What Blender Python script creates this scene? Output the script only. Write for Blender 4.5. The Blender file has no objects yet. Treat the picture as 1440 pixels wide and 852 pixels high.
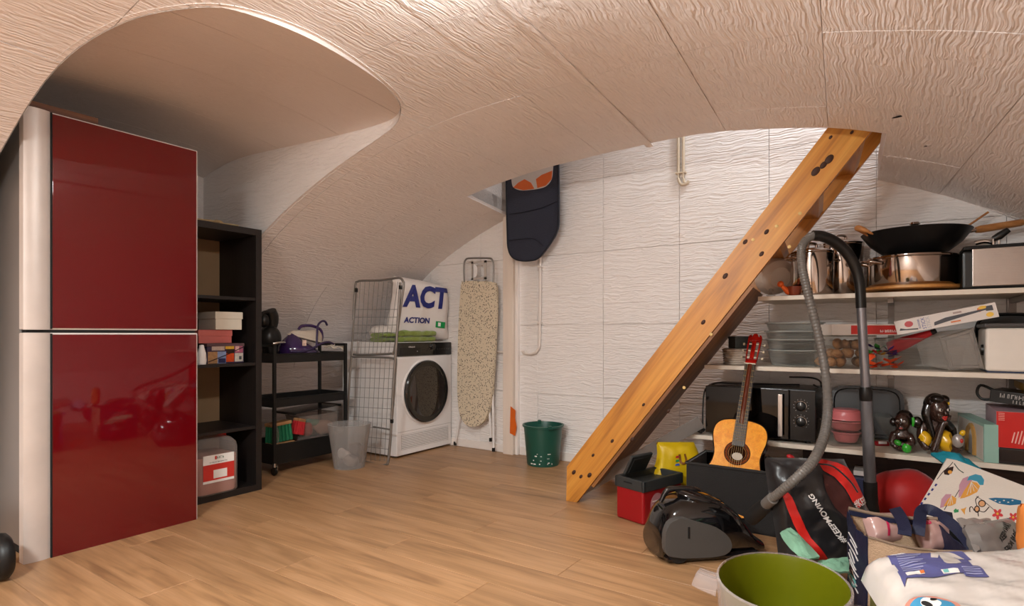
import bpy, bmesh, math, random
from mathutils import Vector, Matrix, Euler

C = bpy.context.scene.collection
SC = bpy.context.scene
random.seed(7)
PI = math.pi

# ------------------------------------------------------------------ camera
HEAD = math.radians(34.0)          # heading, turned left from +Y
CAM_Z = 0.90
F_PX, CX, CY = 800.0, 720.0, 470.0
cam_d = bpy.data.cameras.new('camera')
cam_d.sensor_width = 36.0
cam_d.lens = 36.0 * F_PX / 1440.0
cam_d.shift_y = (CY - 426.0) / 1440.0
cam_d.clip_start = 0.02
cam = bpy.data.objects.new('camera', cam_d)
cam.location = (0, 0, CAM_Z)
cam.rotation_euler = (PI / 2, 0, HEAD)
C.objects.link(cam)
SC.camera = cam

# ------------------------------------------------------------------ world, lamps, exposure
w = bpy.data.worlds.new('world')
SC.world = w
w.use_nodes = True
w.node_tree.nodes['Background'].inputs[0].default_value = (0.9, 0.85, 0.8, 1)
w.node_tree.nodes['Background'].inputs[1].default_value = 0.05
SC.view_settings.view_transform = 'Standard'
SC.view_settings.look = 'None'
SC.view_settings.gamma = 1.0
SC.view_settings.use_curve_mapping = False
SC.view_settings.exposure = 0.80
LAMP_POS = (-0.93, 1.08)
LAMP_STRENGTH = 150.0
LAMP_COL = (0.96, 1.0, 0.99)


def area(name, loc, target, size, energy, col, shape='DISK', sy=None):
    d = bpy.data.lights.new(name, 'AREA')
    d.shape = shape
    d.size = size
    if sy:
        d.size_y = sy
    d.energy = energy
    d.color = col
    o = bpy.data.objects.new(name, d)
    C.objects.link(o)
    o.location = loc
    o.rotation_euler = (Vector(target) - Vector(loc)).to_track_quat('-Z', 'Y').to_euler()
    return o


# lamp of the floor above, shining down the stairwell
area('stairwell_lamp', (-0.22, 3.06, 3.0), (-1.25, 3.36, 1.4), 0.25, 7.6, (0.90, 0.95, 1.0))
# unseen fill light added behind the camera to brighten the room
area('rear_fill', (-0.9, -0.75, 1.86), (-0.9, -0.6, 0.0), 0.35, 58.0, (0.96, 1.0, 0.99))


# ------------------------------------------------------------------ helpers
_f = Vector((-math.sin(HEAD), math.cos(HEAD), 0))
_r = Vector((math.cos(HEAD), math.sin(HEAD), 0))


def ray(px, py):
    return _f + _r * ((px - CX) / F_PX) + Vector((0, 0, (CY - py) / F_PX))


def at(px, py, x=None, y=None, z=None, p=None, n=None):
    """point where the sight line of a photograph pixel meets a given real plane"""
    v = ray(px, py)
    o = Vector((0, 0, CAM_Z))
    if x is not None:
        t = x / v.x
    elif y is not None:
        t = y / v.y
    elif z is not None:
        t = (z - CAM_Z) / v.z
    else:
        n = Vector(n)
        t = (Vector(p) - o).dot(n) / v.dot(n)
    return o + v * t


def lin(c):
    if isinstance(c, str):
        c = c.lstrip('#')
        c = tuple(int(c[i:i + 2], 16) / 255 for i in (0, 2, 4))
    return tuple((v / 12.92 if v <= 0.04045 else ((v + 0.055) / 1.055) ** 2.4) for v in c)


_mats = {}


def M(name, col, rough=0.5, metal=0.0, bump=None, var=None, coat=0.0, trans=0.0, ior=1.45, alpha=1.0, sheen=0.0, spec=0.5, emit=0.0, randv=0.0):
    """procedural material. bump=(scale, strength[, (sx,sy,sz)]), var=(scale, amount[, (sx,sy,sz)])"""
    if name in _mats:
        return _mats[name]
    m = bpy.data.materials.new(name)
    m.use_nodes = True
    nt = m.node_tree
    b = nt.nodes['Principled BSDF']
    c = lin(col)
    b.inputs['Base Color'].default_value = (*c, 1)
    b.inputs['Roughness'].default_value = rough
    b.inputs['Metallic'].default_value = metal
    b.inputs['IOR'].default_value = ior
    b.inputs['Alpha'].default_value = alpha
    b.inputs['Coat Weight'].default_value = coat
    b.inputs['Coat Roughness'].default_value = 0.05
    b.inputs['Transmission Weight'].default_value = trans
    b.inputs['Sheen Weight'].default_value = sheen
    b.inputs['Specular IOR Level'].default_value = spec
    if emit:
        b.inputs['Emission Color'].default_value = (*c, 1)
        b.inputs['Emission Strength'].default_value = emit
    tc = nt.nodes.new('ShaderNodeTexCoord')

    def noise(scale, sc3, detail=3.0):
        mp = nt.nodes.new('ShaderNodeMapping')
        mp.inputs['Scale'].default_value = sc3
        nt.links.new(tc.outputs['Object'], mp.inputs['Vector'])
        n = nt.nodes.new('ShaderNodeTexNoise')
        n.inputs['Scale'].default_value = scale
        n.inputs['Detail'].default_value = detail
        nt.links.new(mp.outputs['Vector'], n.inputs['Vector'])
        return n
    if var is None and not (trans > 0):
        var = (9.0, 0.05)
    if var:
        n = noise(var[0], var[2] if len(var) > 2 else (1, 1, 1))
        hsv = nt.nodes.new('ShaderNodeHueSaturation')
        hsv.inputs['Color'].default_value = (*c, 1)
        mr = nt.nodes.new('ShaderNodeMapRange')
        mr.inputs['From Min'].default_value = 0.3
        mr.inputs['From Max'].default_value = 0.7
        mr.inputs['To Min'].default_value = 1 - var[1]
        mr.inputs['To Max'].default_value = 1 + var[1]
        nt.links.new(n.outputs['Fac'], mr.inputs['Value'])
        last = mr.outputs['Result']
        if randv:
            oi = nt.nodes.new('ShaderNodeObjectInfo')
            mr2 = nt.nodes.new('ShaderNodeMapRange')
            mr2.inputs['To Min'].default_value = 1 - randv
            mr2.inputs['To Max'].default_value = 1 + randv
            nt.links.new(oi.outputs['Random'], mr2.inputs['Value'])
            mu = nt.nodes.new('ShaderNodeMath')
            mu.operation = 'MULTIPLY'
            nt.links.new(last, mu.inputs[0])
            nt.links.new(mr2.outputs['Result'], mu.inputs[1])
            last = mu.outputs[0]
        nt.links.new(last, hsv.inputs['Value'])
        nt.links.new(hsv.outputs['Color'], b.inputs['Base Color'])
    if bump:
        n = noise(bump[0], bump[2] if len(bump) > 2 else (1, 1, 1), 4.0)
        bp = nt.nodes.new('ShaderNodeBump')
        bp.inputs['Strength'].default_value = bump[1]
        bp.inputs['Distance'].default_value = bump[3] if len(bump) > 3 else 0.01
        nt.links.new(n.outputs['Fac'], bp.inputs['Height'])
        nt.links.new(bp.outputs['Normal'], b.inputs['Normal'])
    _mats[name] = m
    return m


def glass(name, col, rough=0.05, mixt=0.55, gloss_col=None):
    """thin clear plastic / glass: part see-through, part surface"""
    if name in _mats:
        return _mats[name]
    m = bpy.data.materials.new(name)
    m.use_nodes = True
    nt = m.node_tree
    b = nt.nodes['Principled BSDF']
    b.inputs['Base Color'].default_value = (*lin(col), 1)
    b.inputs['Roughness'].default_value = rough
    t = nt.nodes.new('ShaderNodeBsdfTransparent')
    t.inputs['Color'].default_value = (*[0.5 + 0.5 * v for v in lin(col)], 1)
    mx = nt.nodes.new('ShaderNodeMixShader')
    lw = nt.nodes.new('ShaderNodeLayerWeight')
    lw.inputs['Blend'].default_value = 0.35
    ad = nt.nodes.new('ShaderNodeMath')
    ad.operation = 'MULTIPLY_ADD'
    ad.use_clamp = True
    ad.inputs[1].default_value = 0.35
    ad.inputs[2].default_value = 1 - mixt - 0.05
    nt.links.new(lw.outputs['Facing'], ad.inputs[0])
    nt.links.new(ad.outputs[0], mx.inputs['Fac'])
    nt.links.new(t.outputs[0], mx.inputs[1])
    nt.links.new(b.outputs[0], mx.inputs[2])
    nt.links.new(mx.outputs[0], nt.nodes['Material Output'].inputs['Surface'])
    _mats[name] = m
    return m


def wm(o):
    m = o.matrix_basis.copy()
    while o.parent:
        o = o.parent
        m = o.matrix_basis @ m
    return m


def rotz(a):
    return Matrix.Rotation(a, 4, 'Z')


def frame(o, xdir, up=(0, 0, 1)):
    """4x4 matrix at o with X along xdir and Z as near up as possible"""
    x = Vector(xdir).normalized()
    z = Vector(up)
    z = (z - x * z.dot(x)).normalized()
    y = z.cross(x)
    m = Matrix((x, y, z)).transposed().to_4x4()
    m.translation = Vector(o)
    return m


def catmull(pts, n=6, closed=False):
    P = [Vector(p) for p in pts]
    out = []
    N = len(P)
    rng = range(N) if closed else range(N - 1)
    for i in rng:
        if closed:
            p0, p1, p2, p3 = P[i - 1], P[i], P[(i + 1) % N], P[(i + 2) % N]
        else:
            p1, p2 = P[i], P[i + 1]
            p0 = P[i - 1] if i else p1 * 2 - p2
            p3 = P[i + 2] if i + 2 < N else p2 * 2 - p1
        for k in range(n):
            t = k / n
            out.append(0.5 * ((2 * p1) + (p2 - p0) * t + (2 * p0 - 5 * p1 + 4 * p2 - p3) * t * t + (3 * p1 - p0 - 3 * p2 + p3) * t ** 3))
    if not closed:
        out.append(P[-1])
    return out


class MB:
    """collects shapes into one bmesh; m = frame the shapes are given in"""

    def __init__(self, m=None):
        self.bm = bmesh.new()
        self.m = m or Matrix.Identity(4)
        self.hard = False

    def _tr(self, vs, m=None):
        mm = self.m @ (m or Matrix.Identity(4))
        for v in vs:
            v.co = mm @ v.co

    def box(self, c, s, rot=None, bev=0.0, seg=2, taper=None):
        """centre c, size s"""
        r = bmesh.ops.create_cube(self.bm, size=1.0)
        vs = r['verts']
        for v in vs:
            k = 1.0
            if taper and v.co.z < 0:
                k = taper
            v.co = Vector((v.co.x * s[0] * k, v.co.y * s[1] * k, v.co.z * s[2]))
        if bev > 0:
            self.hard = True
            es = list({e for v in vs for e in v.link_edges})
            g = bmesh.ops.bevel(self.bm, geom=es, offset=bev, segments=seg, profile=0.5, affect='EDGES')
            vs = list({v for f in g['faces'] for v in f.verts} | {v for v in vs if v.is_valid})
        m = Matrix.Translation(c)
        if rot is not None:
            m = m @ (rot if isinstance(rot, Matrix) else Euler(rot).to_matrix().to_4x4())
        self._tr(vs, m)
        return self

    def bb(self, a, b, bev=0.0, seg=2):
        """box by two corners"""
        return self.box([(a[i] + b[i]) / 2 for i in range(3)], [abs(b[i] - a[i]) for i in range(3)], bev=bev, seg=seg)

    def prism(self, poly, z0, z1, m=None, bev=0.0):
        """polygon in XY between z0 and z1"""
        bm = self.bm
        lo = [bm.verts.new((p[0], p[1], z0)) for p in poly]
        hi = [bm.verts.new((p[0], p[1], z1)) for p in poly]
        n = len(poly)
        fs = [bm.faces.new(lo[::-1]), bm.faces.new(hi)]
        for i in range(n):
            fs.append(bm.faces.new((lo[i], lo[(i + 1) % n], hi[(i + 1) % n], hi[i])))
        vs = lo + hi
        if bev > 0:
            self.hard = True
            es = list({e for f in fs[:2] for e in f.edges})
            g = bmesh.ops.bevel(bm, geom=es, offset=bev, segments=2, profile=0.5, affect='EDGES')
            vs = list({v for f in g['faces'] for v in f.verts} | {v for v in vs if v.is_valid} | {v for f in fs if f.is_valid for v in f.verts})
        self._tr(vs, m)
        return self

    def tube(self, pts, r, seg=10, closed=False, cap=True, smooth=0, squash=None):
        """round bar along a polyline; r a number or a list; squash=(a,b) section scales"""
        P = [Vector(p) for p in pts]
        if smooth:
            if isinstance(r, (list, tuple)):
                rr = []
                for i in range(len(r) - (0 if closed else 1)):
                    for k in range(smooth):
                        rr.append(r[i] + (r[(i + 1) % len(r)] - r[i]) * k / smooth)
                if not closed:
                    rr.append(r[-1])
                r = rr
            P = catmull(P, smooth, closed)
        n = len(P)
        R = r if isinstance(r, (list, tuple)) else [r] * n
        bm = self.bm
        rings = []
        prev = None
        for i in range(n):
            if closed:
                t = (P[(i + 1) % n] - P[i - 1])
            elif i == 0:
                t = P[1] - P[0]
            elif i == n - 1:
                t = P[-1] - P[-2]
            else:
                t = (P[i + 1] - P[i]).normalized() + (P[i] - P[i - 1]).normalized()
            t.normalize()
            if prev is None:
                a = Vector((0, 0, 1)) if abs(t.z) < 0.9 else Vector((1, 0, 0))
                u = (a - t * a.dot(t)).normalized()
            else:
                u = (prev - t * prev.dot(t)).normalized()
            prev = u
            v = t.cross(u)
            sa, sb = squash or (1, 1)
            rings.append([bm.verts.new(P[i] + (u * math.cos(2 * PI * k / seg) * sa + v * math.sin(2 * PI * k / seg) * sb) * R[i]) for k in range(seg)])
        m = n if closed else n - 1
        for i in range(m):
            A, B = rings[i], rings[(i + 1) % n]
            for k in range(seg):
                bm.faces.new((A[k], A[(k + 1) % seg], B[(k + 1) % seg], B[k]))
        if cap and not closed:
            bm.faces.new(rings[0][::-1])
            bm.faces.new(rings[-1])
        self._tr([v for q in rings for v in q])
        return self

    def lathe(self, prof, seg=32, m=None, sx=1.0, sy=1.0, cap0=True, cap1=True, sup=2.0):
        """profile [(r, z)...] turned about Z; sx, sy oval scales; sup>2 squares the plan"""
        bm = self.bm
        rings = []
        allv = []
        for r, z in prof:
            if r < 1e-6:
                v = bm.verts.new((0, 0, z))
                rings.append([v])
                allv.append(v)
            else:
                q = []
                for k in range(seg):
                    a = 2 * PI * k / seg
                    c, s = math.cos(a), math.sin(a)
                    if sup != 2.0:
                        g = (abs(c) ** sup + abs(s) ** sup) ** (-1 / sup)
                        c, s = c * g, s * g
                    q.append(bm.verts.new((r * c * sx, r * s * sy, z)))
                rings.append(q)
                allv += q
        for A, B in zip(rings, rings[1:]):
            if len(A) == 1 and len(B) == 1:
                continue
            for k in range(seg):
                k2 = (k + 1) % seg
                if len(A) == 1:
                    bm.faces.new((A[0], B[k2], B[k]))
                elif len(B) == 1:
                    bm.faces.new((A[k], A[k2], B[0]))
                else:
                    bm.faces.new((A[k], A[k2], B[k2], B[k]))
        if cap0 and len(rings[0]) > 1:
            bm.faces.new(rings[0][::-1])
        if cap1 and len(rings[-1]) > 1:
            bm.faces.new(rings[-1])
        self._tr(allv, m)
        return self

    def ball(self, c, s, seg=16, rings=10, rot=None):
        r = bmesh.ops.create_uvsphere(self.bm, u_segments=seg, v_segments=rings, radius=1.0)
        m = Matrix.Translation(c)
        if rot is not None:
            m = m @ Euler(rot).to_matrix().to_4x4()
        m = m @ Matrix.Diagonal((*(s if hasattr(s, '__len__') else (s, s, s)), 1))
        self._tr(r['verts'], m)
        return self

    def grid(self, fn, nu, nv, thick=0.0, closed_u=False):
        """surface fn(u,v)->point, u,v in 0..1; thick>0 gives it a back"""
        bm = self.bm
        V = [[bm.verts.new(fn(i / nu, j / nv)) for j in range(nv + 1)] for i in range(nu + (0 if closed_u else 1))]
        fs = []
        n = len(V)
        for i in range(nu):
            for j in range(nv):
                fs.append(bm.faces.new((V[i][j], V[(i + 1) % n][j], V[(i + 1) % n][j + 1], V[i][j + 1])))
        vs = [v for q in V for v in q]
        self._tr(vs)
        if thick:
            for f in fs:
                f.normal_update()
            bmesh.ops.solidify(bm, geom=fs, thickness=thick)
        return self

    def face(self, pts):
        vs = [self.bm.verts.new(p) for p in pts]
        self.bm.faces.new(vs)
        self._tr(vs)
        return self

    def build(self, name, mat, parent=None, smooth=40, world=True, sub=0, fix=True, loc=None):
        bm = self.bm
        if fix:
            bmesh.ops.remove_doubles(bm, verts=bm.verts, dist=1e-5)
            bmesh.ops.recalc_face_normals(bm, faces=bm.faces)
        me = bpy.data.meshes.new(name)
        inv = None
        if parent is not None and world:
            inv = wm(parent).inverted()
        elif loc is not None:
            inv = Matrix.Translation(loc).inverted()
        if inv is not None:
            bmesh.ops.transform(bm, matrix=inv, verts=bm.verts)
        bm.to_mesh(me)
        bm.free()
        if mat:
            me.materials.append(mat)
        if smooth:
            for p in me.polygons:
                p.use_smooth = True
            me.set_sharp_from_angle(angle=math.radians(smooth))
        o = bpy.data.objects.new(name, me)
        C.objects.link(o)
        if parent is not None:
            o.parent = parent
        if loc is not None:
            o.location = loc
        if self.hard and smooth:
            md = o.modifiers.new('normals', 'WEIGHTED_NORMAL')
            md.keep_sharp = True
            md.weight = 100
        if sub:
            md = o.modifiers.new('smooth', 'SUBSURF')
            md.levels = sub
            md.render_levels = sub
        return o


def tag(o, label=None, cat=None, group=None, kind=None):
    if label:
        o['label'] = label
    if cat:
        o['category'] = cat
    if group:
        o['group'] = group
    if kind:
        o['kind'] = kind
    return o


def thing(name, loc, label, cat, rz=0.0, group=None):
    o = bpy.data.objects.new(name, None)
    o.empty_display_size = 0.1
    o.location = loc
    o.rotation_euler = (0, 0, rz)
    C.objects.link(o)
    return tag(o, label, cat, group)


def dup(root, loc=None, label=None, rz=None, group=None):
    r = root.copy()
    C.objects.link(r)
    if loc is not None:
        r.location = loc
    if rz is not None:
        r.rotation_euler = (0, 0, rz)
    if label:
        r['label'] = label
    if group:
        r['group'] = group
    for ch in list(root.children):
        c = ch.copy()
        C.objects.link(c)
        c.parent = r
        for g in list(ch.children):
            d = g.copy()
            C.objects.link(d)
            d.parent = c
    return r


def cp(part, parent, m):
    """a copy of a part under the same thing, moved by matrix m (in the parent's frame)"""
    o = part.copy()
    C.objects.link(o)
    o.parent = parent
    o.matrix_basis = m
    return o


def text(name, s, m, size, mat, parent, extrude=0.0004, shear=0.0, align='CENTER', sx=1.0, bold=0.0, fn=None, space=1.0, warp=None):
    """lettering: frame m has X along the line, Y up the letters, Z out of the surface"""
    cu = bpy.data.curves.new(name, 'FONT')
    cu.body = s
    cu.size = size
    cu.align_x = align
    cu.align_y = 'CENTER'
    cu.shear = shear
    cu.extrude = extrude
    cu.offset = bold
    cu.space_character = space
    cu.resolution_u = 3
    o = bpy.data.objects.new(name, cu)
    C.objects.link(o)
    dg = bpy.context.evaluated_depsgraph_get()
    me = bpy.data.meshes.new_from_object(o.evaluated_get(dg))
    bpy.data.objects.remove(o)
    bpy.data.curves.remove(cu)
    me.transform(Matrix.Diagonal((sx, 1, 1, 1)))
    if warp:
        bm = bmesh.new()
        bm.from_mesh(me)
        bmesh.ops.triangulate(bm, faces=bm.faces)
        bmesh.ops.subdivide_edges(bm, edges=[e for e in bm.edges if e.calc_length() > size * 0.25], cuts=2)
        for v in bm.verts:
            v.co = warp(v.co)
        bm.to_mesh(me)
        bm.free()
    else:
        me.transform(m)
    if parent is not None:
        me.transform(wm(parent).inverted())
    me.materials.clear()
    me.materials.append(mat)
    o = bpy.data.objects.new(name, me)
    C.objects.link(o)
    o.parent = parent
    return o


def marks(name, m, w, h, n, mat, par, seed=1):
    """a line of lettering too small to read: short unequal strokes (X along the line, Y up, Z out)"""
    r = random.Random(seed)
    mb = MB(m)
    x = -w / 2
    while x < w / 2:
        b = w / n * r.uniform(.45, .8)
        mb.bb((x, -h / 2, 0), (x + b * .35, h / 2, .0004))
        if r.random() < .7:
            y = r.choice((-h / 2, -h * .1, h * .3))
            mb.bb((x + b * .35, y, 0), (x + b, y + h * .2, .0004))
        if r.random() < .6:
            mb.bb((x + b * .7, -h / 2, 0), (x + b, h * r.uniform(.0, .5), .0004))
        x += w / n
    return mb.build(name, mat, par, smooth=0)
# ------------------------------------------------------------------ the cellar: vault, walls, floor
_VP = [(-3.95, 0.30), (-3.85, 0.62), (-3.75, 0.88), (-3.6, 1.10), (-3.4, 1.29), (-3.2, 1.44), (-3.0, 1.555), (-2.7, 1.69), (-2.4, 1.795), (-2.06, 1.875), (-1.7, 1.92), (-1.3, 1.932), (-1.0, 1.922), (-.7, 1.885), (-.24, 1.772), (-.03, 1.695), (.208, 1.59), (.5, 1.425), (.8, 1.20), (1.05, .95), (1.2, .72), (1.30, .45), (1.4, .1)]


def zc(x):
    """height of the vault over x"""
    if x <= _VP[0][0]:
        return _VP[0][1]
    for i in range(len(_VP) - 1):
        if x <= _VP[i + 1][0]:
            (x1, z1), (x2, z2) = _VP[i], _VP[i + 1]
            h = x2 - x1

            def sl(k):
                if k <= 0:
                    return (_VP[1][1] - _VP[0][1]) / (_VP[1][0] - _VP[0][0])
                if k >= len(_VP) - 1:
                    return (_VP[-1][1] - _VP[-2][1]) / (_VP[-1][0] - _VP[-2][0])
                return (_VP[k + 1][1] - _VP[k - 1][1]) / (_VP[k + 1][0] - _VP[k - 1][0])
            m1, m2 = sl(i) * h, sl(i + 1) * h
            t = (x - x1) / h
            return (2 * t ** 3 - 3 * t * t + 1) * z1 + (t ** 3 - 2 * t * t + t) * m1 + (-2 * t ** 3 + 3 * t * t) * z2 + (t ** 3 - t * t) * m2
    return _VP[-1][1]


def vn(x):
    s = (zc(x + 0.01) - zc(x - 0.01)) / 0.02
    return Vector((-s, 0, 1)).normalized()


YB = 3.57            # face of the back wall
XL, XR = -3.85, 1.28
YF = -1.6


def paint(name, col, grain, strength=0.75, rough=0.42):
    """white paint over the ribbed polystyrene tiles: long wavy ridges along one axis"""
    m = bpy.data.materials.new(name)
    m.use_nodes = True
    nt = m.node_tree
    b = nt.nodes['Principled BSDF']
    b.inputs['Roughness'].default_value = rough
    tc = nt.nodes.new('ShaderNodeTexCoord')
    nw = nt.nodes.new('ShaderNodeTexNoise')
    nw.inputs['Scale'].default_value = 7.0
    nw.inputs['Detail'].default_value = 2.0
    nt.links.new(tc.outputs['Object'], nw.inputs['Vector'])
    mixv = nt.nodes.new('ShaderNodeVectorMath')
    mixv.operation = 'MULTIPLY_ADD'
    mixv.inputs[1].default_value = (0.05, 0.05, 0.05)
    nt.links.new(nw.outputs['Color'], mixv.inputs[0])
    nt.links.new(tc.outputs['Object'], mixv.inputs[2])
    mp = nt.nodes.new('ShaderNodeMapping')
    mp.inputs['Scale'].default_value = grain
    nt.links.new(mixv.outputs[0], mp.inputs['Vector'])
    n = nt.nodes.new('ShaderNodeTexNoise')
    n.inputs['Scale'].default_value = 1.0
    n.inputs['Detail'].default_value = 2.0
    n.inputs['Roughness'].default_value = 0.5
    nt.links.new(mp.outputs['Vector'], n.inputs['Vector'])
    bp = nt.nodes.new('ShaderNodeBump')
    bp.inputs['Strength'].default_value = strength
    bp.inputs['Distance'].default_value = 0.012
    nt.links.new(n.outputs['Fac'], bp.inputs['Height'])
    nt.links.new(bp.outputs['Normal'], b.inputs['Normal'])
    n2 = nt.nodes.new('ShaderNodeTexNoise')
    n2.inputs['Scale'].default_value = 1.7
    n2.inputs['Detail'].default_value = 3.0
    nt.links.new(tc.outputs['Object'], n2.inputs['Vector'])
    mr = nt.nodes.new('ShaderNodeMapRange')
    mr.inputs['From Min'].default_value = 0.3
    mr.inputs['From Max'].default_value = 0.7
    mr.inputs['To Min'].default_value = 0.95
    mr.inputs['To Max'].default_value = 1.03
    nt.links.new(n2.outputs['Fac'], mr.inputs['Value'])
    hs = nt.nodes.new('ShaderNodeHueSaturation')
    hs.inputs['Color'].default_value = (*lin(col), 1)
    nt.links.new(mr.outputs['Result'], hs.inputs['Value'])
    nt.links.new(hs.outputs['Color'], b.inputs['Base Color'])
    return m


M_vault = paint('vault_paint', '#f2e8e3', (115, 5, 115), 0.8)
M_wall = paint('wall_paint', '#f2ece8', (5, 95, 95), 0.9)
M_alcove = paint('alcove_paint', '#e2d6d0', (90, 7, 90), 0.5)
M_side = paint('side_paint', '#f0e6e1', (100, 6, 100), 0.9)
M_trim = M('trim_paint', '#efe6df', 0.35, var=(6, 0.03))
M_joint = M('joint_backing', '#d8cbc3', 0.8)  # plain backing colour behind the tiles, seen in their joints

# plan outlines of the two openings in the vault
ALC = [(-2.9, .72), (-2.36, .735), (-2.05, .79), (-1.86, .87), (-1.715, .99), (-1.655, 1.2), (-1.68, 1.45), (-1.76, 1.72), (-1.87, 1.865), (-2.04, 1.945), (-2.4, 1.97), (-3.1, 1.97)]
_alc = [(-3.78, .72)] + [(p.x, p.y) for p in catmull([(a, b, 0) for a, b in ALC], 5)] + [(-3.78, 1.97)]
WELL = [(-2.44, 3.66), (-2.35, 2.95), (-2.0, 2.985), (-1.55, 3.0), (-1.18, 2.975), (-.753, 2.875), (-.235, 2.735), (-.03, 2.70), (-.085, 3.66)]


def zn(x, y):
    """height of the alcove's own small vault"""
    t = max(0.0, -1.65 - x)
    v = (y - 1.35) / 0.63
    return 1.905 + 0.048 * t + 0.06 * max(0.0, 1 - v * v) * min(1.0, t / 0.5) - 0.25 * max(0, t - 1.55) ** 2


def prism_cutter(poly, z0, z1):
    o = MB().prism(poly, z0, z1).build('cutter', None, smooth=0)
    o.hide_render = True
    return o


cut_alc = prism_cutter(_alc, 0.4, 2.6)
cut_well = prism_cutter(WELL, 0.4, 3.4)

ceiling = None


def vault_patch(x0, x1, y0f, y1f, nx, ny, th, off=0.0):
    """solid curved patch: x0(y), x1(y) and y0f(x), y1f(x) bound it in plan"""
    bm = bmesh.new()
    lo, hi = [], []
    for i in range(nx + 1):
        u = i / nx
        a, b = [], []
        for j in range(ny + 1):
            v = j / ny
            y = 2.0
            for _ in range(3):
                x = x0(y) + (x1(y) - x0(y)) * u
                y = y0f(x) + (y1f(x) - y0f(x)) * v
            p = Vector((x, y, zc(x)))
            n = vn(x)
            a.append(bm.verts.new(p + n * off))
            b.append(bm.verts.new(p + n * (off + th)))
        lo.append(a)
        hi.append(b)
    for i in range(nx):
        for j in range(ny):
            bm.faces.new((lo[i][j], lo[i][j + 1], lo[i + 1][j + 1], lo[i + 1][j]))
            bm.faces.new((hi[i][j], hi[i + 1][j], hi[i + 1][j + 1], hi[i][j + 1]))
    for i in range(nx):
        bm.faces.new((lo[i][0], lo[i + 1][0], hi[i + 1][0], hi[i][0]))
        bm.faces.new((lo[i + 1][ny], lo[i][ny], hi[i][ny], hi[i + 1][ny]))
    for j in range(ny):
        bm.faces.new((lo[0][j + 1], lo[0][j], hi[0][j], hi[0][j + 1]))
        bm.faces.new((lo[nx][j], lo[nx][j + 1], hi[nx][j + 1], hi[nx][j]))
    mb = MB()
    mb.bm.free()
    mb.bm = bm
    return mb


def boolean(o, cutter, op='DIFFERENCE'):
    md = o.modifiers.new('cut', 'BOOLEAN')
    md.object = cutter
    md.operation = op
    md.solver = 'EXACT'


todo = []
base = vault_patch(lambda y: XL, lambda y: XR, lambda x: YF, lambda x: YB + .05, 60, 16, 0.10, 0.006).build('ceiling', M_joint)
tag(base, kind='structure')
boolean(base, cut_alc)
boolean(base, cut_well)
todo.append(base)
ceiling = base

XLN = [-3.845, -3.4, -2.92, -2.42, -1.88, -1.33, -1.04, -.62, -.185, .29, .72, 1.05, 1.275]
YLN = [-1.0, -.45, .15, .79, 1.43, 2.06, 2.69, 3.32, 3.95, 4.6]


def xl(k):
    return lambda y: max(XL + .005, min(XR - .005, XLN[k] - 0.07 * (y - 2.0))) if 0 < k < len(XLN) - 1 else XLN[k]


def yl(k, s=0.0):
    return lambda x: max(YF + .01, min(YB - 0.002, YLN[k] + s - 0.28 * max(0.0, x + 1.04)))


rnd = random.Random(3)
panels = []
for i in range(len(XLN) - 1):
    for j in range(len(YLN) - 1):
        xm = (XLN[i] + XLN[i + 1]) / 2
        if yl(j + 1)(xm) - yl(j)(xm) < 0.03 or yl(j + 1)(xm) < -.1:
            continue
        g = 0.0012
        a, b = xl(i), xl(i + 1)
        p = vault_patch(lambda y: a(y) + g, lambda y: b(y) - g, yl(j, g), yl(j + 1, -g), 6, 2, 0.006, rnd.uniform(-.0015, .001)).build('ceiling_panel', M_vault, ceiling, world=False)
        if -4 < xm < -1.4 and j in (2, 3, 4, 5, 6):
            boolean(p, cut_alc)
            todo.append(p)
        if -2.9 < xm < .3 and j >= 5:
            boolean(p, cut_well)
            if p not in todo:
                todo.append(p)
        panels.append(p)

# alcove vault, in panels along the room
alc_panels = []
acs = [-3.82, -3.45, -2.95, -2.42, -1.93, -1.5]
for i in range(len(acs) - 1):
    mb = MB()
    x0, x1 = acs[i] + .0015, acs[i + 1] - .0015
    nx, ny = 6, 14
    lo = [[Vector((x0 + (x1 - x0) * a / nx, .70 + 1.29 * b / ny, 0)) for b in range(ny + 1)] for a in range(nx + 1)]
    for q in lo:
        for p in q:
            p.z = zn(p.x, p.y)
    bm = mb.bm
    L = [[bm.verts.new(p) for p in q] for q in lo]
    H = [[bm.verts.new(p + Vector((0, 0, .02))) for p in q] for q in lo]
    for a in range(nx):
        for b in range(ny):
            bm.faces.new((L[a][b], L[a][b + 1], L[a + 1][b + 1], L[a + 1][b]))
            bm.faces.new((H[a][b], H[a + 1][b], H[a + 1][b + 1], H[a][b + 1]))
        bm.faces.new((L[a][0], L[a + 1][0], H[a + 1][0], H[a][0]))
        bm.faces.new((L[a + 1][ny], L[a][ny], H[a][ny], H[a + 1][ny]))
    for b in range(ny):
        bm.faces.new((L[0][b + 1], L[0][b], H[0][b], H[0][b + 1]))
        bm.faces.new((L[nx][b], L[nx][b + 1], H[nx][b + 1], H[nx][b]))
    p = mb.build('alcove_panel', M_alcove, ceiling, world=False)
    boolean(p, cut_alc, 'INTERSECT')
    todo.append(p)
cover = MB().grid(lambda u, v: Vector((-3.9 + 2.4 * u, .6 + 1.5 * v, zn(-3.9 + 2.4 * u, .6 + 1.5 * v) + .03)), 12, 12).build('alcove_backing', M_joint, ceiling, world=False)

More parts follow.
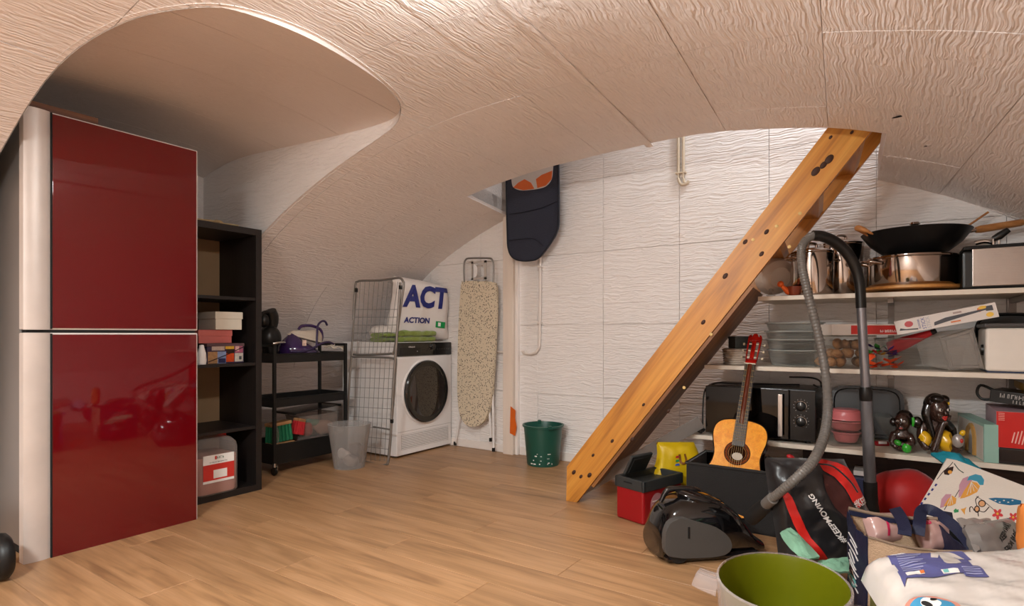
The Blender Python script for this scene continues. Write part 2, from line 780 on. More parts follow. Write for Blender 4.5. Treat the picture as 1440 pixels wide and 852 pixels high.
bpy.context.view_layer.update()
dg = bpy.context.evaluated_depsgraph_get()
newm = [(o, bpy.data.meshes.new_from_object(o.evaluated_get(dg))) for o in todo]
for o, me in newm:
    o.modifiers.clear()
    o.data = me
    me.set_sharp_from_angle(angle=math.radians(40))
for o in (cut_alc, cut_well):
    bpy.data.objects.remove(o)
for o in panels:
    if len(o.data.polygons) == 0:
        bpy.data.objects.remove(o)

# alcove side walls: from the vault's cut edge up to the alcove vault
wa = MB()
n = len(_alc)
for i in range(n - 1):
    (xa, ya), (xb, yb) = _alc[i], _alc[i + 1]
    d = Vector((xb - xa, yb - ya, 0))
    if d.length < 1e-6:
        continue
    o = Vector((d.y, -d.x, 0)).normalized() * 0.02
    inn = o * -.15
    for k in range(4):
        t0, t1 = k / 4, (k + 1) / 4
        if d.length < .3 and k:
            continue
        if d.length < .3:
            t0, t1 = 0, 1
        A, B = Vector((xa, ya, 0)) + d * t0 + inn, Vector((xa, ya, 0)) + d * t1 + inn
        lo = [zc(A.x) - .001, zc(B.x) - .001]
        if A.x < -3.3:
            lo[0] = 0
        if B.x < -3.3:
            lo[1] = 0
        hi = [zn(A.x, A.y) + .03, zn(B.x, B.y) + .03]
        if hi[0] - lo[0] < .002 or hi[1] - lo[1] < .002:
            lo = [min(lo[0], hi[0] - .03), min(lo[1], hi[1] - .03)]
        a0, b0 = Vector((A.x, A.y, lo[0])), Vector((B.x, B.y, lo[1]))
        a1, b1 = Vector((A.x, A.y, hi[0])), Vector((B.x, B.y, hi[1]))
        wa.face((a0, b0, b1, a1))
        wa.face((a0 + o, a1 + o, b1 + o, b0 + o))
tag(wa.build('wall_alcove', M_wall, smooth=30, fix=False), kind='structure')
tag(MB().bb((-3.86, .66, 0), (-3.775, 2.03, 2.12)).build('wall_alcove_back', M_side, smooth=0), kind='structure')

# well of the stairs above the opening
ws = MB()
WW = WELL[:-1] + [(-.03 + .81 * k / 12, 2.70) for k in range(1, 13)] + [(.78, 3.0), (.78, 3.3), (.78, 3.66)]
for i in range(len(WW) - 1):
    (xa, ya), (xb, yb) = WW[i], WW[i + 1]
    d = Vector((xb - xa, yb - ya, 0))
    o = Vector((-d.y, d.x, 0)).normalized() * (-0.05)
    if o.dot(Vector((-1.2 - xa, 3.3 - ya, 0))) > 0:
        o = -o
    za, zb = zc(xa) + .001, zc(xb) + .001
    za, zb = za + .022, zb + .022
    if xb > 0:
        za, zb = (za if xa < 0 else za + .05), zb + .05
    pts = [Vector((xa, ya, za)), Vector((xb, yb, zb)), Vector((xb, yb, 3.3)), Vector((xa, ya, 3.3))]
    ws.face(pts)
    ws.face([p + o for p in pts[::-1]])
tag(ws.build('wall_stairwell', M_wall, smooth=0, fix=False), kind='structure')
tag(MB().bb((-2.6, 2.5, 3.25), (.95, 3.8, 3.35)).build('ceiling_stairwell', M_trim, smooth=0), kind='structure')

# back wall with its half-metre tiles
wall_back = tag(MB().bb((XL - .1, YB + .013, -.05), (XR + .1, YB + .12, 3.3)).build('wall_back', M_joint, smooth=0), kind='structure')
zj = [0.0, .467, .968, 1.468, 1.97, 2.47, 2.97, 3.3]
k0 = -1.133
xs = [k0 + .524 * k for k in range(-6, 6)]
for i in range(len(xs) - 1):
    for j in range(len(zj) - 1):
        a, b = max(xs[i], XL), min(xs[i + 1], XR)
        if b - a < .03:
            continue
        if zj[j] > max(zc(a), zc(b)) and not (-2.7 < a < .7):
            continue
        o = rnd.uniform(-.002, .0015)
        MB().bb((a + .001, YB + o, zj[j] + .001), (b - .001, YB + .014, zj[j + 1] - .001), bev=.0015, seg=1).build('wall_panel', M_wall, wall_back, world=False)
# low side walls under the vault's springing, and the wall behind the camera
tag(MB().bb((XL - .1, YF, -.05), (XL, YB, .66)).build('wall_left', M_side, smooth=0), kind='structure')
tag(MB().bb((XR, YF, -.05), (XR + .1, YB, .62)).build('wall_right', M_side, smooth=0), kind='structure')
tag(MB().bb((XL - .1, YF - .1, -.05), (XR + .1, YF, 2.1)).build('wall_rear', M_side, smooth=0), kind='structure')

# rib strip covering the joint along the crown
rb = MB()


def ribf(u, v):
    y = .1 + (2.985 - .1) * v
    x = XLN[6] - .07 * (y - 2) + (u - .5) * .040
    return Vector((x, y, zc(x) - .013 + .02 * abs(u - .5) ** 2))


rb.grid(ribf, 6, 30, thick=-.014)
tag(rb.build('trim_1', M_vault), kind='structure')

# post, boards and baseboard of the back wall
M_post = M('post_paint', '#e6d6c8', 0.4, var=(3, .04, (8, 8, 1)))
post = tag(MB().bb((-2.455, YB - .055, 0), (-2.365, YB, 2.4), bev=.004).build('trim_2', M_post), kind='structure')
tag(MB().bb((-2.362, YB - .03, 0), (-2.335, YB, 2.4), bev=.003).build('trim_3', M_trim), kind='structure')
tape = MB()
ty = YB - .0562
tp = [at(718, 571, y=ty), at(725, 577, y=ty), at(724.5, 588, y=ty), at(726.5, 600, y=ty), at(724.5, 613, y=ty), at(717, 609, y=ty), at(717.5, 590, y=ty)]
tape.prism([(p.x, p.z) for p in tp], 0, .0012, m=Matrix.Translation((0, ty, 0)) @ Matrix.Rotation(PI / 2, 4, 'X'))
tape.build('tape', M('orange_tape', '#d8641c', 0.45), post)['label'] = 'torn strip of orange tape'
tag(MB().bb((-2.33, YB - .014, 0), (XR, YB, .062), bev=.004).build('baseboard_back', M_trim), kind='structure')
tag(MB().bb((XL, YB - .014, 0), (-2.457, YB, .062), bev=.004).build('baseboard_back_left', M_trim), kind='structure')

# laminate floor
floor = tag(MB().bb((XL - .1, YF - .1, -.08), (XR + .1, YB + .1, -.012)).build('floor', M('floor_gap', '#3c2a1c', .8), smooth=0), kind='structure')


def wood(name, c0, c1, c2, axis=0, rough=0.38, scale=1.0, bumpk=0.06, knots=False, rnd_amt=0.10):
    m = bpy.data.materials.new(name)
    m.use_nodes = True
    nt = m.node_tree
    b = nt.nodes['Principled BSDF']
    b.inputs['Roughness'].default_value = rough
    tc = nt.nodes.new('ShaderNodeTexCoord')
    oi = nt.nodes.new('ShaderNodeObjectInfo')
    off = nt.nodes.new('ShaderNodeVectorMath')
    off.operation = 'MULTIPLY_ADD'
    off.inputs[1].default_value = (37, 37, 37)
    nt.links.new(oi.outputs['Random'], off.inputs[0])
    nt.links.new(tc.outputs['Object'], off.inputs[2])
    s = [16.0, 16.0, 16.0]
    s[axis] = 1.6
    mp = nt.nodes.new('ShaderNodeMapping')
    mp.inputs['Scale'].default_value = [v * scale for v in s]
    nt.links.new(off.outputs[0], mp.inputs['Vector'])
    n1 = nt.nodes.new('ShaderNodeTexNoise')
    n1.inputs['Scale'].default_value = 1.0
    n1.inputs['Detail'].default_value = 5.0
    n1.inputs['Distortion'].default_value = 1.2
    nt.links.new(mp.outputs['Vector'], n1.inputs['Vector'])
    cr = nt.nodes.new('ShaderNodeValToRGB')
    cr.color_ramp.elements[0].position = .28
    cr.color_ramp.elements[0].color = (*lin(c0), 1)
    cr.color_ramp.elements[1].position = .74
    cr.color_ramp.elements[1].color = (*lin(c2), 1)
    e = cr.color_ramp.elements.new(.48)
    e.color = (*lin(c1), 1)
    nt.links.new(n1.outputs['Fac'], cr.inputs['Fac'])
    s2 = [120.0, 120.0, 120.0]
    s2[axis] = 4.0
    mp2 = nt.nodes.new('ShaderNodeMapping')
    mp2.inputs['Scale'].default_value = [v * scale for v in s2]
    nt.links.new(off.outputs[0], mp2.inputs['Vector'])
    n2 = nt.nodes.new('ShaderNodeTexNoise')
    n2.inputs['Scale'].default_value = 1.0
    n2.inputs['Detail'].default_value = 3.0
    nt.links.new(mp2.outputs['Vector'], n2.inputs['Vector'])
    mr = nt.nodes.new('ShaderNodeMapRange')
    mr.inputs['From Min'].default_value = .3
    mr.inputs['From Max'].default_value = .7
    mr.inputs['To Min'].default_value = .88
    mr.inputs['To Max'].default_value = 1.08
    nt.links.new(n2.outputs['Fac'], mr.inputs['Value'])
    mr2 = nt.nodes.new('ShaderNodeMapRange')
    mr2.inputs['To Min'].default_value = 1 - rnd_amt
    mr2.inputs['To Max'].default_value = 1 + rnd_amt * .6
    nt.links.new(oi.outputs['Random'], mr2.inputs['Value'])
    mu = nt.nodes.new('ShaderNodeMath')
    mu.operation = 'MULTIPLY'
    nt.links.new(mr.outputs['Result'], mu.inputs[0])
    nt.links.new(mr2.outputs['Result'], mu.inputs[1])
    hs = nt.nodes.new('ShaderNodeHueSaturation')
    nt.links.new(cr.outputs['Color'], hs.inputs['Color'])
    nt.links.new(mu.outputs[0], hs.inputs['Value'])
    nt.links.new(hs.outputs['Color'], b.inputs['Base Color'])
    bp = nt.nodes.new('ShaderNodeBump')
    bp.inputs['Strength'].default_value = bumpk
    bp.inputs['Distance'].default_value = .004
    nt.links.new(n2.outputs['Fac'], bp.inputs['Height'])
    nt.links.new(bp.outputs['Normal'], b.inputs['Normal'])
    return m


M_floor = wood('laminate', '#8d6848', '#aa815a', '#b98f69', 0, .40)
PW, PL = .192, 1.285
ys = YF
row = 0
while ys < YB:
    x = XL - .1 - ((row * .43) % 1.0) * PL
    while x < XR + .05:
        a, b = max(x, XL - .05), min(x + PL, XR + .05)
        if b - a > .02:
            MB().bb((a + .0006, ys + .0006, -.013), (b - .0006, min(ys + PW, YB + .02) - .0006, 0), bev=.0009, seg=1).build('floor_plank', M_floor, floor, world=False, smooth=0)
        x += PL
    ys += PW
    row += 1

# ceiling lamp (just above the frame)
lamp = thing('ceiling_light', (LAMP_POS[0], LAMP_POS[1], zc(LAMP_POS[0]) - .002), 'round white ceiling lamp on the vault above the floor', 'lamp')
lz = lamp.location.z
MB(Matrix.Translation((LAMP_POS[0], LAMP_POS[1], 0))).lathe([(.0, lz), (.10, lz), (.10, lz - .02), (.0, lz - .02)], 32).build('lamp_base', M_trim, lamp)
M_lamp = bpy.data.materials.new('lamp_glow')
M_lamp.use_nodes = True
_b = M_lamp.node_tree.nodes['Principled BSDF']
_b.inputs['Base Color'].default_value = (.9, .9, .9, 1)
_b.inputs['Emission Color'].default_value = (*LAMP_COL, 1)
_b.inputs['Emission Strength'].default_value = LAMP_STRENGTH
MB(Matrix.Translation((LAMP_POS[0], LAMP_POS[1], 0))).lathe([(.09, lz - .02), (.088, lz - .04), (.07, lz - .06), (.04, lz - .07), (0, lz - .073)], 32).build('lamp_shade', M_lamp, lamp)


def on_vault(px, py):
    v = ray(px, py)
    o = Vector((0, 0, CAM_Z))
    t = 1.0
    for _ in range(60):
        p = o + v * t
        t += (zc(p.x) - p.z) * .5
    return o + v * t


M_hole = M('dark_hole', '#1a1412', .9)
for px, py, r, e in ((1265, 163, .011, 2.2), (618, 295, .006, 1.2), (1302, 205, .006, 1.0), (1276, 265, .009, 2.6)):
    p = on_vault(px, py)
    n_ = vn(p.x)
    MB(frame(p - n_ * .0018, (1, -.25, 0), -n_)).lathe([(0, 0), (r, 0), (r * .8, .001), (0, .0012)], 10, sx=e, sy=.7).build('nail_hole', M_hole, ceiling, world=False)
from mathutils import noise as _n


def jitter(mb, amp, scale, seed=0.0, keep=None):
    """soft uneven surface, displaced along the normals"""
    bm = mb.bm
    bm.normal_update()
    off = Vector((seed * 3.1, seed * 1.7, seed * 2.3))
    mv = [(v, v.normal * (_n.noise(v.co * scale + off) * amp)) for v in bm.verts]
    for v, d in mv:
        if keep is None or keep(v.co):
            v.co += d
    return mb


def pillow(m, w, h, t, nu=20, nv=20, wr=0.004, ws=18, seed=1.0, pw=4.0, shape=None, back=1.0):
    """a filled bag: frame X across, Y up, Z out; closed front and back surfaces"""
    mb = MB()
    off = Vector((seed * 5.3, seed * 2.9, 0))

    def s(u, v, side):
        a, b = 2 * u - 1, 2 * v - 1
        e = max(0.0, (1 - abs(a) ** pw)) ** .5 * max(0.0, (1 - abs(b) ** pw)) ** .5
        x, y = a * w / 2, b * h / 2
        if shape:
            x, y = shape(x, y)
        z = side * t / 2 * e * (1 if side > 0 else back)
        k = _n.noise(Vector((x * ws, y * ws, side * 3.0)) + off) + .5 * _n.noise(Vector((x * ws * 2.7, y * ws * 2.7, side * 3.0)) + off)
        z += side * wr * k * min(1.0, e * 2)
        return m @ Vector((x, y, z))
    mb.grid(lambda u, v: s(u, v, 1), nu, nv)
    mb.grid(lambda u, v: s(u, v, -1), nu, nv)
    bmesh.ops.remove_doubles(mb.bm, verts=mb.bm.verts, dist=1e-4)
    return mb, s


# ------------------------------------------------------------------ materials used on this side
M_steel_gray = M('fridge_side_gray', '#8b8885', 0.35, 0.55, var=(3, .04))
M_silver = M('silver_paint', '#c6bab3', 0.42, 0.25)
M_red = M('red_glass', '#5c050c', 0.03, 0.0, var=(2, .03), spec=0.5, ior=1.68)
M_whiteline = M('white_edge', '#d9cfc9', 0.3)
M_black = M('black_plastic', '#141312', 0.35)
M_blackm = M('black_matte', '#171514', 0.65)
M_bookb = M('black_brown_veneer', '#1c1614', 0.5, bump=(1, .08, (60, 60, 6)))
M_bback = M('beige_hardboard', '#8f7152', 0.8)
M_chrome = M('chrome', '#cfcac6', 0.14, 1.0, var=(3, .02))
M_tube = M('grey_tube', '#8d8883', 0.35, 0.6)
M_white = M('white_enamel', '#ebe6e3', 0.25, var=(3, .015))
M_navy = M('navy_print', '#20256e', 0.5)
M_lime = M('lime_towel', '#7d8f35', 0.95, bump=(160, .6), sheen=0.4)
M_clearplast = glass('clear_plastic', '#d8d4d0', 0.12, 0.85)
M_frost = glass('frosted_plastic', '#d3cfcc', 0.45, 0.78)
M_paper = M('white_paper', '#e9e4df', 0.6)
M_redprint = M('red_print', '#c8332a', 0.5)
M_darkgap = M('dark_gap', '#0a0a0a', 0.8)

# ------------------------------------------------------------------ fridge
FX = -2.82
fr = thing('fridge', (-3.13, 1.11, 0), 'tall red glass fronted fridge freezer with silver edge strip in the left alcove', 'fridge')
fy0, fy1 = .775, 1.445
ftop = at(178, 185, x=FX).z
fdiv = at(160, 466, x=FX).z
fbot = at(180, 762, x=FX).z
MB().bb((-3.44, fy0 + .005, .055), (FX - .065, fy1 - .005, ftop - .012), bev=.006).build('body', M_steel_gray, fr)
MB().bb((-3.42, fy0 + .02, .012), (FX - .10, fy1 - .02, .055)).build('plinth', M_darkgap, fr)
for sx in (-3.38, FX - .14):
    for sy in (fy0 + .05, fy1 - .05):
        MB(Matrix.Translation((sx, sy, 0))).lathe([(.022, 0), (.022, .02), (.012, .02), (.012, .05)], 12).build('foot', M_black, fr)
ys0 = at(71, 470, x=FX).y
for nm, z0, z1 in (('upper_door', fdiv + .006, ftop), ('lower_door', fbot - .004, fdiv - .006)):
    d = MB().bb((FX - .058, fy0, z0), (FX - .006, fy1, z1), bev=.005).build(nm, M_whiteline, fr)
    MB().bb((FX - .008, ys0 + .006, z0 + .007), (FX + .001, fy1 - .009, z1 - .007), bev=.0015).build('glass_panel', M_red, d)['label'] = 'glossy dark red glass panel'
    hs = MB()

    def strip(u, v, z0=z0, z1=z1):
        y = fy0 + (ys0 - fy0) * u
        return Vector((FX - .006 + .009 * math.sin(PI * u) ** .8, y, z0 + (z1 - z0) * v))
    hs.grid(strip, 10, 2, thick=.004)
    hs.build('handle_strip', M_silver, d)['label'] = 'silver rounded handle strip'
    MB().bb((FX - .006, ys0 + .0005, z0 + .003), (FX + .0025, ys0 + .0055, z1 - .003)).build('edge_line', M_darkgap, d)
MB().bb((FX - .056, fy0 + .01, fdiv - .008), (FX - .012, fy1 - .01, fdiv + .008)).build('door_gap', M_darkgap, fr)

# things lying on the fridge
M_brownwood = wood('dark_board_wood', '#4a2c1a', '#6d4024', '#865430', 1, .6)
cr = thing('wooden_tray', (-2.96, .88, ftop - .012), 'brown wooden tray lying on top of the red fridge', 'tray', rz=.1)
ct = cr.location
MB(Matrix.Translation((ct.x, ct.y, ct.z))).bb((-.10, -.10, .001), (.10, .16, .012)).build('tray_base', M_brownwood, cr)
for a, b in (((-.10, -.10, .012), (-.085, .16, .05)), ((.085, -.10, .012), (.10, .16, .05)), ((-.085, -.10, .012), (.085, -.085, .05)), ((-.085, .145, .012), (.085, .16, .05))):
    MB(Matrix.Translation(ct)).bb(a, b, bev=.002).build('tray_side', M_brownwood, cr)
dk = MB(Matrix.Translation((-2.99, 1.13, ftop + .012)))
dk.ball((0, 0, 0), (.06, .10, .022), 16, 8)
dk.tube([(0, .08, 0), (.02, .16, .002), (.0, .24, -.008)], [.014, .010, .008], 8, smooth=4)
tag(dk.build('dark_pouch', M_blackm, None, loc=(-2.99, 1.13, ftop - .012)), 'dark soft pouch lying on the fridge behind its top edge', 'pouch')

# ------------------------------------------------------------------ bookcase
BX, BY0, BY1, BT = -3.05, 1.50, 1.925, 1.505
bc = thing('bookcase', (-3.245, 1.71, 0), 'tall narrow black brown open bookcase between the fridge and the trolley', 'bookcase')
BB_ = -3.44
MB().bb((BB_, BY0, 0), (BX, BY0 + .036, BT), bev=.001).build('side_panel', M_bookb, bc)
MB().bb((BB_, BY1 - .036, 0), (BX, BY1, BT), bev=.001).build('side_panel', M_bookb, bc)
MB().bb((BB_, BY0 + .036, BT - .036), (BX, BY1 - .036, BT), bev=.001).build('top_panel', M_bookb, bc)
MB().bb((BB_, BY0 + .036, 0), (BX, BY1 - .036, .036), bev=.001).build('bottom_panel', M_bookb, bc)
MB().bb((BB_ - .004, BY0 + .036, .036), (BB_ + .002, BY1 - .036, BT - .036)).build('back_panel', M_bback, bc)['label'] = 'beige hardboard back'
shz = [at(330, p, x=BX).z for p in (417, 511, 603)]
for z in shz:
    MB().bb((BB_ + .003, BY0 + .0365, z - .017), (BX - .006, BY1 - .0365, z), bev=.001).build('shelf', M_bookb, bc)

# on top of the bookcase
st = MB()
r_ = random.Random(5)
for k in range(9):
    y0 = 1.53 + r_.uniform(0, .12)
    st.tube([(-3.10 + r_.uniform(-.03, .02), y0, BT + .004 + .004 * (k % 3)), (-3.10 + r_.uniform(-.03, .02), y0 + .16, BT + .006 + .004 * (k % 3))], .004, 6)
st.ball((-3.11, 1.70, BT + .014), (.02, .03, .014), 10, 6)
tag(st.build('straw_bundle', M('straw', '#b39a73', .9), None, loc=(-3.10, 1.64, BT)), 'small bundle of pale straw lying on top of the bookcase', 'straw bundle')

z2 = shz[1]
# photo box, pink box, white shoebox stacked in the second compartment
M_photo = bpy.data.materials.new('photo_print')
M_photo.use_nodes = True
nt = M_photo.node_tree
tc = nt.nodes.new('ShaderNodeTexCoord')
vo = nt.nodes.new('ShaderNodeTexVoronoi')
vo.inputs['Scale'].default_value = 17
nt.links.new(tc.outputs['Object'], vo.inputs['Vector'])
rp = nt.nodes.new('ShaderNodeValToRGB')
for k, (p, c) in enumerate(((0, '#3a3048'), (.3, '#a39080'), (.5, '#d98c48'), (.62, '#5a7ab5'), (.8, '#c9c0c9'), (1, '#8d5f6a'))):
    e = rp.color_ramp.elements[0] if k == 0 else (rp.color_ramp.elements[1] if k == 5 else rp.color_ramp.elements.new(p))
    e.position = p
    e.color = (*lin(c), 1)
rp.color_ramp.interpolation = 'CONSTANT'
sp = nt.nodes.new('ShaderNodeSeparateColor')
nt.links.new(vo.outputs['Color'], sp.inputs['Color'])
nz = nt.nodes.new('ShaderNodeTexNoise')
nz.inputs['Scale'].default_value = 30
nt.links.new(tc.outputs['Object'], nz.inputs['Vector'])
ad = nt.nodes.new('ShaderNodeMath')
ad.operation = 'MULTIPLY_ADD'
ad.inputs[1].default_value = .5
nt.links.new(nz.outputs['Fac'], ad.inputs[0])
mm = nt.nodes.new('ShaderNodeMath')
mm.operation = 'MULTIPLY'
mm.inputs[1].default_value = .6
nt.links.new(sp.outputs['Red'], mm.inputs[0])
nt.links.new(mm.outputs[0], ad.inputs[2])
nt.links.new(ad.outputs[0], rp.inputs['Fac'])
nt.links.new(rp.outputs['Color'], nt.nodes['Principled BSDF'].inputs['Base Color'])
nt.nodes['Principled BSDF'].inputs['Roughness'].default_value = .25

pby = 1.735
pb = thing('photo_box', (-3.22, pby, z2), 'box printed with dark colour photos at the bottom of the bookcase stack', 'box')
mB = Matrix.Translation((-3.22, pby, z2))
MB(mB).bb((-.13, -.105, .001), (.13, .105, .095), bev=.004).build('box_body', M_photo, pb)
MB(mB).bb((-.132, -.107, .095), (.132, .107, .112), bev=.003).build('lid', M('photo_lid', '#5a4348', .3), pb)
for (u0, u1, v0, v1, col) in ((.02, .27, .0, .60, '#a07a55'), (.27, .50, .0, .60, '#7f92b8'), (.29, .49, .02, .25, '#252a52'), (.50, .72, .06, .50, '#b8431a'), (.52, .72, .50, .72, '#2a1a16'), (.48, .72, .72, .98, '#c99a35'), (.74, .97, .52, .90, '#9a5068'), (.76, .86, .60, .86, '#c9a098'), (.74, .97, .06, .50, '#b3ada2'), (.12, .46, .66, .98, '#b39f94'), (.86, .93, .16, .34, '#3a3c42')):
    MB(mB).bb((.1300, -.105 + .21 * u0, .002 + .108 * v0), (.1306 + .0003 * (v1 - v0 < .3), -.105 + .21 * u1, .002 + .108 * v1)).build('photo_patch', M('photo' + col, col, .3, var=(60, .18)), pb)
stp = MB(mB)
stp.tube([(.1335, -.10, .012), (.134, 0, .048), (.1335, .104, .092)], .0022, 6)
stp.build('cord', M_black, pb)
pk = thing('pink_box', (-3.23, 1.70, z2 + .1125), 'salmon pink flat box between the photo box and the white shoebox', 'box')
mB = Matrix.Translation(pk.location)
M_pink = M('salmon_card', '#b9615a', .55)
MB(mB).bb((-.11, -.10, 0), (.11, .085, .055), bev=.003).build('box_body', M_pink, pk)
MB(mB).bb((-.113, -.103, .04), (.113, .088, .075), bev=.003).build('lid', M_pink, pk)
sb_ = thing('shoebox', (-3.20, 1.762, z2 + .188), 'white shoebox with lid on top of the stack in the bookcase', 'box', rz=-.04)
mB = Matrix.Translation(sb_.location) @ rotz(-.04)
M_ivory = M('ivory_card', '#cfc6b6', .6)
MB(mB).bb((-.10, -.074, 0), (.10, .074, .075), bev=.003).build('box_body', M_ivory, sb_)
MB(mB).bb((-.104, -.078, .06), (.104, .078, .10), bev=.003).build('lid', M_ivory, sb_)
cup = MB(Matrix.Translation((-3.09, 1.60, z2)))
cup.lathe([(0, 0), (.022, 0), (.025, .02), (.022, .06), (.014, .09), (.011, .105), (0, .107)], 16)
tag(cup.build('white_bottle', M_white, None, loc=(-3.09, 1.60, z2)), 'small white bottle beside the photo box in the bookcase', 'bottle')

# jerrycan
jc = thing('jerrycan', (-3.17, 1.665, .036), 'translucent jerrycan of pink liquid on the bottom shelf of the bookcase', 'jerrycan')
mj = Matrix.Translation(jc.location) @ Matrix.Diagonal((1, 1, .90, 1))
M_jerry = glass('jerry_plastic', '#d3c6bf', .3, .82)
M_liquid = M('pink_liquid', '#cf968a', .25)
prof = []
jb = MB(mj)
prof = [(.0, 0), (.135, 0), (.143, .012), (.143, .27), (.137, .30), (.115, .325), (.09, .335), (0, .336)]
jb.lathe(prof, 40, sx=.93, sy=.86, sup=7)
jb.build('body', M_jerry, jc)
MB(mj).lathe([(0, .006), (.131, .006), (.137, .015), (.137, .225), (0, .225)], 40, sx=.93, sy=.86, sup=7).build('liquid', M_liquid, jc)
jh = MB(mj)
jh.tube([(.0, -.06, .33), (.0, -.045, .352), (.0, .03, .355), (.0, .055, .33)], .014, 10, smooth=4)
jh.build('handle', M_jerry, jc)
MB(mj @ Matrix.Translation((0, .085, .318))).lathe([(.027, 0), (.027, .028), (.022, .033), (0, .034)], 20).build('cap', M_redprint, jc)
lb = MB(mj)
lb.bb((.1335, -.085, .075), (.1345, .085, .24))
lo_ = lb.build('label', M_paper, jc)
lo_['label'] = 'white and red printed label'
lm = MB(mj)
lm.bb((.1345, -.085, .09), (.1350, .085, .185))
lm.build('label_band', M_redprint, lo_)
lm = MB(mj)
lm.bb((.1350, -.03, .10), (.1354, .045, .15))
lm.build('label_window', M_paper, lo_)
marks('label_mark', frame(mj @ Vector((.1346, .005, .222)), (0, 1, 0)) @ Matrix.Rotation(PI / 2, 4, 'X'), .05, .014, 5, M('dark_green_print', '#2f5a35', .5), lo_)
marks('label_mark', frame(mj @ Vector((.1352, .0, .197)), (0, 1, 0)) @ Matrix.Rotation(PI / 2, 4, 'X'), .10, .005, 14, M_blackm, lo_, 4)
MB(mj).bb((.1345, -.022, .212), (.1352, -.012, .232)).build('label_emblem', M_redprint, lo_)

# ------------------------------------------------------------------ black trolley
TX0, TX1, TY0, TY1 = -3.585, -3.275, 2.15, 2.735
tr = thing('trolley', ((TX0 + TX1) / 2, (TY0 + TY1) / 2, 0), 'black three tier metal trolley on casters beside the bookcase', 'trolley')
M_tro = M('trolley_black', '#121110', .45)
for x in (TX0 + .01, TX1 - .01):
    for y in (TY0 + .01, TY1 - .01):
        MB().bb((x - .009, y - .011, .075), (x + .009, y + .011, .835), bev=.003).build('post', M_tro, tr)
        c = MB(Matrix.Translation((x, y, 0)))
        c.lathe([(.012, .052), (.012, .076), (.006, .08)], 10)
        c.box((0, .014, .04), (.030, .006, .045), bev=.002)
        c.box((0, -.014, .04), (.030, .006, .045), bev=.002) if False else None
        cs = c.build('caster', M_chrome, tr)
        MB(Matrix.Translation((x, y, .026)) @ Matrix.Rotation(PI / 2, 4, 'X')).lathe([(0, -.01), (.022, -.01), (.026, -.006), (.026, .006), (.022, .01), (0, .01)], 18).build('wheel', M_black, cs)
for y in (TY0 + .01, TY1 - .01):
    MB().bb((TX0 + .0, y - .011, .818), (TX1 - .0, y + .011, .836), bev=.003).build('end_bar', M_tro, tr)


def tray(z, h, name='tray'):
    mb = MB()
    mb.bb((TX0 + .006, TY0 + .006, z), (TX1 - .006, TY1 - .006, z + .004))
    for a, b in (((TX0 + .006, TY0 + .006, z), (TX0 + .010, TY1 - .006, z + h)), ((TX1 - .010, TY0 + .006, z), (TX1 - .006, TY1 - .006, z + h)),
                 ((TX0 + .006, TY0 + .006, z), (TX1 - .006, TY0 + .010, z + h)), ((TX0 + .006, TY1 - .010, z), (TX1 - .006, TY1 - .006, z + h))):
        mb.bb(a, b, bev=.001)
    mb.tube([(TX0 + .006, TY0 + .006, z + h), (TX1 - .006, TY0 + .006, z + h), (TX1 - .006, TY1 - .006, z + h), (TX0 + .006, TY1 - .006, z + h)], .005, 8, closed=True)
    return mb.build(name, M_tro, tr)


tz1 = at(392, 503, x=TX1).z - .004
tz2 = at(392, 571, x=TX1).z
tz3 = at(392, 653, x=TX1).z
tray(tz1 - .03, .055)
tray(tz2 - .01, .055)
tray(tz3, .125)
T1 = tz1 - .026
T2 = tz2 - .006
T3 = tz3 + .004

# steam iron station on the top tray
M_purple = M('purple_plastic', '#372052', .12, coat=.6)
M_cream = M('cream_plastic', '#cdbfae', .35)
M_hose = M('purple_hose', '#3d2f52', .5)
ir = thing('steam_iron_station', (-3.43, 2.455, T1), 'purple steam iron station with cream iron on the trolley top', 'iron')
mi = Matrix.Translation(ir.location) @ rotz(PI / 2 - .15)    # X along the tray
ib = MB(mi)


def ibf(u, v):
    a = 2 * PI * u
    # egg shaped boiler: long axis X, higher at the front
    t = v
    r = math.sin(min(1.0, .25 + .75 * t) * PI / 2) if t < .4 else math.cos((t - .4) / .6 * PI / 2 * .92)
    z = .145 * t * (1.05 - .25 * math.cos(a))
    k = (1.0 if t < .4 else .35 + .65 * math.cos((t - .4) / .6 * PI / 2))
    return Vector((.145 * k * math.cos(a) - .02 * t, .105 * k * math.sin(a), z))


ib.grid(ibf, 36, 14, closed_u=True)
ib.build('boiler', M_purple, ir)
irn = MB(mi)
# iron: pointed sole resting nose-up on the boiler
sole = [(-.14, 0), (-.10, .028), (-.04, .046), (.04, .052), (.10, .05), (.12, .035), (.12, -.035), (.10, -.05), (.04, -.052), (-.04, -.046), (-.10, -.028)]
ms = mi @ Matrix.Translation((.04, 0, .143)) @ Matrix.Rotation(math.radians(14), 4, 'Y')
irn.m = ms
irn.prism(sole, 0, .012, bev=.003)
i_sole = irn.build('iron', M_cream, ir)
i2 = MB(ms)


def irb(u, v):
    a = 2 * PI * u
    c, s = math.cos(a), math.sin(a)
    k = (1 - v ** 2.2) ** .5 if v < 1 else 0
    x = (.12 if c > 0 else .125) * c * (.55 + .45 * k)
    y = .046 * s * k * (.72 + .28 * c)
    return Vector((x - .0, y, .012 + .07 * v * (.8 + .3 * c)))


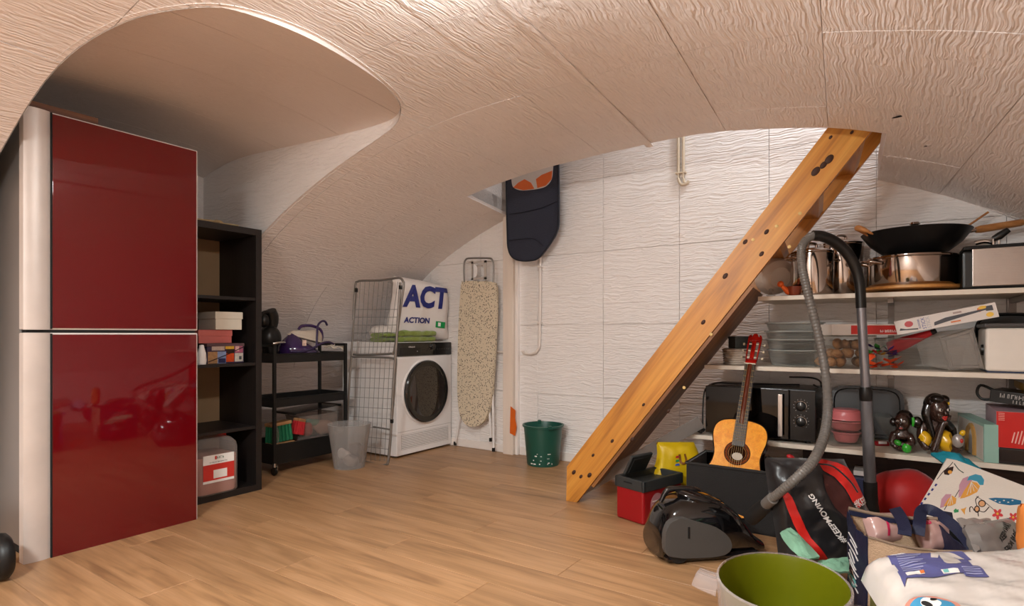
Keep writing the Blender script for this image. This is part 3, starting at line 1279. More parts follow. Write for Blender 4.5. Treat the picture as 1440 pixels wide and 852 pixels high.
i2.grid(irb, 28, 8, closed_u=True)
i2.build('iron_body', M_cream, i_sole)
ih = MB(ms)
ih.tube([(-.07, 0, .055), (-.05, 0, .085), (.02, 0, .105), (.09, 0, .095), (.118, 0, .05), (.118, 0, .01)], [.009, .011, .011, .010, .008, .006], 10, smooth=5)
ih.build('iron_handle', M_purple, i_sole)
hz = MB()
hp = [at(a, b, x=xx) for a, b, xx in ((445, 489, -3.36), (446, 470, -3.37), (447, 458, -3.40), (452, 452, -3.41), (457, 452, -3.41), (460, 457, -3.42))]
hz.tube(hp, .0075, 10, smooth=5)
hp = [at(a, b, x=xx) for a, b, xx in ((408, 494, -3.33), (420, 494.5, -3.325), (432, 493, -3.325), (441, 489, -3.33), (452, 483, -3.34), (462, 481, -3.36), (470, 484, -3.38))]
hz.tube(hp, .0075, 10, smooth=5)
hz.build('hose', M_hose, ir)
cl = MB()
for k in range(3):
    cl.tube([at(456 + 3 * k, 488 + k, x=-3.40), at(464 + 3 * k, 486 - k, x=-3.38), at(470, 490 - k, x=-3.36), at(476 + 3 * k, 487, x=-3.35), at(482, 492, x=-3.33)], .005, 8, smooth=4)
cl.build('power_cord', M_cream, ir)
st_ = at(427, 481, x=-3.318)
MB(frame(at(428, 482, x=-3.322), (0.15, 1, 0), (0, 0, 1))).bb((-.014, -.001, -.02), (.014, .001, .02)).build('sticker', M('sticker_print', '#d7b9a8', .4, var=(60, .4)), ir)

# black handheld cleaner standing on the left end of the tray
hv = thing('steam_cleaner', (-3.45, 2.235, T1), 'black handheld steam cleaner standing on the trolley top by the bookcase', 'cleaner')
mh = Matrix.Translation((-3.45, 2.235, T1)) @ rotz(.35)
b_ = MB(mh)
b_.ball((0, .0, .155), (.07, .078, .085), 20, 14)
b_.lathe([(.045, 0), (.055, .008), (.05, .08), (.06, .12)], 20)
b_.build('tank', M_black, hv)
b_ = MB(mh)
b_.tube([(0, .02, .215), (0, .025, .26), (0, .02, .30), (0, .0, .335)], [.03, .04, .044, .040], 16, smooth=4)
b_.ball((0, -.06, .27), (.035, .035, .045), 16, 10)
b_.build('head', M_black, hv)
b_ = MB(mh)
b_.tube([(.06, -.05, .12), (.085, -.02, .125), (.085, .04, .125)], .008, 10, smooth=4)
b_.build('chrome_clip', M_chrome, hv)
b_ = MB(mh)
b_.tube([(0, -.10, .30), (0, -.05, .325), (0, 0, .32)], .012, 10, smooth=4)
b_.build('handle', M_blackm, hv)
# folded magazine / flat things in the tray beside it
fl = MB()
fl.bb((-3.40, 2.19, T1 + .001), (-3.30, 2.30, T1 + .012), bev=.002)
tag(fl.build('booklet', M_paper, None, loc=(-3.35, 2.25, T1 + .001)), 'white booklet lying flat in the trolley top tray', 'booklet')

# bottom tray: brushes and clear bin
M_bin = glass('bin_clear', '#cbbfb6', .25, .84)
M_wood_l = wood('brush_wood', '#8d5f3a', '#ab7c4f', '#c09263', 1, .5)
M_green = M('green_bristle', '#0f6a45', .7, bump=(220, .6, (1, 1, .1)))
M_redb = M('red_bristle', '#b5121c', .7, bump=(220, .6, (1, 1, .1)))


def brush(name, loc, rz, L, W, H, mat, label, tilt=0.0, up=False):
    t = thing(name, loc, label, 'brush', rz=rz)
    m = Matrix.Translation(loc) @ rotz(rz) @ Matrix.Translation((0, 0, 0)) @ Matrix.Rotation(tilt, 4, 'X')
    hb = H if not up else 0
    b = MB(m)
    b.bb((-W / 2, -L / 2, hb), (W / 2, L / 2, hb + .022), bev=.005)
    b.build('wood_block', M_wood_l, t)
    nx, ny = 3, max(4, int(L / .025))
    br = MB(m)
    for i in range(nx):
        for j in range(ny):
            x = -W / 2 + W * (i + .5) / nx
            y = -L / 2 + L * (j + .5) / ny
            z0, z1 = (0, hb + .004) if not up else (.02, .02 + H)
            br.tube([(x * 1.25, y * 1.03, z0), (x, y, z1)] if not up else [(x, y, z0), (x * 1.25, y * 1.03, z1)], [.013, .0105] if not up else [.0105, .013], 7)
    o = br.build('bristles', mat, t)
    o['kind'] = 'stuff'
    return t


cbd = MB()
cbd.bb((-3.42, 2.17, T3), (-3.30, 2.335, .172), bev=.003)
tag(cbd.build('cardboard_box', M('card_brown', '#7a5a3c', .8), None, loc=(-3.36, 2.25, T3)), 'low brown cardboard box under the brushes in the trolley', 'box')
cbh = MB()
cbh.bb((-3.40, 2.165, .1725), (-3.318, 2.335, .195), bev=.006)
tag(cbh.build('wooden_brush_head', M_wood_l, None, loc=(-3.36, 2.25, .1725)), 'bare wooden brush head lying under the green scrubbing brush', 'brush')
brush('scrubbing_brush', (-3.36, 2.245, .2), 0, .155, .075, .105, M_green, 'wooden scrubbing brush with green bristles in the trolley bottom tray', tilt=.06)
brush('red_brush', (-3.36, 2.375, .225), 0, .055, .07, .085, M_redb, 'wooden brush with red bristles beside the green one in the trolley', tilt=-.25)
cbn = thing('storage_bin', (-3.44, 2.56, T3), 'clear plastic storage bin of bottles and cloths in the trolley', 'bin')
mb = MB(Matrix.Translation((-3.44, 2.56, T3)))
W2, L2, H2 = .105, .160, .262


def binf(u, v):
    a = 2 * PI * u
    c, s = math.cos(a), math.sin(a)
    g = (abs(c) ** 8 + abs(s) ** 8) ** (-1 / 8)
    k = .90 + .10 * v
    return Vector((W2 * c * g * k, L2 * s * g * k, .003 + H2 * v))


mb.grid(binf, 40, 4, closed_u=True, thick=.002)
mb.lathe([(0, .002), (W2 * .9, .002)], 4)
mb.build('bin_body', M_bin, cbn)
mb = MB(Matrix.Translation((-3.44, 2.56, T3)))
mb.tube([binf(k / 40, 1.0) for k in range(40)], .005, 6, closed=True)
mb.build('rim', M_bin, cbn)
for k, (dx, dy, dz, sx, sy, sz, col, lab, nm) in enumerate(((.045, -.075, .165, .035, .04, .05, '#e0554c', 'coral red bundled cloth inside the clear storage bin', 'cloth'), (.03, -.03, .215, .04, .05, .022, '#6bb09c', 'mint green cloth on top inside the clear storage bin', 'cloth'), (.045, .06, .17, .04, .08, .055, '#d9bcae', 'pale pink wrapped bundle inside the clear storage bin', 'bundle'), (.02, .03, .06, .05, .10, .05, '#8a6470', 'dull purple bundle low inside the clear storage bin', 'bundle'))):
    q = MB(Matrix.Translation((-3.44 + dx, 2.56 + dy, T3 + dz)))
    q.ball((0, 0, 0), (sx, sy, sz), 16, 12)
    jitter(q, .018, 22, k + 1)
    tag(q.build(nm, M('bin_cloth_%s' % col, col, .7), None, loc=(-3.44 + dx, 2.56 + dy, T3 + dz)), lab, nm)
lid = MB(Matrix.Translation((-3.44, 2.52, T3 + H2 + .045)) @ Matrix.Rotation(.06, 4, 'X'))
lid.bb((-.12, -.19, 0), (.12, .19, .006), bev=.002)
lid.bb((-.125, -.195, -.006), (.125, -.18, .010), bev=.002)
lid.bb((-.125, .18, -.006), (.125, .195, .010), bev=.002)
tag(lid.build('baking_tray', M('dark_tray', '#1a1716', .25), None, loc=(-3.44, 2.52, T3 + H2)), 'flat black tray resting on the clear bin in the trolley', 'tray')
tw = MB()
for k in range(7):
    p = at(428 + 2 * k, 584 - (k % 3), x=-3.36)
    tw.tube([p, p + Vector((0, .004 * (k - 3), .02 + .006 * (k % 2))), p + Vector((.0, .012 * (k - 3), .025))], .0022, 6, smooth=3)
bt = MB(Matrix.Translation((-3.335, 2.20, T3 + .125)))
bt.lathe([(0, 0), (.022, 0), (.024, .05), (.02, .085), (.01, .105), (.01, .125), (0, .126)], 16)
tag(bt.build('clear_bottle', M_bin, None, loc=(-3.335, 2.2, T3 + .125)), 'clear spray bottle behind the green brush in the trolley', 'bottle')

# ------------------------------------------------------------------ frosted waste bin
wb = thing('waste_bin', (-3.075, 2.585, 0), 'frosted translucent waste bin on the floor in front of the trolley', 'bin')
mw = Matrix.Translation(wb.location)
MB(mw).lathe([(0, .004), (.098, .004), (.10, .0), (.142, .292), (.145, .295), (.141, .296), (.098, .008), (0, .008)], 40, cap0=False, cap1=False).build('bin_wall', M_frost, wb)
for k, (dx, dy, dz, s, col) in enumerate(((-.02, -.03, .09, (.05, .035, .03), '#e6ded8'), (.03, .03, .12, (.05, .05, .045), '#8a7f7c'), (.02, -.01, .05, (.06, .05, .04), '#b5a59c'))):
    q = MB(Matrix.Translation((wb.location.x + dx, wb.location.y + dy, dz)))
    q.ball((0, 0, 0), s, 16, 10, rot=(.4, .3, k))
    jitter(q, .02, 25, k + 4)
    tag(q.build('crumpled_paper', M('litter%d' % k, col, .7), None, loc=(wb.location.x + dx, wb.location.y + dy, .01)), ('white crumpled paper inside the frosted waste bin', 'grey crumpled wrapper high inside the frosted waste bin', 'beige crumpled paper at the bottom of the frosted bin')[k], 'paper')

# ------------------------------------------------------------------ tumble dryer
DX, DY0, DY1, DT = -2.99, 2.945, 3.553, .842
dr = thing('tumble_dryer', (-3.29, (DY0 + DY1) / 2, 0), 'white tumble dryer with black round glass door in the corner', 'dryer')
MB().bb((-3.585, DY0, .012), (DX - .012, DY1, DT), bev=.006).build('body', M_white, dr)
MB().bb((DX - .02, DY0, .014), (DX, DY1, .735), bev=.006).build('front_panel', M_white, dr)
pan = MB().bb((DX - .02, DY0 + .001, .738), (DX + .004, DY1 - .001, DT - .004), bev=.008).build('control_panel', M('gloss_black_panel', '#101011', .12, coat=.5), dr)
for x in (-3.55, DX - .06):
    for y in (DY0 + .04, DY1 - .04):
        MB(Matrix.Translation((x, y, 0))).lathe([(.02, 0), (.02, .014)], 12).build('foot', M_black, dr)
dc = at(602, 550, x=DX + .03)
rr = (at(602, 507, x=DX + .03).z - at(602, 594, x=DX + .03).z) / 2
md = Matrix.Translation((DX, dc.y, dc.z)) @ Matrix.Rotation(PI / 2, 4, 'Y')
MB(md).lathe([(rr + .012, 0), (rr + .012, .004), (rr + .002, .010), (rr - .01, .008)], 64, cap0=False, cap1=False).build('door_seat', M_white, dr)
dd = MB(md).lathe([(rr, .002), (rr, .026), (rr - .008, .034), (rr - .03, .035), (rr - .042, .031), (rr - .042, .02)], 64, cap0=False, cap1=False).build('door', M('door_ring_black', '#131314', .14, coat=.4), dr)
MB(md).lathe([(rr - .041, .024), (rr - .043, .030), (rr * .5, .036), (0, .040)], 64, cap0=False).build('door_glass', M('door_glass_dark', '#1c1412', .05, coat=1.0), dd)
kn = at(608, 487.5, x=DX + .004)
mk = Matrix.Translation((DX + .004, kn.y, kn.z)) @ Matrix.Rotation(PI / 2, 4, 'Y')
MB(mk).lathe([(.024, 0), (.023, .014), (.018, .018), (0, .018)], 28).build('dial', M('dial_black', '#1b1b1c', .2, coat=.3), pan)
MB(mk).lathe([(.0245, 0), (.0245, .003)], 28).build('dial_ring', M_chrome, pan)
dwr = MB()
a, b = at(564, 489, x=DX), at(588, 492, x=DX)
dwr.bb((DX + .003, DY0 + .025, .75), (DX + .006, a.y + .20, .80), bev=.002)
dwr.build('water_drawer', M('drawer_black', '#171718', .2), pan)
fm = lambda y, z: frame((DX + .0066, y, z), (0, 1, 0)) @ Matrix.Rotation(PI / 2, 4, 'X')
marks('panel_text', fm(at(578, 485, x=DX).y, .806), .062, .011, 7, M_paper, pan, 3)
for k in range(6):
    y = at(614 + 3.2 * k, 490, x=DX).y
    MB().bb((DX + .004, y, .784), (DX + .0046, y + .009, .786)).build('panel_mark', M_tube, pan)
for k in range(9):
    a = PI * .75 + k * PI * 1.5 / 8
    MB().box((DX + .0043, kn.y + .031 * math.cos(a), kn.z + .031 * math.sin(a)), (.0006, .003, .003)).build('dial_mark', M_tube, pan)
MB(Matrix.Translation((DX + .0066, at(586, 491, x=DX).y, .772)) @ Matrix.Rotation(PI / 2, 4, 'Y')).lathe([(.003, 0), (.003, .001), (0, .0015)], 10).build('indicator', M_paper, pan)
# vent grille at the foot
gv = MB()
g0, g1 = at(563, 634, x=DX), at(632, 615, x=DX)
gy0, gy1 = DY0 + .045, DY1 - .04
gz0, gz1 = .055, .165
vent = MB().bb((DX - .002, gy0, gz0), (DX + .0012, gy1, gz1), bev=.001).build('vent_grille', M('vent_back', '#a29c98', .5), dr)
nsl = 9
for k in range(nsl):
    z = gz0 + .006 + (gz1 - gz0 - .012) * k / (nsl - 1)
    MB().bb((DX + .0005, gy0, z - .0036), (DX + .004, gy1, z + .0036), bev=.001, seg=1).build('slat', M_white, vent)
MB().bb((DX, DY0 + .01, .185), (DX + .0015, DY1 - .01, .187)).build('seam', M('seam_gray', '#9b948f', .6), dr)

# towels and bag on the dryer
def towel(loc, w, d, h, name, label, mat, seed, rz=0.0):
    mb = MB(Matrix.Translation(loc) @ rotz(rz))
    nlay = 2
    for k in range(nlay):
        z0 = h * k / nlay

        def f(u, v, z0=z0, k=k):
            a = 2 * PI * v
            c, s = math.cos(a), math.sin(a)
            g = (abs(c) ** 3.5 + abs(s) ** 3.5) ** (-1 / 3.5)
            y = (u - .5) * d
            e = 1 - .10 * abs(2 * u - 1) ** 6
            return Vector((w / 2 * c * g * e + .006 * (k - .5), y, z0 + h / nlay / 2 * (1 + s * g * e * .98)))
        mb.grid(f, 22, 22)
        for uu in (0, 1):
            vs = [mb.bm.verts.new(mb.m @ f(uu, q / 22)) for q in range(22)]
            mb.bm.faces.new(vs)
    bmesh.ops.remove_doubles(mb.bm, verts=mb.bm.verts, dist=1e-4)
    jitter(mb, .010, 16, seed)
    for v in mb.bm.verts:
        v.co.z = max(v.co.z, loc[2] + .0005)
    return tag(mb.build(name, mat, None, loc=loc), label, 'towel')


towel((-3.03, 3.20, DT), .075, .36, .085, 'green_towel', 'olive green folded towel on the dryer front in front of the bag', M_lime, 1.0, .03)
towel((-3.20, 3.03, DT), .20, .15, .07, 'green_towel', 'olive green crumpled towel on the dryer behind the drying rack', M_lime, 2.0, -.2)
wc = MB(Matrix.Translation((-3.31, 3.13, DT + .065)))
wc.ball((0, 0, 0), (.10, .13, .062), 24, 16)
jitter(wc, .02, 10, 3)
tag(wc.build('white_cloth', M('white_cotton', '#d9d0c8', .9, bump=(90, .3)), None, loc=(-3.31, 3.13, DT)), 'white cloth bundle behind the olive towels on the dryer', 'cloth')

bl = at(566, 478, x=-3.28)
mbag = frame((-3.135, 3.335, DT + .252), (.20, .43, 0)) @ Matrix.Rotation(PI / 2 + .03, 4, 'X')


def bagshape(x, y):
    k = 1 - .06 * (y / .2)
    return x * k + .012 * math.sin(y * 14), y * (1 - .10 * (x / .24)) - .02 * max(0, x / .24)


pb_, bs = pillow(mbag, .49, .47, .12, 26, 24, .010, 9, 2.0, 5.0, bagshape)
M_bagw = M('white_bag_plastic', '#e2d9d3', .38, var=(4, .03))
ab = thing('shopping_bag', (-3.125, 3.315, DT), 'full white plastic shopping bag with big navy letters on the dryer', 'bag')
pb_.build('bag_body', M_bagw, ab)


def on_bag(dx, dy, ang=0.0):
    def wv(c):
        x, y = c.x * math.cos(ang) - c.y * math.sin(ang) + dx, c.x * math.sin(ang) + c.y * math.cos(ang) + dy
        # invert the bag outline roughly
        yy = y / (1 - .10 * (x / .24)) + .02 * max(0, x / .24)
        xx = (x - .012 * math.sin(yy * 14)) / (1 - .06 * (yy / .2))
        p = bs(min(.995, max(.005, xx / .49 + .5)), min(.995, max(.005, yy / .47 + .5)), 1)
        nrm = (mbag.to_3x3() @ Vector((0, 0, 1)))
        return p + nrm * (.007 + c.z)
    return wv


text('bag_letters', 'ACT', mbag, .225, M_navy, ab, extrude=.0008, shear=.12, sx=.80, bold=.010, warp=on_bag(.028, .092, -.03))
text('bag_letters', 'ACTION', mbag, .06, M_navy, ab, extrude=.0008, shear=.1, sx=.9, bold=.002, warp=on_bag(-.045, -.085, -.02))
gs = MB()
gw = on_bag(.155, -.115, -.1)
gs.grid(lambda u, v: gw(Vector(((u - .5) * .085, (v - .5) * .05, .0005))), 6, 4, thick=.0006)
gs.build('green_emblem', M('green_print', '#0f8f4a', .5), ab)
gs = MB()
gw2 = on_bag(.145, -.113, -.1)
gs.grid(lambda u, v: gw2(Vector(((u - .5) * .024, (v - .5) * .03, .0012))), 3, 3, thick=.0006)
gs.build('emblem_white', M_paper, ab)

# ------------------------------------------------------------------ folded drying rack
ry = 2.785
R = lambda a, b, dy=0.0: at(a, b, y=ry + dy)
rk = thing('drying_rack', (-3.08, ry, 0), 'grey folded wire drying rack leaning against the dryer side', 'drying rack')
mb = MB()
mb.tube([R(497, 498), R(494.5, 502), R(497, 450), R(499.5, 402), R(503, 396), R(510, 394.5), R(535, 394), R(556, 391), R(563, 391), R(567, 396), R(567.5, 404), R(561, 450), R(554.5, 493), R(550, 497), R(540, 498), R(510, 499), R(497, 498)][2:], .0085, 10, smooth=2)
up = mb.build('upper_wing', M_tube, rk)
for k in range(9):
    t = (k + 1) / 10
    a0, a1 = R(500 + 66 * t, 396), R(496 + 56 * t, 499)
    MB().tube([a0, a1], .0018, 6).build('wire', M_tube, up)
for k, (p0, p1) in enumerate(((435, 435), (446, 446), (457, 457), (468, 468), (478, 478), (488, 488))):
    MB().tube([R(497.5 - k * .4, p0), R(562 - k * 1.5, p1)], .0018, 6).build('wire', M_tube, up)
mb = MB()
mb.tube([R(487, 640, -.01), R(490, 560, -.01), R(494, 507, -.01), R(498, 502, -.01), R(520, 502, -.01), R(548, 503, -.01), R(556, 506, -.01), R(557, 512, -.01), R(552, 580, -.01), R(546, 646, -.01)], .008, 10, smooth=2)
lw = mb.build('lower_wing', M_tube, rk)
for k in range(8):
    t = (k + 1) / 9
    MB().tube([R(495 + 60 * t, 504, -.01), R(489 + 58 * t, 648, -.01)], .0018, 6).build('wire', M_tube, lw)
for k in range(9):
    t = (k + 1) / 10
    MB().tube([R(494.5 - 6 * t, 504 + 135 * t, -.01), R(556 - 9 * t, 504 + 142 * t, -.01)], .0018, 6).build('wire', M_tube, lw)
mb = MB()
mb.tube([R(563, 397, -.022), R(559, 460, -.022), R(553, 545, -.022), R(549.5, 610, -.022), R(546, 648, -.022), R(542, 653.5, -.022), R(534, 654, -.022), R(516, 650, -.022), R(488, 643, -.022)], .009, 10, smooth=3)
mb.tube([R(501, 404, .02), R(494, 500, .02), R(488, 600, .02), R(485, 640, .02)], .007, 10, smooth=3)
mb.build('leg_frame', M_tube, rk)
mb = MB()
mb.tube([R(525, 600, -.022), R(549, 604, -.022)], .006, 8)
mb.build('cross_bar', M_tube, rk)
for px, py in ((501, 408), (563, 404), (551, 592)):
    p = R(px, py, -.02)
    MB().box((p.x, p.y, p.z), (.016, .022, .03), bev=.004).build('clip', M_black, rk)

# ------------------------------------------------------------------ ironing board against the back wall
iy = 3.47
K = lambda a, b, y=iy: at(a, b, y=y)
ibd = thing('ironing_board', (-2.72, iy, 0), 'upright ironing board with dotted cream cover leaning on the back wall', 'ironing board')
ol = [(648, 402), (650, 396), (656, 395), (690, 396), (696, 400), (697.5, 412), (697, 450), (693.5, 520), (690, 560), (684, 585), (675, 597), (664, 600), (655, 597), (647, 585), (643.5, 560), (643, 520), (645, 450)]
olp = [K(a, b) for a, b in ol]
sm = catmull([(p.x, p.z, 0) for p in olp], 4, True)
M_dots = bpy.data.materials.new('dotted_cover')
M_dots.use_nodes = True
nt = M_dots.node_tree
tc = nt.nodes.new('ShaderNodeTexCoord')
vo = nt.nodes.new('ShaderNodeTexVoronoi')
vo.inputs['Scale'].default_value = 80
nt.links.new(tc.outputs['Object'], vo.inputs['Vector'])
lt = nt.nodes.new('ShaderNodeMath')
lt.operation = 'LESS_THAN'
lt.inputs[1].default_value = .31
nt.links.new(vo.outputs['Distance'], lt.inputs[0])
mx = nt.nodes.new('ShaderNodeMix')
mx.data_type = 'RGBA'
mx.inputs[6].default_value = (*lin('#d8c8ae'), 1)
mx.inputs[7].default_value = (*lin('#5c5148'), 1)
nt.links.new(lt.outputs[0], mx.inputs[0])
nt.links.new(mx.outputs[2], nt.nodes['Principled BSDF'].inputs['Base Color'])
nt.nodes['Principled BSDF'].inputs['Roughness'].default_value = .8
MB().prism([(p.x, p.y) for p in sm], 0, .03, m=Matrix.Translation((0, iy + .03, 0)) @ Matrix.Rotation(PI / 2, 4, 'X'), bev=.008).build('cover', M_dots, ibd)
mb = MB()
mb.tube([K(653, 397), K(652.5, 374), K(655, 365), K(662, 363), K(686, 363), K(692, 365), K(694, 374), K(693.5, 397)], .007, 8, smooth=3)
mb.build('iron_rest', M_tube, ibd)
q0, q1 = K(664, 366), K(687, 393)
mb = MB()
mb.bb((K(663, 366).x, iy - .004, K(663, 394).z), (K(666, 366).x, iy + .004, K(663, 368).z))
mb.bb((K(681, 366).x, iy - .004, K(663, 394).z), (K(684, 366).x, iy + .004, K(663, 368).z))
mb.bb((K(663, 366).x, iy - .004, K(663, 371).z), (K(684, 366).x, iy + .004, K(663, 368).z))
mb.bb((K(663, 366).x, iy - .004, K(663, 394).z), (K(684, 366).x, iy + .004, K(663, 391).z))
mb.build('rest_plate', M('plate_grey', '#b9aea5', .4), ibd)
hp = MB()
hp.prism([(K(a, b).x, K(a, b).z) for a, b in ((665, 372), (668, 372), (671, 376), (671, 384), (669, 390), (665, 391))], 0, .006, m=Matrix.Translation((0, iy + .002, 0)) @ Matrix.Rotation(PI / 2, 4, 'X'))
hp.build('white_tab', M_white, ibd)
legs = [((650, 560), (640, 625)), ((645, 590), (637, 628)), ((692, 470), (694, 634)), ((688, 560), (690, 620))]
for (a, b), (c, d) in legs[:1] + legs[2:]:
    p0 = K(a, b, iy + .035)
    p1 = at(c, d, y=iy + (.05 if c < 660 else .03))
    p1.z = max(p1.z, .006)
    MB().tube([p0, p1], .008, 8).build('leg', M_white, ibd)
    MB().box((p1.x, p1.y, max(.018, p1.z + .01)), (.02, .02, .03), bev=.004).build('rubber_foot', M_black, ibd)

# ------------------------------------------------------------------ bucket
bk = thing('bucket', (-2.03, 3.395, 0), 'dark green plastic bucket with paint splashes on the floor by the post', 'bucket')
mbk = Matrix.Translation(bk.location)
M_bgreen = M('bucket_green', '#1d5043', .35, var=(7, .06))
MB(mbk).lathe([(0, .006), (.105, .006), (.108, 0), (.112, .012), (.134, .262), (.143, .264), (.144, .276), (.134, .277), (.130, .262), (.108, .012), (0, .012)], 48, cap0=False, cap1=False).build('bucket_wall', M_bgreen, bk)
for k, (a, s) in enumerate(((-.7, .012), (2.3, .012))):
    MB(mbk).box((.14 * math.cos(a), .14 * math.sin(a), .272), (.024, .024, .026), rot=(0, 0, a), bev=.004).build('handle_lug', M_bgreen, bk)
mb = MB(mbk)
mb.tube([(.14 * math.cos(-.7 + t * (3.0)) * 1.02, .14 * math.sin(-.7 + t * 3.0) * 1.02, .262 + .012 * math.sin(t * PI)) for t in [i / 12 for i in range(13)]], .004, 8)
mb.build('handle', M_bgreen, bk)
sp_ = MB(mbk)
r_ = random.Random(4)
for k in range(16):
    a = -PI / 2 + r_.uniform(-.3, 1.1)
    z = r_.choice((.02, .022, .03, .045, .06, .075, .09))
    rad = .112 + .022 * (z - .012) / .25 + .0005
    sp_.box((rad * math.cos(a), rad * math.sin(a), z), (.0012, r_.uniform(.004, .018), r_.uniform(.003, .008)), rot=(0, 0, a), bev=.0004, seg=1)
sp_.build('paint_splash', M_paper, bk)['kind'] = 'stuff'

# ------------------------------------------------------------------ pipes on the back wall
M_pipe = M('pipe_white', '#e4d9d0', .35)
py_ = YB - .022
pp = MB()
pp.tube([at(759.5, 362, y=py_), at(759.5, 420, y=py_), at(758.5, 480, y=py_), at(757, 490, y=py_), at(752, 496, y=py_), at(744, 497.5, y=py_), at(735, 495, y=py_)], .0105, 12, smooth=4)
pw_ = thing('water_pipe', (-2.17, py_, .6), 'thin white pipe bending to the post on the back wall', 'pipe')
pp.build('pipe', M_pipe, pw_)
for a, b in ((760, 375), (758.5, 454), (737, 494)):
    p = at(a, b, y=py_)
    MB().bb((p.x - .014, YB - .038, p.z - .007), (p.x + .014, YB, p.z + .007), bev=.003).build('pipe_clip', M_pipe, pw_)
pp = MB()
pp.tube([at(697, 494, y=py_), at(714, 496, y=py_)], .0105, 12)
tag(pp.build('short_pipe', M_pipe, None, loc=at(705, 495, y=py_)), 'short white pipe between the ironing board and the post', 'pipe')
cp_ = thing('cable_pipes', at(957, 230, y=py_), 'pair of cream pipes with elbows high on the back wall', 'pipe')
M_pipec = M('pipe_cream', '#d6c6ae', .4)
for k in range(2):
    x0 = 954 + 7 * k
    mb = MB()
    zt = 2.4
    p0 = at(x0, 240, y=py_ - .0)
    mb.tube([(p0.x, p0.y, zt), (p0.x, p0.y, p0.z), at(x0, 250, y=py_), at(x0 + 2, 257, y=py_), at(x0 + 6, 259.5 - 2 * k, y=py_), at(x0 + 12 - 5 * k, 258 - 4 * k, y=py_)], .0095, 12, smooth=3)
    mb.build('pipe', M_pipec, cp_)
p = at(958, 243, y=py_)
MB().bb((p.x - .035, YB - .034, p.z - .005), (p.x + .03, YB, p.z + .005), bev=.003).build('pipe_clip', M_pipec, cp_)

# ------------------------------------------------------------------ car mats hanging in the well
my = 3.44
Q = lambda a, b: at(a, b, y=my)
mt = thing('car_mats', Q(748, 300), 'set of navy car mats hanging from the stairwell above the post', 'car mat')
ol = [Q(712, 250), Q(713.5, 330), Q(715, 350), Q(720, 361), Q(730, 366), Q(745, 366.5), Q(757, 363), Q(768, 350), Q(778, 335), Q(784, 322), Q(785.5, 300), Q(785, 230)]
zt = 2.25
poly = [(ol[0].x, zt)] + [(p.x, p.z) for p in catmull(ol, 3)] + [(ol[-1].x, zt)]
M_mat = M('navy_carpet', '#1b1f33', .95, bump=(260, .7), sheen=.3)
mt0 = Matrix.Translation((0, my + .02, 0)) @ Matrix.Rotation(PI / 2, 4, 'X')
body = MB().prism(poly, 0, .02, m=mt0, bev=.004).build('mat', M_mat, mt)
body['label'] = 'navy carpet mat with bound edge'
mb = MB()
mb.tube([(x, my - .001, z) for x, z in poly], .006, 8, closed=False)
mb.build('bound_edge', M('navy_binding', '#11131f', .7), mt)
inner = [Q(716, 330), Q(748, 326), Q(770, 333)]
mb = MB()
mb.tube([Q(716, 301) + Vector((0, -.002, 0)), Q(738, 298) + Vector((0, -.003, 0)), Q(765, 291) + Vector((0, -.002, 0)), Q(783, 283) + Vector((0, -.002, 0))], .003, 6, smooth=4)
mb.tube([Q(716, 338) + Vector((0, -.002, 0)), Q(735, 336) + Vector((0, -.003, 0)), Q(752, 336) + Vector((0, -.002, 0)), Q(764, 346) + Vector((0, -.002, 0))], .003, 6, smooth=4)
mb.build('heel_pad_seam', M('navy_binding', '#11131f', .7), mt)
cardp = [Q(719, 240), Q(720, 258), Q(724, 265), Q(735, 268), Q(755, 266), Q(768, 262), Q(776, 252), Q(778, 235)]
cpoly = [(cardp[0].x, zt - .01)] + [(p.x, p.z) for p in catmull(cardp, 3)] + [(cardp[-1].x, zt - .01)]
cd = MB().prism(cpoly, 0, .002, m=Matrix.Translation((0, my - .0005, 0)) @ Matrix.Rotation(PI / 2, 4, 'X')).build('card_insert', M('card_print', '#cfc6c0', .4), mt)
cd['label'] = 'pale printed card insert with orange patches'
for pts in ([Q(722, 264), Q(729, 257), Q(738, 252), Q(747, 257), Q(752, 265.5), Q(736, 267.5)], [Q(756, 264.5), Q(754, 252), Q(762, 246), Q(777, 240), Q(776, 252), Q(768, 261)]):
    MB().prism([(p.x, p.z) for p in pts], 0, .001, m=Matrix.Translation((0, my - .0028, 0)) @ Matrix.Rotation(PI / 2, 4, 'X')).build('orange_print', M('orange_print', '#d9682c', .5), cd)
mb = MB()
mb.bb((Q(740, 250).x, my, zt - .02), (Q(741, 250).x + .03, my + .02, zt + .2))
mb.build('hanger', M_black, mt)
# ------------------------------------------------------------------ wooden stair
M_pine = wood('pine_stair', '#9a5f20', '#c07e2c', '#d4963f', 0, .42, .8, .05, rnd_amt=.06)
M_pine_d = wood('pine_dark', '#6a401c', '#8c5826', '#a16c34', 0, .5, .8, .05, rnd_amt=.05)
M_knot = M('knot', '#3a1d0c', .6)
SA = math.radians(6.0)
s_e = Vector((math.cos(SA), math.sin(SA), 0))
s_n = Vector((-math.sin(SA), math.cos(SA), 0))
s_p = at(800, 705, z=0.0)
S = lambda a, b: at(a, b, p=s_p, n=s_n)


def s2(v):
    return ((v - s_p).dot(s_e), v.z)


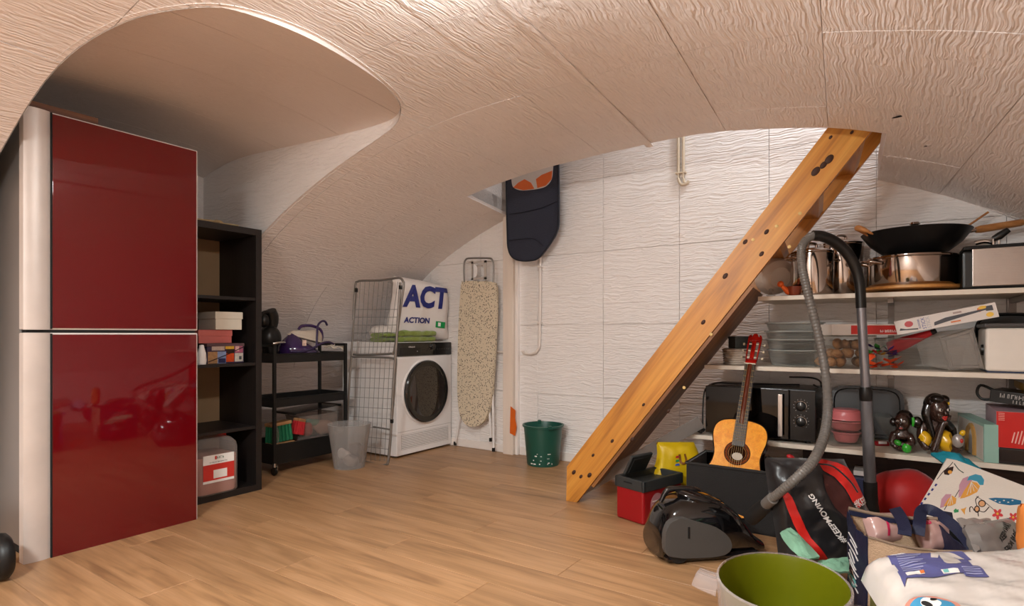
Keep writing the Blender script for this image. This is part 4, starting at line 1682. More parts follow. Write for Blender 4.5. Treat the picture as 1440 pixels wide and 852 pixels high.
stair = thing('stair', s_p, 'steep open pine stair rising through the ceiling opening at the back wall', 'stair')
ta, tb = s2(S(797, 656)), s2(S(1165, 178))
ba, bb_ = s2(S(848, 660)), s2(S(1221, 190))
dirv = Vector((tb[0] - ta[0], tb[1] - ta[1])).normalized()
dirb = Vector((bb_[0] - ba[0], bb_[1] - ba[1])).normalized()
EXT = .75
tt = (tb[0] + dirv.x * EXT, tb[1] + dirv.y * EXT)
bt_ = (bb_[0] + dirb.x * EXT, bb_[1] + dirb.y * EXT)
f0, f1 = s2(S(796, 705)), s2(S(811, 706))
poly = [(f0[0], 0), (f1[0], 0), ba, bt_, tt, ta]
ms_ = Matrix((s_e, Vector((0, 0, 1)), -s_n)).transposed().to_4x4()
ms_.translation = s_p
ang = math.atan2(dirv.y, dirv.x)
SW = .58


def plank_obj(name, mb, mat, parent, along):
    """object whose local X runs along the plank so that the grain follows it"""
    o = mb.build(name, mat, None)
    R_ = along.to_3x3().to_4x4()
    o.data.transform(R_.inverted())
    o.matrix_basis = wm(parent).inverted() @ R_
    o.parent = parent
    return o


lax = frame((0, 0, 0), s_e * dirv.x + Vector((0, 0, 1)) * dirv.y, s_n)
mb = MB().prism(poly, -.036, 0, m=ms_, bev=.002)
str0 = plank_obj('stringer', mb, M_pine, stair, lax)
mb = MB().prism(poly, -SW, -SW + .036, m=ms_, bev=.002)
plank_obj('stringer', mb, M_pine, stair, lax)
tax = frame((0, 0, 0), s_n, (0, 0, 1))
xl_ = lambda z: ba[0] + (z - ba[1]) * dirb.x / dirb.y
xt_ = lambda z: ta[0] + (z - ta[1]) * dirv.x / dirv.y
for k in range(12):
    z = 2.14 - .21 * k
    if z < .12:
        break
    x1, x0 = xl_(z) - .004, xt_(z) + .012
    mb = MB()
    mb.prism([(x0, z), (x1, z), (x1 + .02, z + .034), (x0 + .02, z + .034)], -SW + .036, -.036, m=ms_, bev=.002)
    plank_obj('tread', mb, M_pine, stair, tax)
# board closing the underside of the lower flight
zb0, zb1 = .10, 1.13
mb = MB()
off_ = Vector((dirb.y, -dirb.x)) * .018
p_ = [(xl_(zb0), zb0), (xl_(zb0) + off_.x, zb0 + off_.y), (xl_(zb1) + off_.x, zb1 + off_.y), (xl_(zb1), zb1)]
mb.prism([(x + off_.x * .06, z + off_.y * .06) for x, z in p_], -SW, -.010, m=ms_, bev=.001)
plank_obj('underside_board', mb, M_pine_d, stair, lax)['label'] = 'darker board closing the underside of the lower flight'
for px, py, s in ((1166, 224, 5), (1158, 232, 4), (1147, 241, 5), (1078, 326, 3), (1071, 357, 3), (1048, 340, 3), (1020, 388, 3.5), (989, 453, 3), (940, 578, 2.5), (889, 618, 3), (861, 620, 2.5), (834, 640, 2.2), (807, 664, 3), (817, 670, 2.5), (829, 668, 3.2), (905, 569, 2.2), (1198, 186, 2), (1168, 193, 2)):
    p = S(px, py)
    r = s / 800 * (p - Vector((0, 0, .9))).length
    MB(frame(p - s_n * .0008, s_e * dirv.x + Vector((0, 0, 1)) * dirv.y, -s_n)).lathe([(0, 0), (r, 0), (r * .9, .0012), (0, .0014)], 12, sx=1.25, sy=.8).build('knot', M_knot, str0, smooth=60)
M_screw = M('screw_filler', '#d9b877', .4)
for px, py in ((1110, 347), (1092, 318), (1059, 337), (1000, 470), (962, 545), (1125, 300)):
    p = S(px, py)
    MB(frame(p - s_n * .0008, s_e, -s_n)).lathe([(0, 0), (.008, 0), (.007, .001), (0, .0012)], 12).build('screw', M_screw, str0, smooth=60)

# ------------------------------------------------------------------ wall shelves
SY0, SY1 = 3.10, YB - .004
M_shelf = M('shelf_white', '#d8cbbb', .45, var=(5, .03))
M_rail = M('rail_grey', '#8d847d', .4, .3)


def stair_x(z, y):
    """x of the stair's underside (with its board) at height z and depth y"""
    s = (y - s_p.y) / math.cos(SA)
    u = xl_(z) + .03
    return (s_p + s_e * u).x - math.sin(SA) * s


shelf = []
for k, (pyt, xr) in enumerate(((410.5, .90), (520.5, 1.14), (637.5, 1.22))):
    z = at(1250, pyt, y=SY0).z
    x0 = max(stair_x(z - .03, SY0), stair_x(z, SY0)) + .02
    if k == 2:
        x0 = -.98
    o = thing('wall_shelf', ((x0 + xr) / 2, (SY0 + SY1) / 2, z - .022), ('top white wall shelf carrying the pots and the wok', 'middle white wall shelf carrying glass dishes and boxes', 'lowest white wall shelf carrying the microwave and figurines')[k], 'shelf', group='white shelves on the back wall')
    MB().bb((x0, SY0, z - .022), (xr, SY1, z), bev=.002).build('board', M_shelf, o)
    for px in (-.02, .46):
        MB().bb((px - .012, SY0 + .10, z - .045), (px + .012, SY1, z - .0222), bev=.002).build('bracket', M_rail, o)
    shelf.append(z)
Z1, Z2, Z3 = [z + .0006 for z in shelf]
for xx, zt in ((-.085 + .065, 1.30), (.46, 1.28)):
    rl = thing('shelf_rail', (xx, YB - .004, .1), 'slotted metal shelf rail on the wall near ' + ('the stair' if xx < 0 else 'the bread bin'), 'rail')
    MB().bb((xx - .014, YB - .0035, .05), (xx + .014, YB - .0005, zt)).build('rail', M_rail, rl)
    for k in range(8):
        z = .15 + k * .15
        for dx in (-.006, .006):
            MB(Matrix.Translation((xx + dx, YB - .0036, z)) @ Matrix.Rotation(PI / 2, 4, 'X')).lathe([(0, 0), (.0025, 0), (.0025, .0006), (0, .0006)], 8).build('slot', M_darkgap, rl)


def base(px, y, z):
    """point on a level at height z, seen at column px, depth y; also metres per pixel there"""
    lat = (px - CX) / F_PX
    d = y / (_f.y + _r.y * lat)
    p = _f * d + _r * d * lat
    return Vector((p.x, p.y, z)), d / F_PX


def vframe(p, turn=0.0):
    """frame facing the camera side: X right, Y away, Z up (turned)"""
    m = Matrix((_r, _f, Vector((0, 0, 1)))).transposed().to_4x4()
    m.translation = p
    return m @ rotz(turn)


M_steel = M('polished_steel', '#b9ada4', .10, 1.0, var=(3, .02))
M_steelb = M('brushed_steel', '#a79d96', .30, 1.0, bump=(1, .1, (8, 8, 300)))
M_cast = M('wok_iron', '#161617', .38, .3)
M_handlew = wood('handle_wood', '#8f5a2e', '#b27641', '#c48a55', 0, .45, 2)
M_glass = glass('clear_glass', '#dadad6', .04, .92)
M_grim = glass('glass_edge', '#e2e4e0', .03, .62)
M_clear = glass('clear_box_plastic', '#d6d0c8', .06, .92)
M_clear2 = glass('cloudy_box_plastic', '#cfc8c1', .25, .74)

# --- top shelf
p, k = base(1094, 3.24, Z1)
t = thing('plastic_bowl', p, 'white plastic bowl standing on its edge at the left end of the top shelf', 'bowl')
R_ = 29 * k
mm_ = Matrix.Translation(p + Vector((0, .02, R_ + .001))) @ (_f * -1).to_track_quat('Z', 'Y').to_matrix().to_4x4() @ Matrix.Rotation(.25, 4, 'X')
MB(mm_).lathe([(0, 0.02), (R_ * .5, .02), (R_ * .55, .012), (R_ * .8, .0), (R_ * .98, -.05), (R_ * .95, -.052), (R_ * .76, -.006), (0, 0.012)], 36).build('bowl', M('white_translucent', '#d6c9bd', .35), t)
MB(mm_).lathe([(R_ * .50, .0195), (R_ * .50, .024), (R_ * .46, .024), (R_ * .46, .0195)], 32, cap0=False, cap1=False).build('foot_ring', M('white_translucent', '#d6c9bd', .35), t)
p, k = base(1105, 3.125, Z1)
t = thing('toy', p, 'small orange plastic toy with green tip on the top shelf edge', 'toy')
m_ = vframe(p)
MB(m_).tube([(-.022, 0, .055), (-.012, 0, .042), (.012, .0, .02), (.02, 0, .012)], [.008, .010, .016, .012], 12, smooth=3).build('stem', M('toy_orange', '#d95a1a', .4), t)
MB(m_).ball((-.026, 0, .058), .016, 12, 8).build('knob', M('toy_orange', '#d95a1a', .4), t)
MB(m_).box((.024, -.002, .011), (.022, .02, .021), rot=(0, .5, 0), bev=.004).build('tip', M('toy_green', '#3f9a2e', .4), t)
p, k = base(1084, 3.115, Z1)
t = thing('glass_knob_lid', p, 'small clear glass lid lying before the white bowl on the top shelf', 'lid')
MB(vframe(p)).lathe([(.02, 0), (.022, .004), (.008, .01), (.006, .018), (.012, .026), (.010, .036), (0, .04)], 20).build('lid', M_glass, t)
p, k = base(1133, 3.40, Z1)


def pot(name, p, r, h, label, lidk=True, handles=True, turn=0.0, knob=True):
    t = thing(name, p, label, 'pot', rz=HEAD + turn)
    m = vframe(p, turn)
    MB(m).lathe([(0, 0), (r * .96, 0), (r, .008), (r, h), (r * 1.03, h + .003), (r * 1.02, h + .007), (r * .97, h), (r * .97, .01), (0, .01)], 48).build('pot_body', M_steel, t)
    if lidk:
        l = MB(m).lathe([(r * 1.02, h + .008), (r * 1.02, h + .012), (r * .8, h + .022), (r * .3, h + .032), (0, h + .034)], 48, cap0=True).build('lid', M_steel, t)
        if knob:
            MB(m).tube([(-.028, 0, h + .03), (-.022, 0, h + .055), (.022, 0, h + .055), (.028, 0, h + .03)], .007, 10, smooth=4).build('lid_handle', M_steel, l)
    if handles:
        for s in (-1, 1):
            MB(m).tube([(s * r * .98, -.04, h * .86), (s * (r + .035), -.035, h * .88), (s * (r + .042), 0, h * .885), (s * (r + .035), .035, h * .88), (s * r * .98, .04, h * .86)], .006, 10, smooth=4).build('handle', M_steel, t)
    return t


p, k = base(1142, 3.215, Z1)
pot('stock_pot', p, 27 * k, 58 * k, 'steel stock pot with loop handles and lid behind the vacuum hose', turn=.3)
p, k = base(1183, 3.45, Z1)
pot('tall_stock_pot', p, 27.5 * k, 72 * k, 'tall polished steel stock pot with domed lid beside the vacuum tube', handles=False, turn=.2, knob=True)
p, k = base(1196, 3.25, Z1)
t = thing('red_dish', p, 'brown red ceramic dish tucked beside the stock pot on the top shelf', 'dish')
p2, k2 = base(1117, 3.135, Z1)
t.location = p2
t['label'] = 'small brown red ceramic dish at the foot of the stock pot'
MB(vframe(p2)).lathe([(0, 0), (.022, 0), (.03, .02), (.034, .045), (.031, .046), (.027, .02), (0, .006)], 24).build('dish_body', M('brown_glaze', '#7a3420', .25), t)
# cutting boards under the pan
p, k = base(1281, 3.31, Z1)
cb = thing('round_board', p, 'round wooden board lying under the steel pan on the top shelf', 'board')
trv = thing('trivet', p, 'smaller round wooden trivet under the round board', 'trivet')
MB(vframe(p)).lathe([(0, 0), (.11, 0), (.115, .004), (.115, .010), (.11, .014), (0, .014)], 40).build('trivet_disc', M_handlew, trv)
M_boardw = wood('board_wood', '#9a6430', '#bd8140', '#d09a58', 0, .45, 1)
MB(vframe(p)).lathe([(0, .0145), (.200, .0145), (.206, .019), (.206, .027), (.200, .032), (0, .032)], 56).build('board_disc', M_boardw, cb)
ZB = Z1 + .0325
pr, ph = .178, 46 * k - .028
pp_ = Vector((p.x, p.y, ZB))
pn = thing('saute_pan', pp_, 'wide low polished steel pan with side handles under the wok', 'pan', rz=HEAD)
m_ = vframe(pp_)
MB(m_).lathe([(0, 0), (pr * .95, 0), (pr, .012), (pr, ph), (pr * 1.03, ph + .003), (pr * 1.02, ph + .008), (pr * .97, ph), (pr * .97, .01), (0, .01)], 56).build('pan_body', M_steel, pn)
lidp = MB(m_).lathe([(pr * 1.02, ph + .0085), (pr * 1.02, ph + .012), (pr * .7, ph + .016), (0, ph + .018)], 48).build('lid', M_steel, pn)
for s in (-1, 1):
    MB(m_).tube([(s * pr * .98, -.05, ph * .84), (s * (pr + .04), -.045, ph * .9), (s * (pr + .05), 0, ph * .91), (s * (pr + .04), .045, ph * .9), (s * pr * .98, .05, ph * .84)], .008, 10, smooth=4).build('handle', M_steel, pn)
pw2 = pp_ + Vector((0.0, 0, ph + .0185)) + _r * .018
wkr, wkh = 65 * k, 33 * k
wk = thing('wok', pw2, 'black wok with wooden handles and glass lid on top of the steel pan', 'wok', rz=HEAD)
m_ = vframe(pw2)
MB(m_).lathe([(0, 0), (wkr * .42, 0), (wkr * .58, .012), (wkr * .82, wkh * .5), (wkr, wkh), (wkr * .985, wkh + .003), (wkr * .80, wkh * .52), (wkr * .55, .016), (0, .006)], 56).build('wok_body', M_cast, wk)
wl = MB(m_).lathe([(wkr * .80, wkh - .004), (wkr * .80, wkh + .006), (wkr * .55, wkh + .018), (wkr * .2, wkh + .026), (0, wkh + .028)], 48).build('glass_lid', M_glass, wk)
MB(m_).lathe([(wkr * .81, wkh - .003), (wkr * .81, wkh + .008), (wkr * .78, wkh + .009)], 48, cap0=False, cap1=False).build('lid_rim', M_steel, wl)
MB(m_).lathe([(.008, wkh + .026), (.008, wkh + .034), (.022, wkh + .04), (.018, wkh + .05), (0, wkh + .053)], 20).build('lid_knob', M_steel, wl)
MB(m_).tube([(wkr * .97, -.03, wkh - .006), (wkr + .02, -.045, wkh + .002), (wkr + .05, -.055, wkh + .008)], [.007, .008, .010], 10).build('handle_socket', M_steel, wk)
a0, a1 = Vector((wkr + .03, -.05, wkh + .004)), Vector((wkr + .205, -.10, wkh + .03))
MB(m_).tube([a0, a0.lerp(a1, .1), a0.lerp(a1, .95), a1], [.014, .0175, .0165, .014], 16).build('wooden_handle', M_handlew, wk)
MB(m_).tube([a1, a1 + (a1 - a0) * .16], [.004, .003], 8).build('hanging_tip', M_steel, wk)
MB(m_).tube([(-wkr * .96, -.02, wkh - .01), (-wkr - .035, -.018, wkh + .012), (-wkr - .05, 0, wkh + .022), (-wkr - .035, .018, wkh + .02), (-wkr * .96, .02, wkh - .01)], [.004, .012, .015, .012, .004], 12, smooth=4).build('side_handle', M_handlew, wk)
# deep fryer
fx0 = at(1367, 400, y=3.125)
fd = thing('deep_fryer', (fx0.x + .19, 3.27, Z1), 'brushed steel deep fryer with black lid handle at the right end of the top shelf', 'fryer')
fz1 = at(1367, 350, y=3.125).z
MB().bb((fx0.x, 3.125, Z1 + .012), (fx0.x + .36, 3.14, fz1), bev=.004).build('front_plate', M_steelb, fd)
MB().bb((fx0.x - .035, 3.141, Z1), (fx0.x + .36, 3.355, fz1 - .004), bev=.015).build('body', M_black, fd)
lidf = MB().bb((fx0.x - .03, 3.143, fz1 - .003), (fx0.x + .35, 3.35, fz1 + .016), bev=.010).build('lid', M_blackm, fd)
h0 = at(1396, 343, y=3.16)
for dx in (0, 8):
    a = at(1397 + dx, 346, y=3.16)
    MB().tube([a, a + Vector((0, 0, .03))], .004, 8).build('handle_prong', M_chrome, lidf)
MB().tube([at(1397, 336, y=3.16), at(1405, 332, y=3.16), at(1418, 323, y=3.16)], [.012, .016, .012], 14, squash=(1, 1.3)).build('lid_handle', M_black, lidf)
MB().tube([at(1371, 342, y=3.25), at(1385, 339, y=3.25), at(1400, 342, y=3.25)], .010, 12, smooth=3).build('lid_vent', M_chrome, lidf)
wsn = MB()
wsn.tube([at(1352, 330, y=3.50), at(1356, 321, y=3.50), at(1390, 298, y=3.50)], [.006, .005, .005], 8)
sp_ = thing('wooden_spoon', at(1356, 321, y=3.5), 'thin wooden spoon handle rising behind the wok', 'spoon')
wsn.build('spoon_handle', M_handlew, sp_)

# --- middle shelf
p, k = base(1040, 3.25, Z2)
bw = thing('bowl_stack', p, 'ribbed white plastic basket under a slate box behind the guitar head', 'basket')
bw.name = 'ribbed_basket'
mb = MB(vframe(p))
prof = []
for i in range(7):
    z = .012 * i
    prof += [(.068 + .0012 * i, z), (.074 + .0012 * i, z + .003), (.074 + .0012 * i, z + .008), (.068 + .0012 * i, z + .0105)]
mb.lathe([(0, 0)] + prof + [(.070, .086), (.062, .08), (.06, .01), (0, .008)], 40, sup=4)
mb.build('basket_body', M('ribbed_white', '#cfc3b6', .5), bw)
p, k = base(1043, 3.25, Z2 + .0865)
gb = thing('slate_box', p, 'slate blue grey box on the ribbed basket behind the guitar head', 'box', rz=HEAD)
MB(vframe(p)).bb((-.055, -.05, 0), (.055, .05, .062), bev=.006).build('box_body', M('slate_plastic', '#3f494c', .45), gb)
MB(vframe(p)).bb((-.057, -.052, .05), (.057, .052, .066), bev=.005).build('lid', M('slate_plastic', '#3f494c', .45), gb)

p, k = base(1117, 3.27, Z2)
for i, (hh, rr_) in enumerate(((.075, .118), (.065, .124), (.062, .128), (.06, .124))):
    z = Z2 + .045 * i + (.02 if i else 0)
    q = Vector((p.x, p.y, z))
    t = thing('glass_dish', q, ('bottom', 'second', 'third', 'topmost')[i] + ' clear glass dish of the stack beside the guitar head', 'dish', rz=HEAD, group='stacked glass dishes')
    MB(vframe(q)).lathe([(0, 0), (rr_ * .78, 0), (rr_ * .84, .004), (rr_ * .97, hh), (rr_ * 1.03, hh + .004), (rr_ * 1.02, hh + .008), (rr_ * .94, hh), (rr_ * .80, .008), (0, .006)], 44, sup=3.2).build('dish_body', M_glass, t)
    MB(vframe(q)).lathe([(rr_ * .97, hh), (rr_ * 1.035, hh + .003), (rr_ * 1.04, hh + .007), (rr_ * 1.0, hh + .009), (rr_ * .95, hh + .004)], 44, sup=3.2, cap0=False, cap1=False).build('dish_rim', M_grim, t)
    MB(vframe(q)).lathe([(rr_ * .74, .0005), (rr_ * .79, .0005), (rr_ * .82, .006), (rr_ * .76, .008)], 44, sup=3.2, cap0=False, cap1=False).build('dish_foot', M_grim, t)

# clear box of walnuts
p, k = base(1186, 3.215, Z2)
wx = thing('clear_box', p, 'clear plastic box holding walnuts under the red carton', 'box', rz=HEAD)
m_ = vframe(p)
BW, BD, BH = 34 * k, .085, .155


def boxshell(mb, w, d, h, k=.93, sup=9, n=44):
    def f(u, v):
        a = 2 * PI * u + PI / 4
        c, s = math.cos(a), math.sin(a)
        g = (abs(c) ** sup + abs(s) ** sup) ** (-1 / sup)
        q = k + (1 - k) * v
        return Vector((w * c * g * q, d * s * g * q, h * v))
    mb.grid(f, n, 2, closed_u=True)
    vs = [mb.bm.verts.new(mb.m @ f(i / n, 0)) for i in range(n)]
    mb.bm.faces.new(vs)
    mb.tube([f(i / n, 1.0) for i in range(n)], .003, 6, closed=True)
    return mb


boxshell(MB(m_), BW, BD, BH).build('box_body', M_clear, wx)
M_walnut = M('walnut_shell', '#a5794f', .65, bump=(55, .8), var=(30, .25), randv=.18)
r_ = random.Random(11)
wn0 = None
spots = []
for lv, n_ in ((0, 8), (1, 7), (2, 4)):
    for i in range(n_):
        for _ in range(60):
            x, y = r_.uniform(-BW * .80, BW * .80), r_.uniform(-.05, .05)
            z = .027 + lv * .043 + r_.uniform(-.003, .003)
            if lv == 2 and x < -.03:
                continue
            if all((x - a) ** 2 + (y - b) ** 2 + (z - c) ** 2 > .046 ** 2 for a, b, c in spots):
                spots.append((x, y, z))
                break
for i, (x, y, z) in enumerate(spots):
    q = m_ @ Vector((x, y, z))
    if wn0 is None:
        mb = MB()
        mb.ball((0, 0, 0), (.0235, .022, .0265), 14, 10)
        mb.tube([(.0242 * math.cos(a), 0, .0272 * math.sin(a)) for a in [2 * PI * j / 20 for j in range(20)]], .0016, 6, closed=True)
        wn0 = mb.build('walnut', M_walnut, None)
        tag(wn0, 'brown walnut in the clear plastic box on the middle shelf', 'walnut', 'walnuts in the clear box')
        o = wn0
    else:
        o = wn0.copy()
        C.objects.link(o)
    o.location = q
    o.rotation_euler = (r_.uniform(0, 3), r_.uniform(0, 3), r_.uniform(0, 3))
# carton on the box
p, k = base(1208, 3.20, Z2 + BH + .004)
ct_ = thing('carton', p, 'flat white and red carton lying on the clear walnut box', 'box', rz=HEAD - .05)
m_ = vframe(p, -.05)
cw, chh = 46 * k, 15 * k
MB(m_).bb((-cw, -.06, 0), (cw, .06, chh), bev=.001).build('carton_body', M('carton_white', '#cfc3b9', .5), ct_)
MB(m_).bb((-cw * .44, -.0615, .004), (cw * .97, -.060, chh - .006)).build('red_panel', M('carton_red', '#b8302a', .45), ct_)
marks('carton_text', m_ @ Matrix.Translation((cw * .64, -.0617, chh * .36)) @ Matrix.Rotation(PI / 2, 4, 'X'), .075, .012, 7, M_paper, ct_, 6)
# paper garland toy: orange, purple, green, red, yellow pieces
p, k = base(1236, 3.14, Z2)
gl = thing('toy_flowers', p, 'bunch of orange, purple and green cloth flowers beside the walnut box', 'toy')
m_ = vframe(p)
r_ = random.Random(8)
for col, items in (('#e8531b', [(-14, 12, 14), (-6, 6, 12), (16, 9, 13), (24, 5, 9)]), ('#43276f', [(-8, 31, 10), (12, 24, 10), (20, 20, 8)]), ('#3c8b3c', [(0, 28, 9), (-12, 22, 6)]), ('#c01f26', [(-4, 22, 8)]), ('#e0b02a', [(4, 20, 7)])):
    mb = MB(m_)
    for (dx, dz, s) in items:
        for q in range(7):
            a = r_.uniform(0, 2 * PI)
            b = r_.uniform(-.5, 1.0)
            c0 = Vector((dx * k, r_.uniform(-.01, .01), dz * k))
            dv = Vector((math.cos(a), math.sin(a) * .7 - .3, b)) * s * k
            c1 = c0 + dv
            if c1.z < .004:
                c1.z = .004
            pv = dv.cross(Vector((0, 0, 1))).normalized() * s * k * .45
            md_ = c0.lerp(c1, .6)
            mb.face([c0, md_ + pv, c1, md_ - pv])
            mb.face([c0 + Vector((0, 0, .001)), md_ - pv + Vector((0, 0, .001)), c1 + Vector((0, 0, .001)), md_ + pv + Vector((0, 0, .001))])
    mb.build('petals', M('petal' + col, col, .7), gl, smooth=0, fix=False)['label'] = {'#e8531b': 'orange petals', '#43276f': 'purple petals', '#3c8b3c': 'green petals', '#c01f26': 'red petals', '#e0b02a': 'yellow petals'}[col]
# glass oven dish with red case in it
p, k = base(1292, 3.33, Z2)
od = thing('oven_dish', p, 'rectangular glass oven dish holding the red case on the middle shelf', 'dish', rz=HEAD - .2)
boxshell(MB(vframe(p, -.2)), 48 * k, .11, 42 * k, .86).build('dish_body', M_glass, od)
rc = thing('red_case', p, 'long tapered red case with black tip lying across the oven dish', 'case')
rc.location = base(1285, 3.27, Z2)[0]
ra, rb_ = at(1251, 490, y=3.30), at(1316, 465, y=3.20)
mb = MB()
mb.tube([ra, ra.lerp(rb_, .35), ra.lerp(rb_, .92)], [.034, .030, .012], 14, squash=(1, .5))
mb.build('case_body', M('case_red', '#a8161c', .5), rc)
MB().tube([ra.lerp(rb_, .92), rb_], [.013, .011], 12, squash=(1, .6)).build('case_tip', M_black, rc)
# second clear box, leaning
cA, cB, cC, cD = at(1322, 474, y=3.17), at(1367, 461, y=3.22), at(1383, 518, y=3.22), at(1336, 519, y=3.17)
cA, cB, cC, cD = at(1322, 474, y=3.15), at(1367, 461, y=3.15), at(1383, 519, y=3.15), at(1336, 520, y=3.15)
lx = thing('tilted_box', (cA + cB + cC + cD) / 4, 'cloudy clear plastic box tilted on its side by the bread bin', 'box')
mb = MB()
bk_ = [q + Vector((-.10, .12, .0)) for q in (cA, cB, cC, cD)]
ctr = sum(bk_, Vector()) / 4
bk_ = [ctr + (q - ctr) * .85 for q in bk_]
fr4 = [cA, cB, cC, cD]
mb.face(bk_)
for i in range(4):
    mb.face([fr4[i], fr4[(i + 1) % 4], bk_[(i + 1) % 4], bk_[i]])
mb.tube(fr4, .005, 8, closed=True)
mb.build('box_body', M_clear2, lx)
ctr = sum(fr4, Vector()) / 4
mb = MB()
mb.face([ctr + (q - ctr) * .93 + Vector((0, -.004, 0)) for q in fr4])
mb.face([ctr + (q - ctr) * .93 + Vector((0, -.007, 0)) for q in fr4[::-1]])
mb.tube([ctr + (q - ctr) * .78 + Vector((0, -.007, 0)) for q in fr4], .003, 6, closed=True)
mb.build('box_lid', M_clear2, lx)
# stick blender carton
bA, bB, bC, bD = [at(a, b, y=yy) for a, b, yy in ((1256, 453, 3.16), (1399, 424, 3.13), (1406, 446, 3.13), (1263, 470, 3.16))]
sbx = thing('blender_carton', (bA + bB + bC + bD) / 4, 'long slanted white carton picturing a stick blender on the middle shelf', 'box')
xd = ((bB - bA) + (bC - bD)).normalized()
msb = frame((bA + bB + bC + bD) / 4, xd, ((bA - bD) + (bB - bC)).normalized())
Lb = ((bB - bA).length + (bC - bD).length) / 2
Hb = ((bA - bD).length + (bB - bC).length) / 2
MB(msb).bb((-Lb / 2, 0, -Hb / 2), (Lb / 2, .065, Hb / 2), bev=.001).build('carton_body', M('carton_cream', '#d5cac2', .45), sbx)
mfront = msb @ Matrix.Translation((0, -.0005, 0)) @ Matrix.Rotation(PI / 2, 4, 'X')
kx = Lb / 146.0


def flat(name, pts, mat, par, m=mfront, h=.0005):
    mb = MB(m)
    mb.prism(pts, 0, h)
    return mb.build(name, mat, par, smooth=0)


def ell(cx, cy, rx, ry, n=20, rot=0.0):
    out = []
    for i in range(n):
        a = 2 * PI * i / n
        x, y = rx * math.cos(a), ry * math.sin(a)
        out.append((cx + x * math.cos(rot) - y * math.sin(rot), cy + x * math.sin(rot) + y * math.cos(rot)))
    return out


M_pgrey = M('print_grey', '#3c3b40', .45)
M_pred = M('print_rose', '#b4474a', .5)
M_pyel = M('print_yellow', '#e0b23c', .5)
M_pblue = M('print_blue', '#33458f', .5)
M_porange = M('print_orange', '#d4733a', .5)
flat('printed_blender', [(-16 * kx, -8 * kx), (-15 * kx, -2 * kx), (2 * kx, 2.5 * kx), (22 * kx, 3.5 * kx), (60 * kx, 5.5 * kx), (60 * kx, 3 * kx), (22 * kx, -2 * kx), (2 * kx, -5 * kx)], M_pgrey, sbx)
flat('printed_shaft', [(58 * kx, 1 * kx), (60 * kx, 9 * kx), (68 * kx, 9 * kx), (68 * kx, 0)], M_pgrey, sbx)
flat('printed_bowl', ell(-52 * kx, 3 * kx, 6.5 * kx, 5.5 * kx), M_pred, sbx)
flat('printed_fruit', ell(62 * kx, -6 * kx, 5 * kx, 4 * kx), M_pyel, sbx)
flat('printed_fruit', ell(55 * kx, 8 * kx, 6 * kx, 2.8 * kx), M_pyel, sbx, h=.0004)
flat('printed_fruit', ell(50 * kx, 5 * kx, 3 * kx, 4 * kx), M_porange, sbx, h=.0003)
flat('printed_whisk', [(-68 * kx, -6 * kx), (-58 * kx, -7 * kx), (-40 * kx, -9.5 * kx), (-40 * kx, -7 * kx), (-58 * kx, -5 * kx), (-66 * kx, -2 * kx)], M_pgrey, sbx, h=.0004)
flat('printed_bar', [(8 * kx, -8.5 * kx), (22 * kx, -8.5 * kx), (22 * kx, -6 * kx), (8 * kx, -6 * kx)], M_porange, sbx, h=.0003)
flat('printed_bar', [(14 * kx, 6 * kx), (26 * kx, 6 * kx), (26 * kx, 9 * kx), (14 * kx, 9 * kx)], M('print_taupe', '#a08a84', .5), sbx, h=.0003)
text('carton_text', 'STICK', mfront @ Matrix.Translation((-30 * kx, 0, .0004)) @ rotz(PI / 2), 8 * kx, M_pblue, sbx, extrude=.0002)
text('carton_text', 'STICK', mfront @ Matrix.Translation((-23 * kx, 0, .0004)) @ rotz(PI / 2), 8 * kx, M('print_pale', '#a9a6ad', .5), sbx, extrude=.0002)
text('carton_text', 'BLENDER', mfront @ Matrix.Translation((-37 * kx, 0, .0004)) @ rotz(PI / 2), 4 * kx, M_pblue, sbx, extrude=.0002)
# black lid behind it and the bread bin
p, k = base(1412, 3.46, Z2)
pl = thing('black_pan_lid', p, 'black rounded griddle pan standing on edge behind the bread bin', 'pan')
mb = MB(Matrix.Translation(p + Vector((0.02, .02, .13))) @ Matrix.Rotation(PI / 2 - .12, 4, 'X'))
mb.lathe([(0, 0), (.12, 0), (.128, .01), (.13, .03), (.124, .03), (.118, .008), (0, .006)], 40, sup=3.5)
mb.build('pan_body', M_black, pl)
b0 = at(1386, 519, y=3.13)
bz1 = at(1386, 461, y=3.13).z
bn = thing('bread_bin', (b0.x + .17, 3.28, Z2), 'white bread bin with grey lid at the right end of the middle shelf', 'bread bin')
MB().bb((b0.x, 3.13, Z2 + .006), (b0.x + .34, 3.40, bz1), bev=.012, seg=3).build('bin_body', M('bin_cream', '#e2d8cd', .35), bn)
MB().bb((b0.x + .005, 3.14, Z2), (b0.x + .33, 3.39, Z2 + .007)).build('bin_foot', M('bin_blue', '#22304f', .5), bn)
MB().bb((b0.x - .006, 3.124, bz1 + .0005), (b0.x + .345, 3.406, bz1 + .020), bev=.008).build('lid', M('lid_grey', '#4a4746', .35), bn)
hp_ = MB(Matrix.Translation((b0.x - .001, 3.20, Z2 + .095)) @ Matrix.Rotation(-PI / 2, 4, 'Y'))
hp_.lathe([(0, 0), (.024, 0), (.022, .008), (0, .010)], 24, sy=.75)
hp_.build('side_knob', M_black, bn)

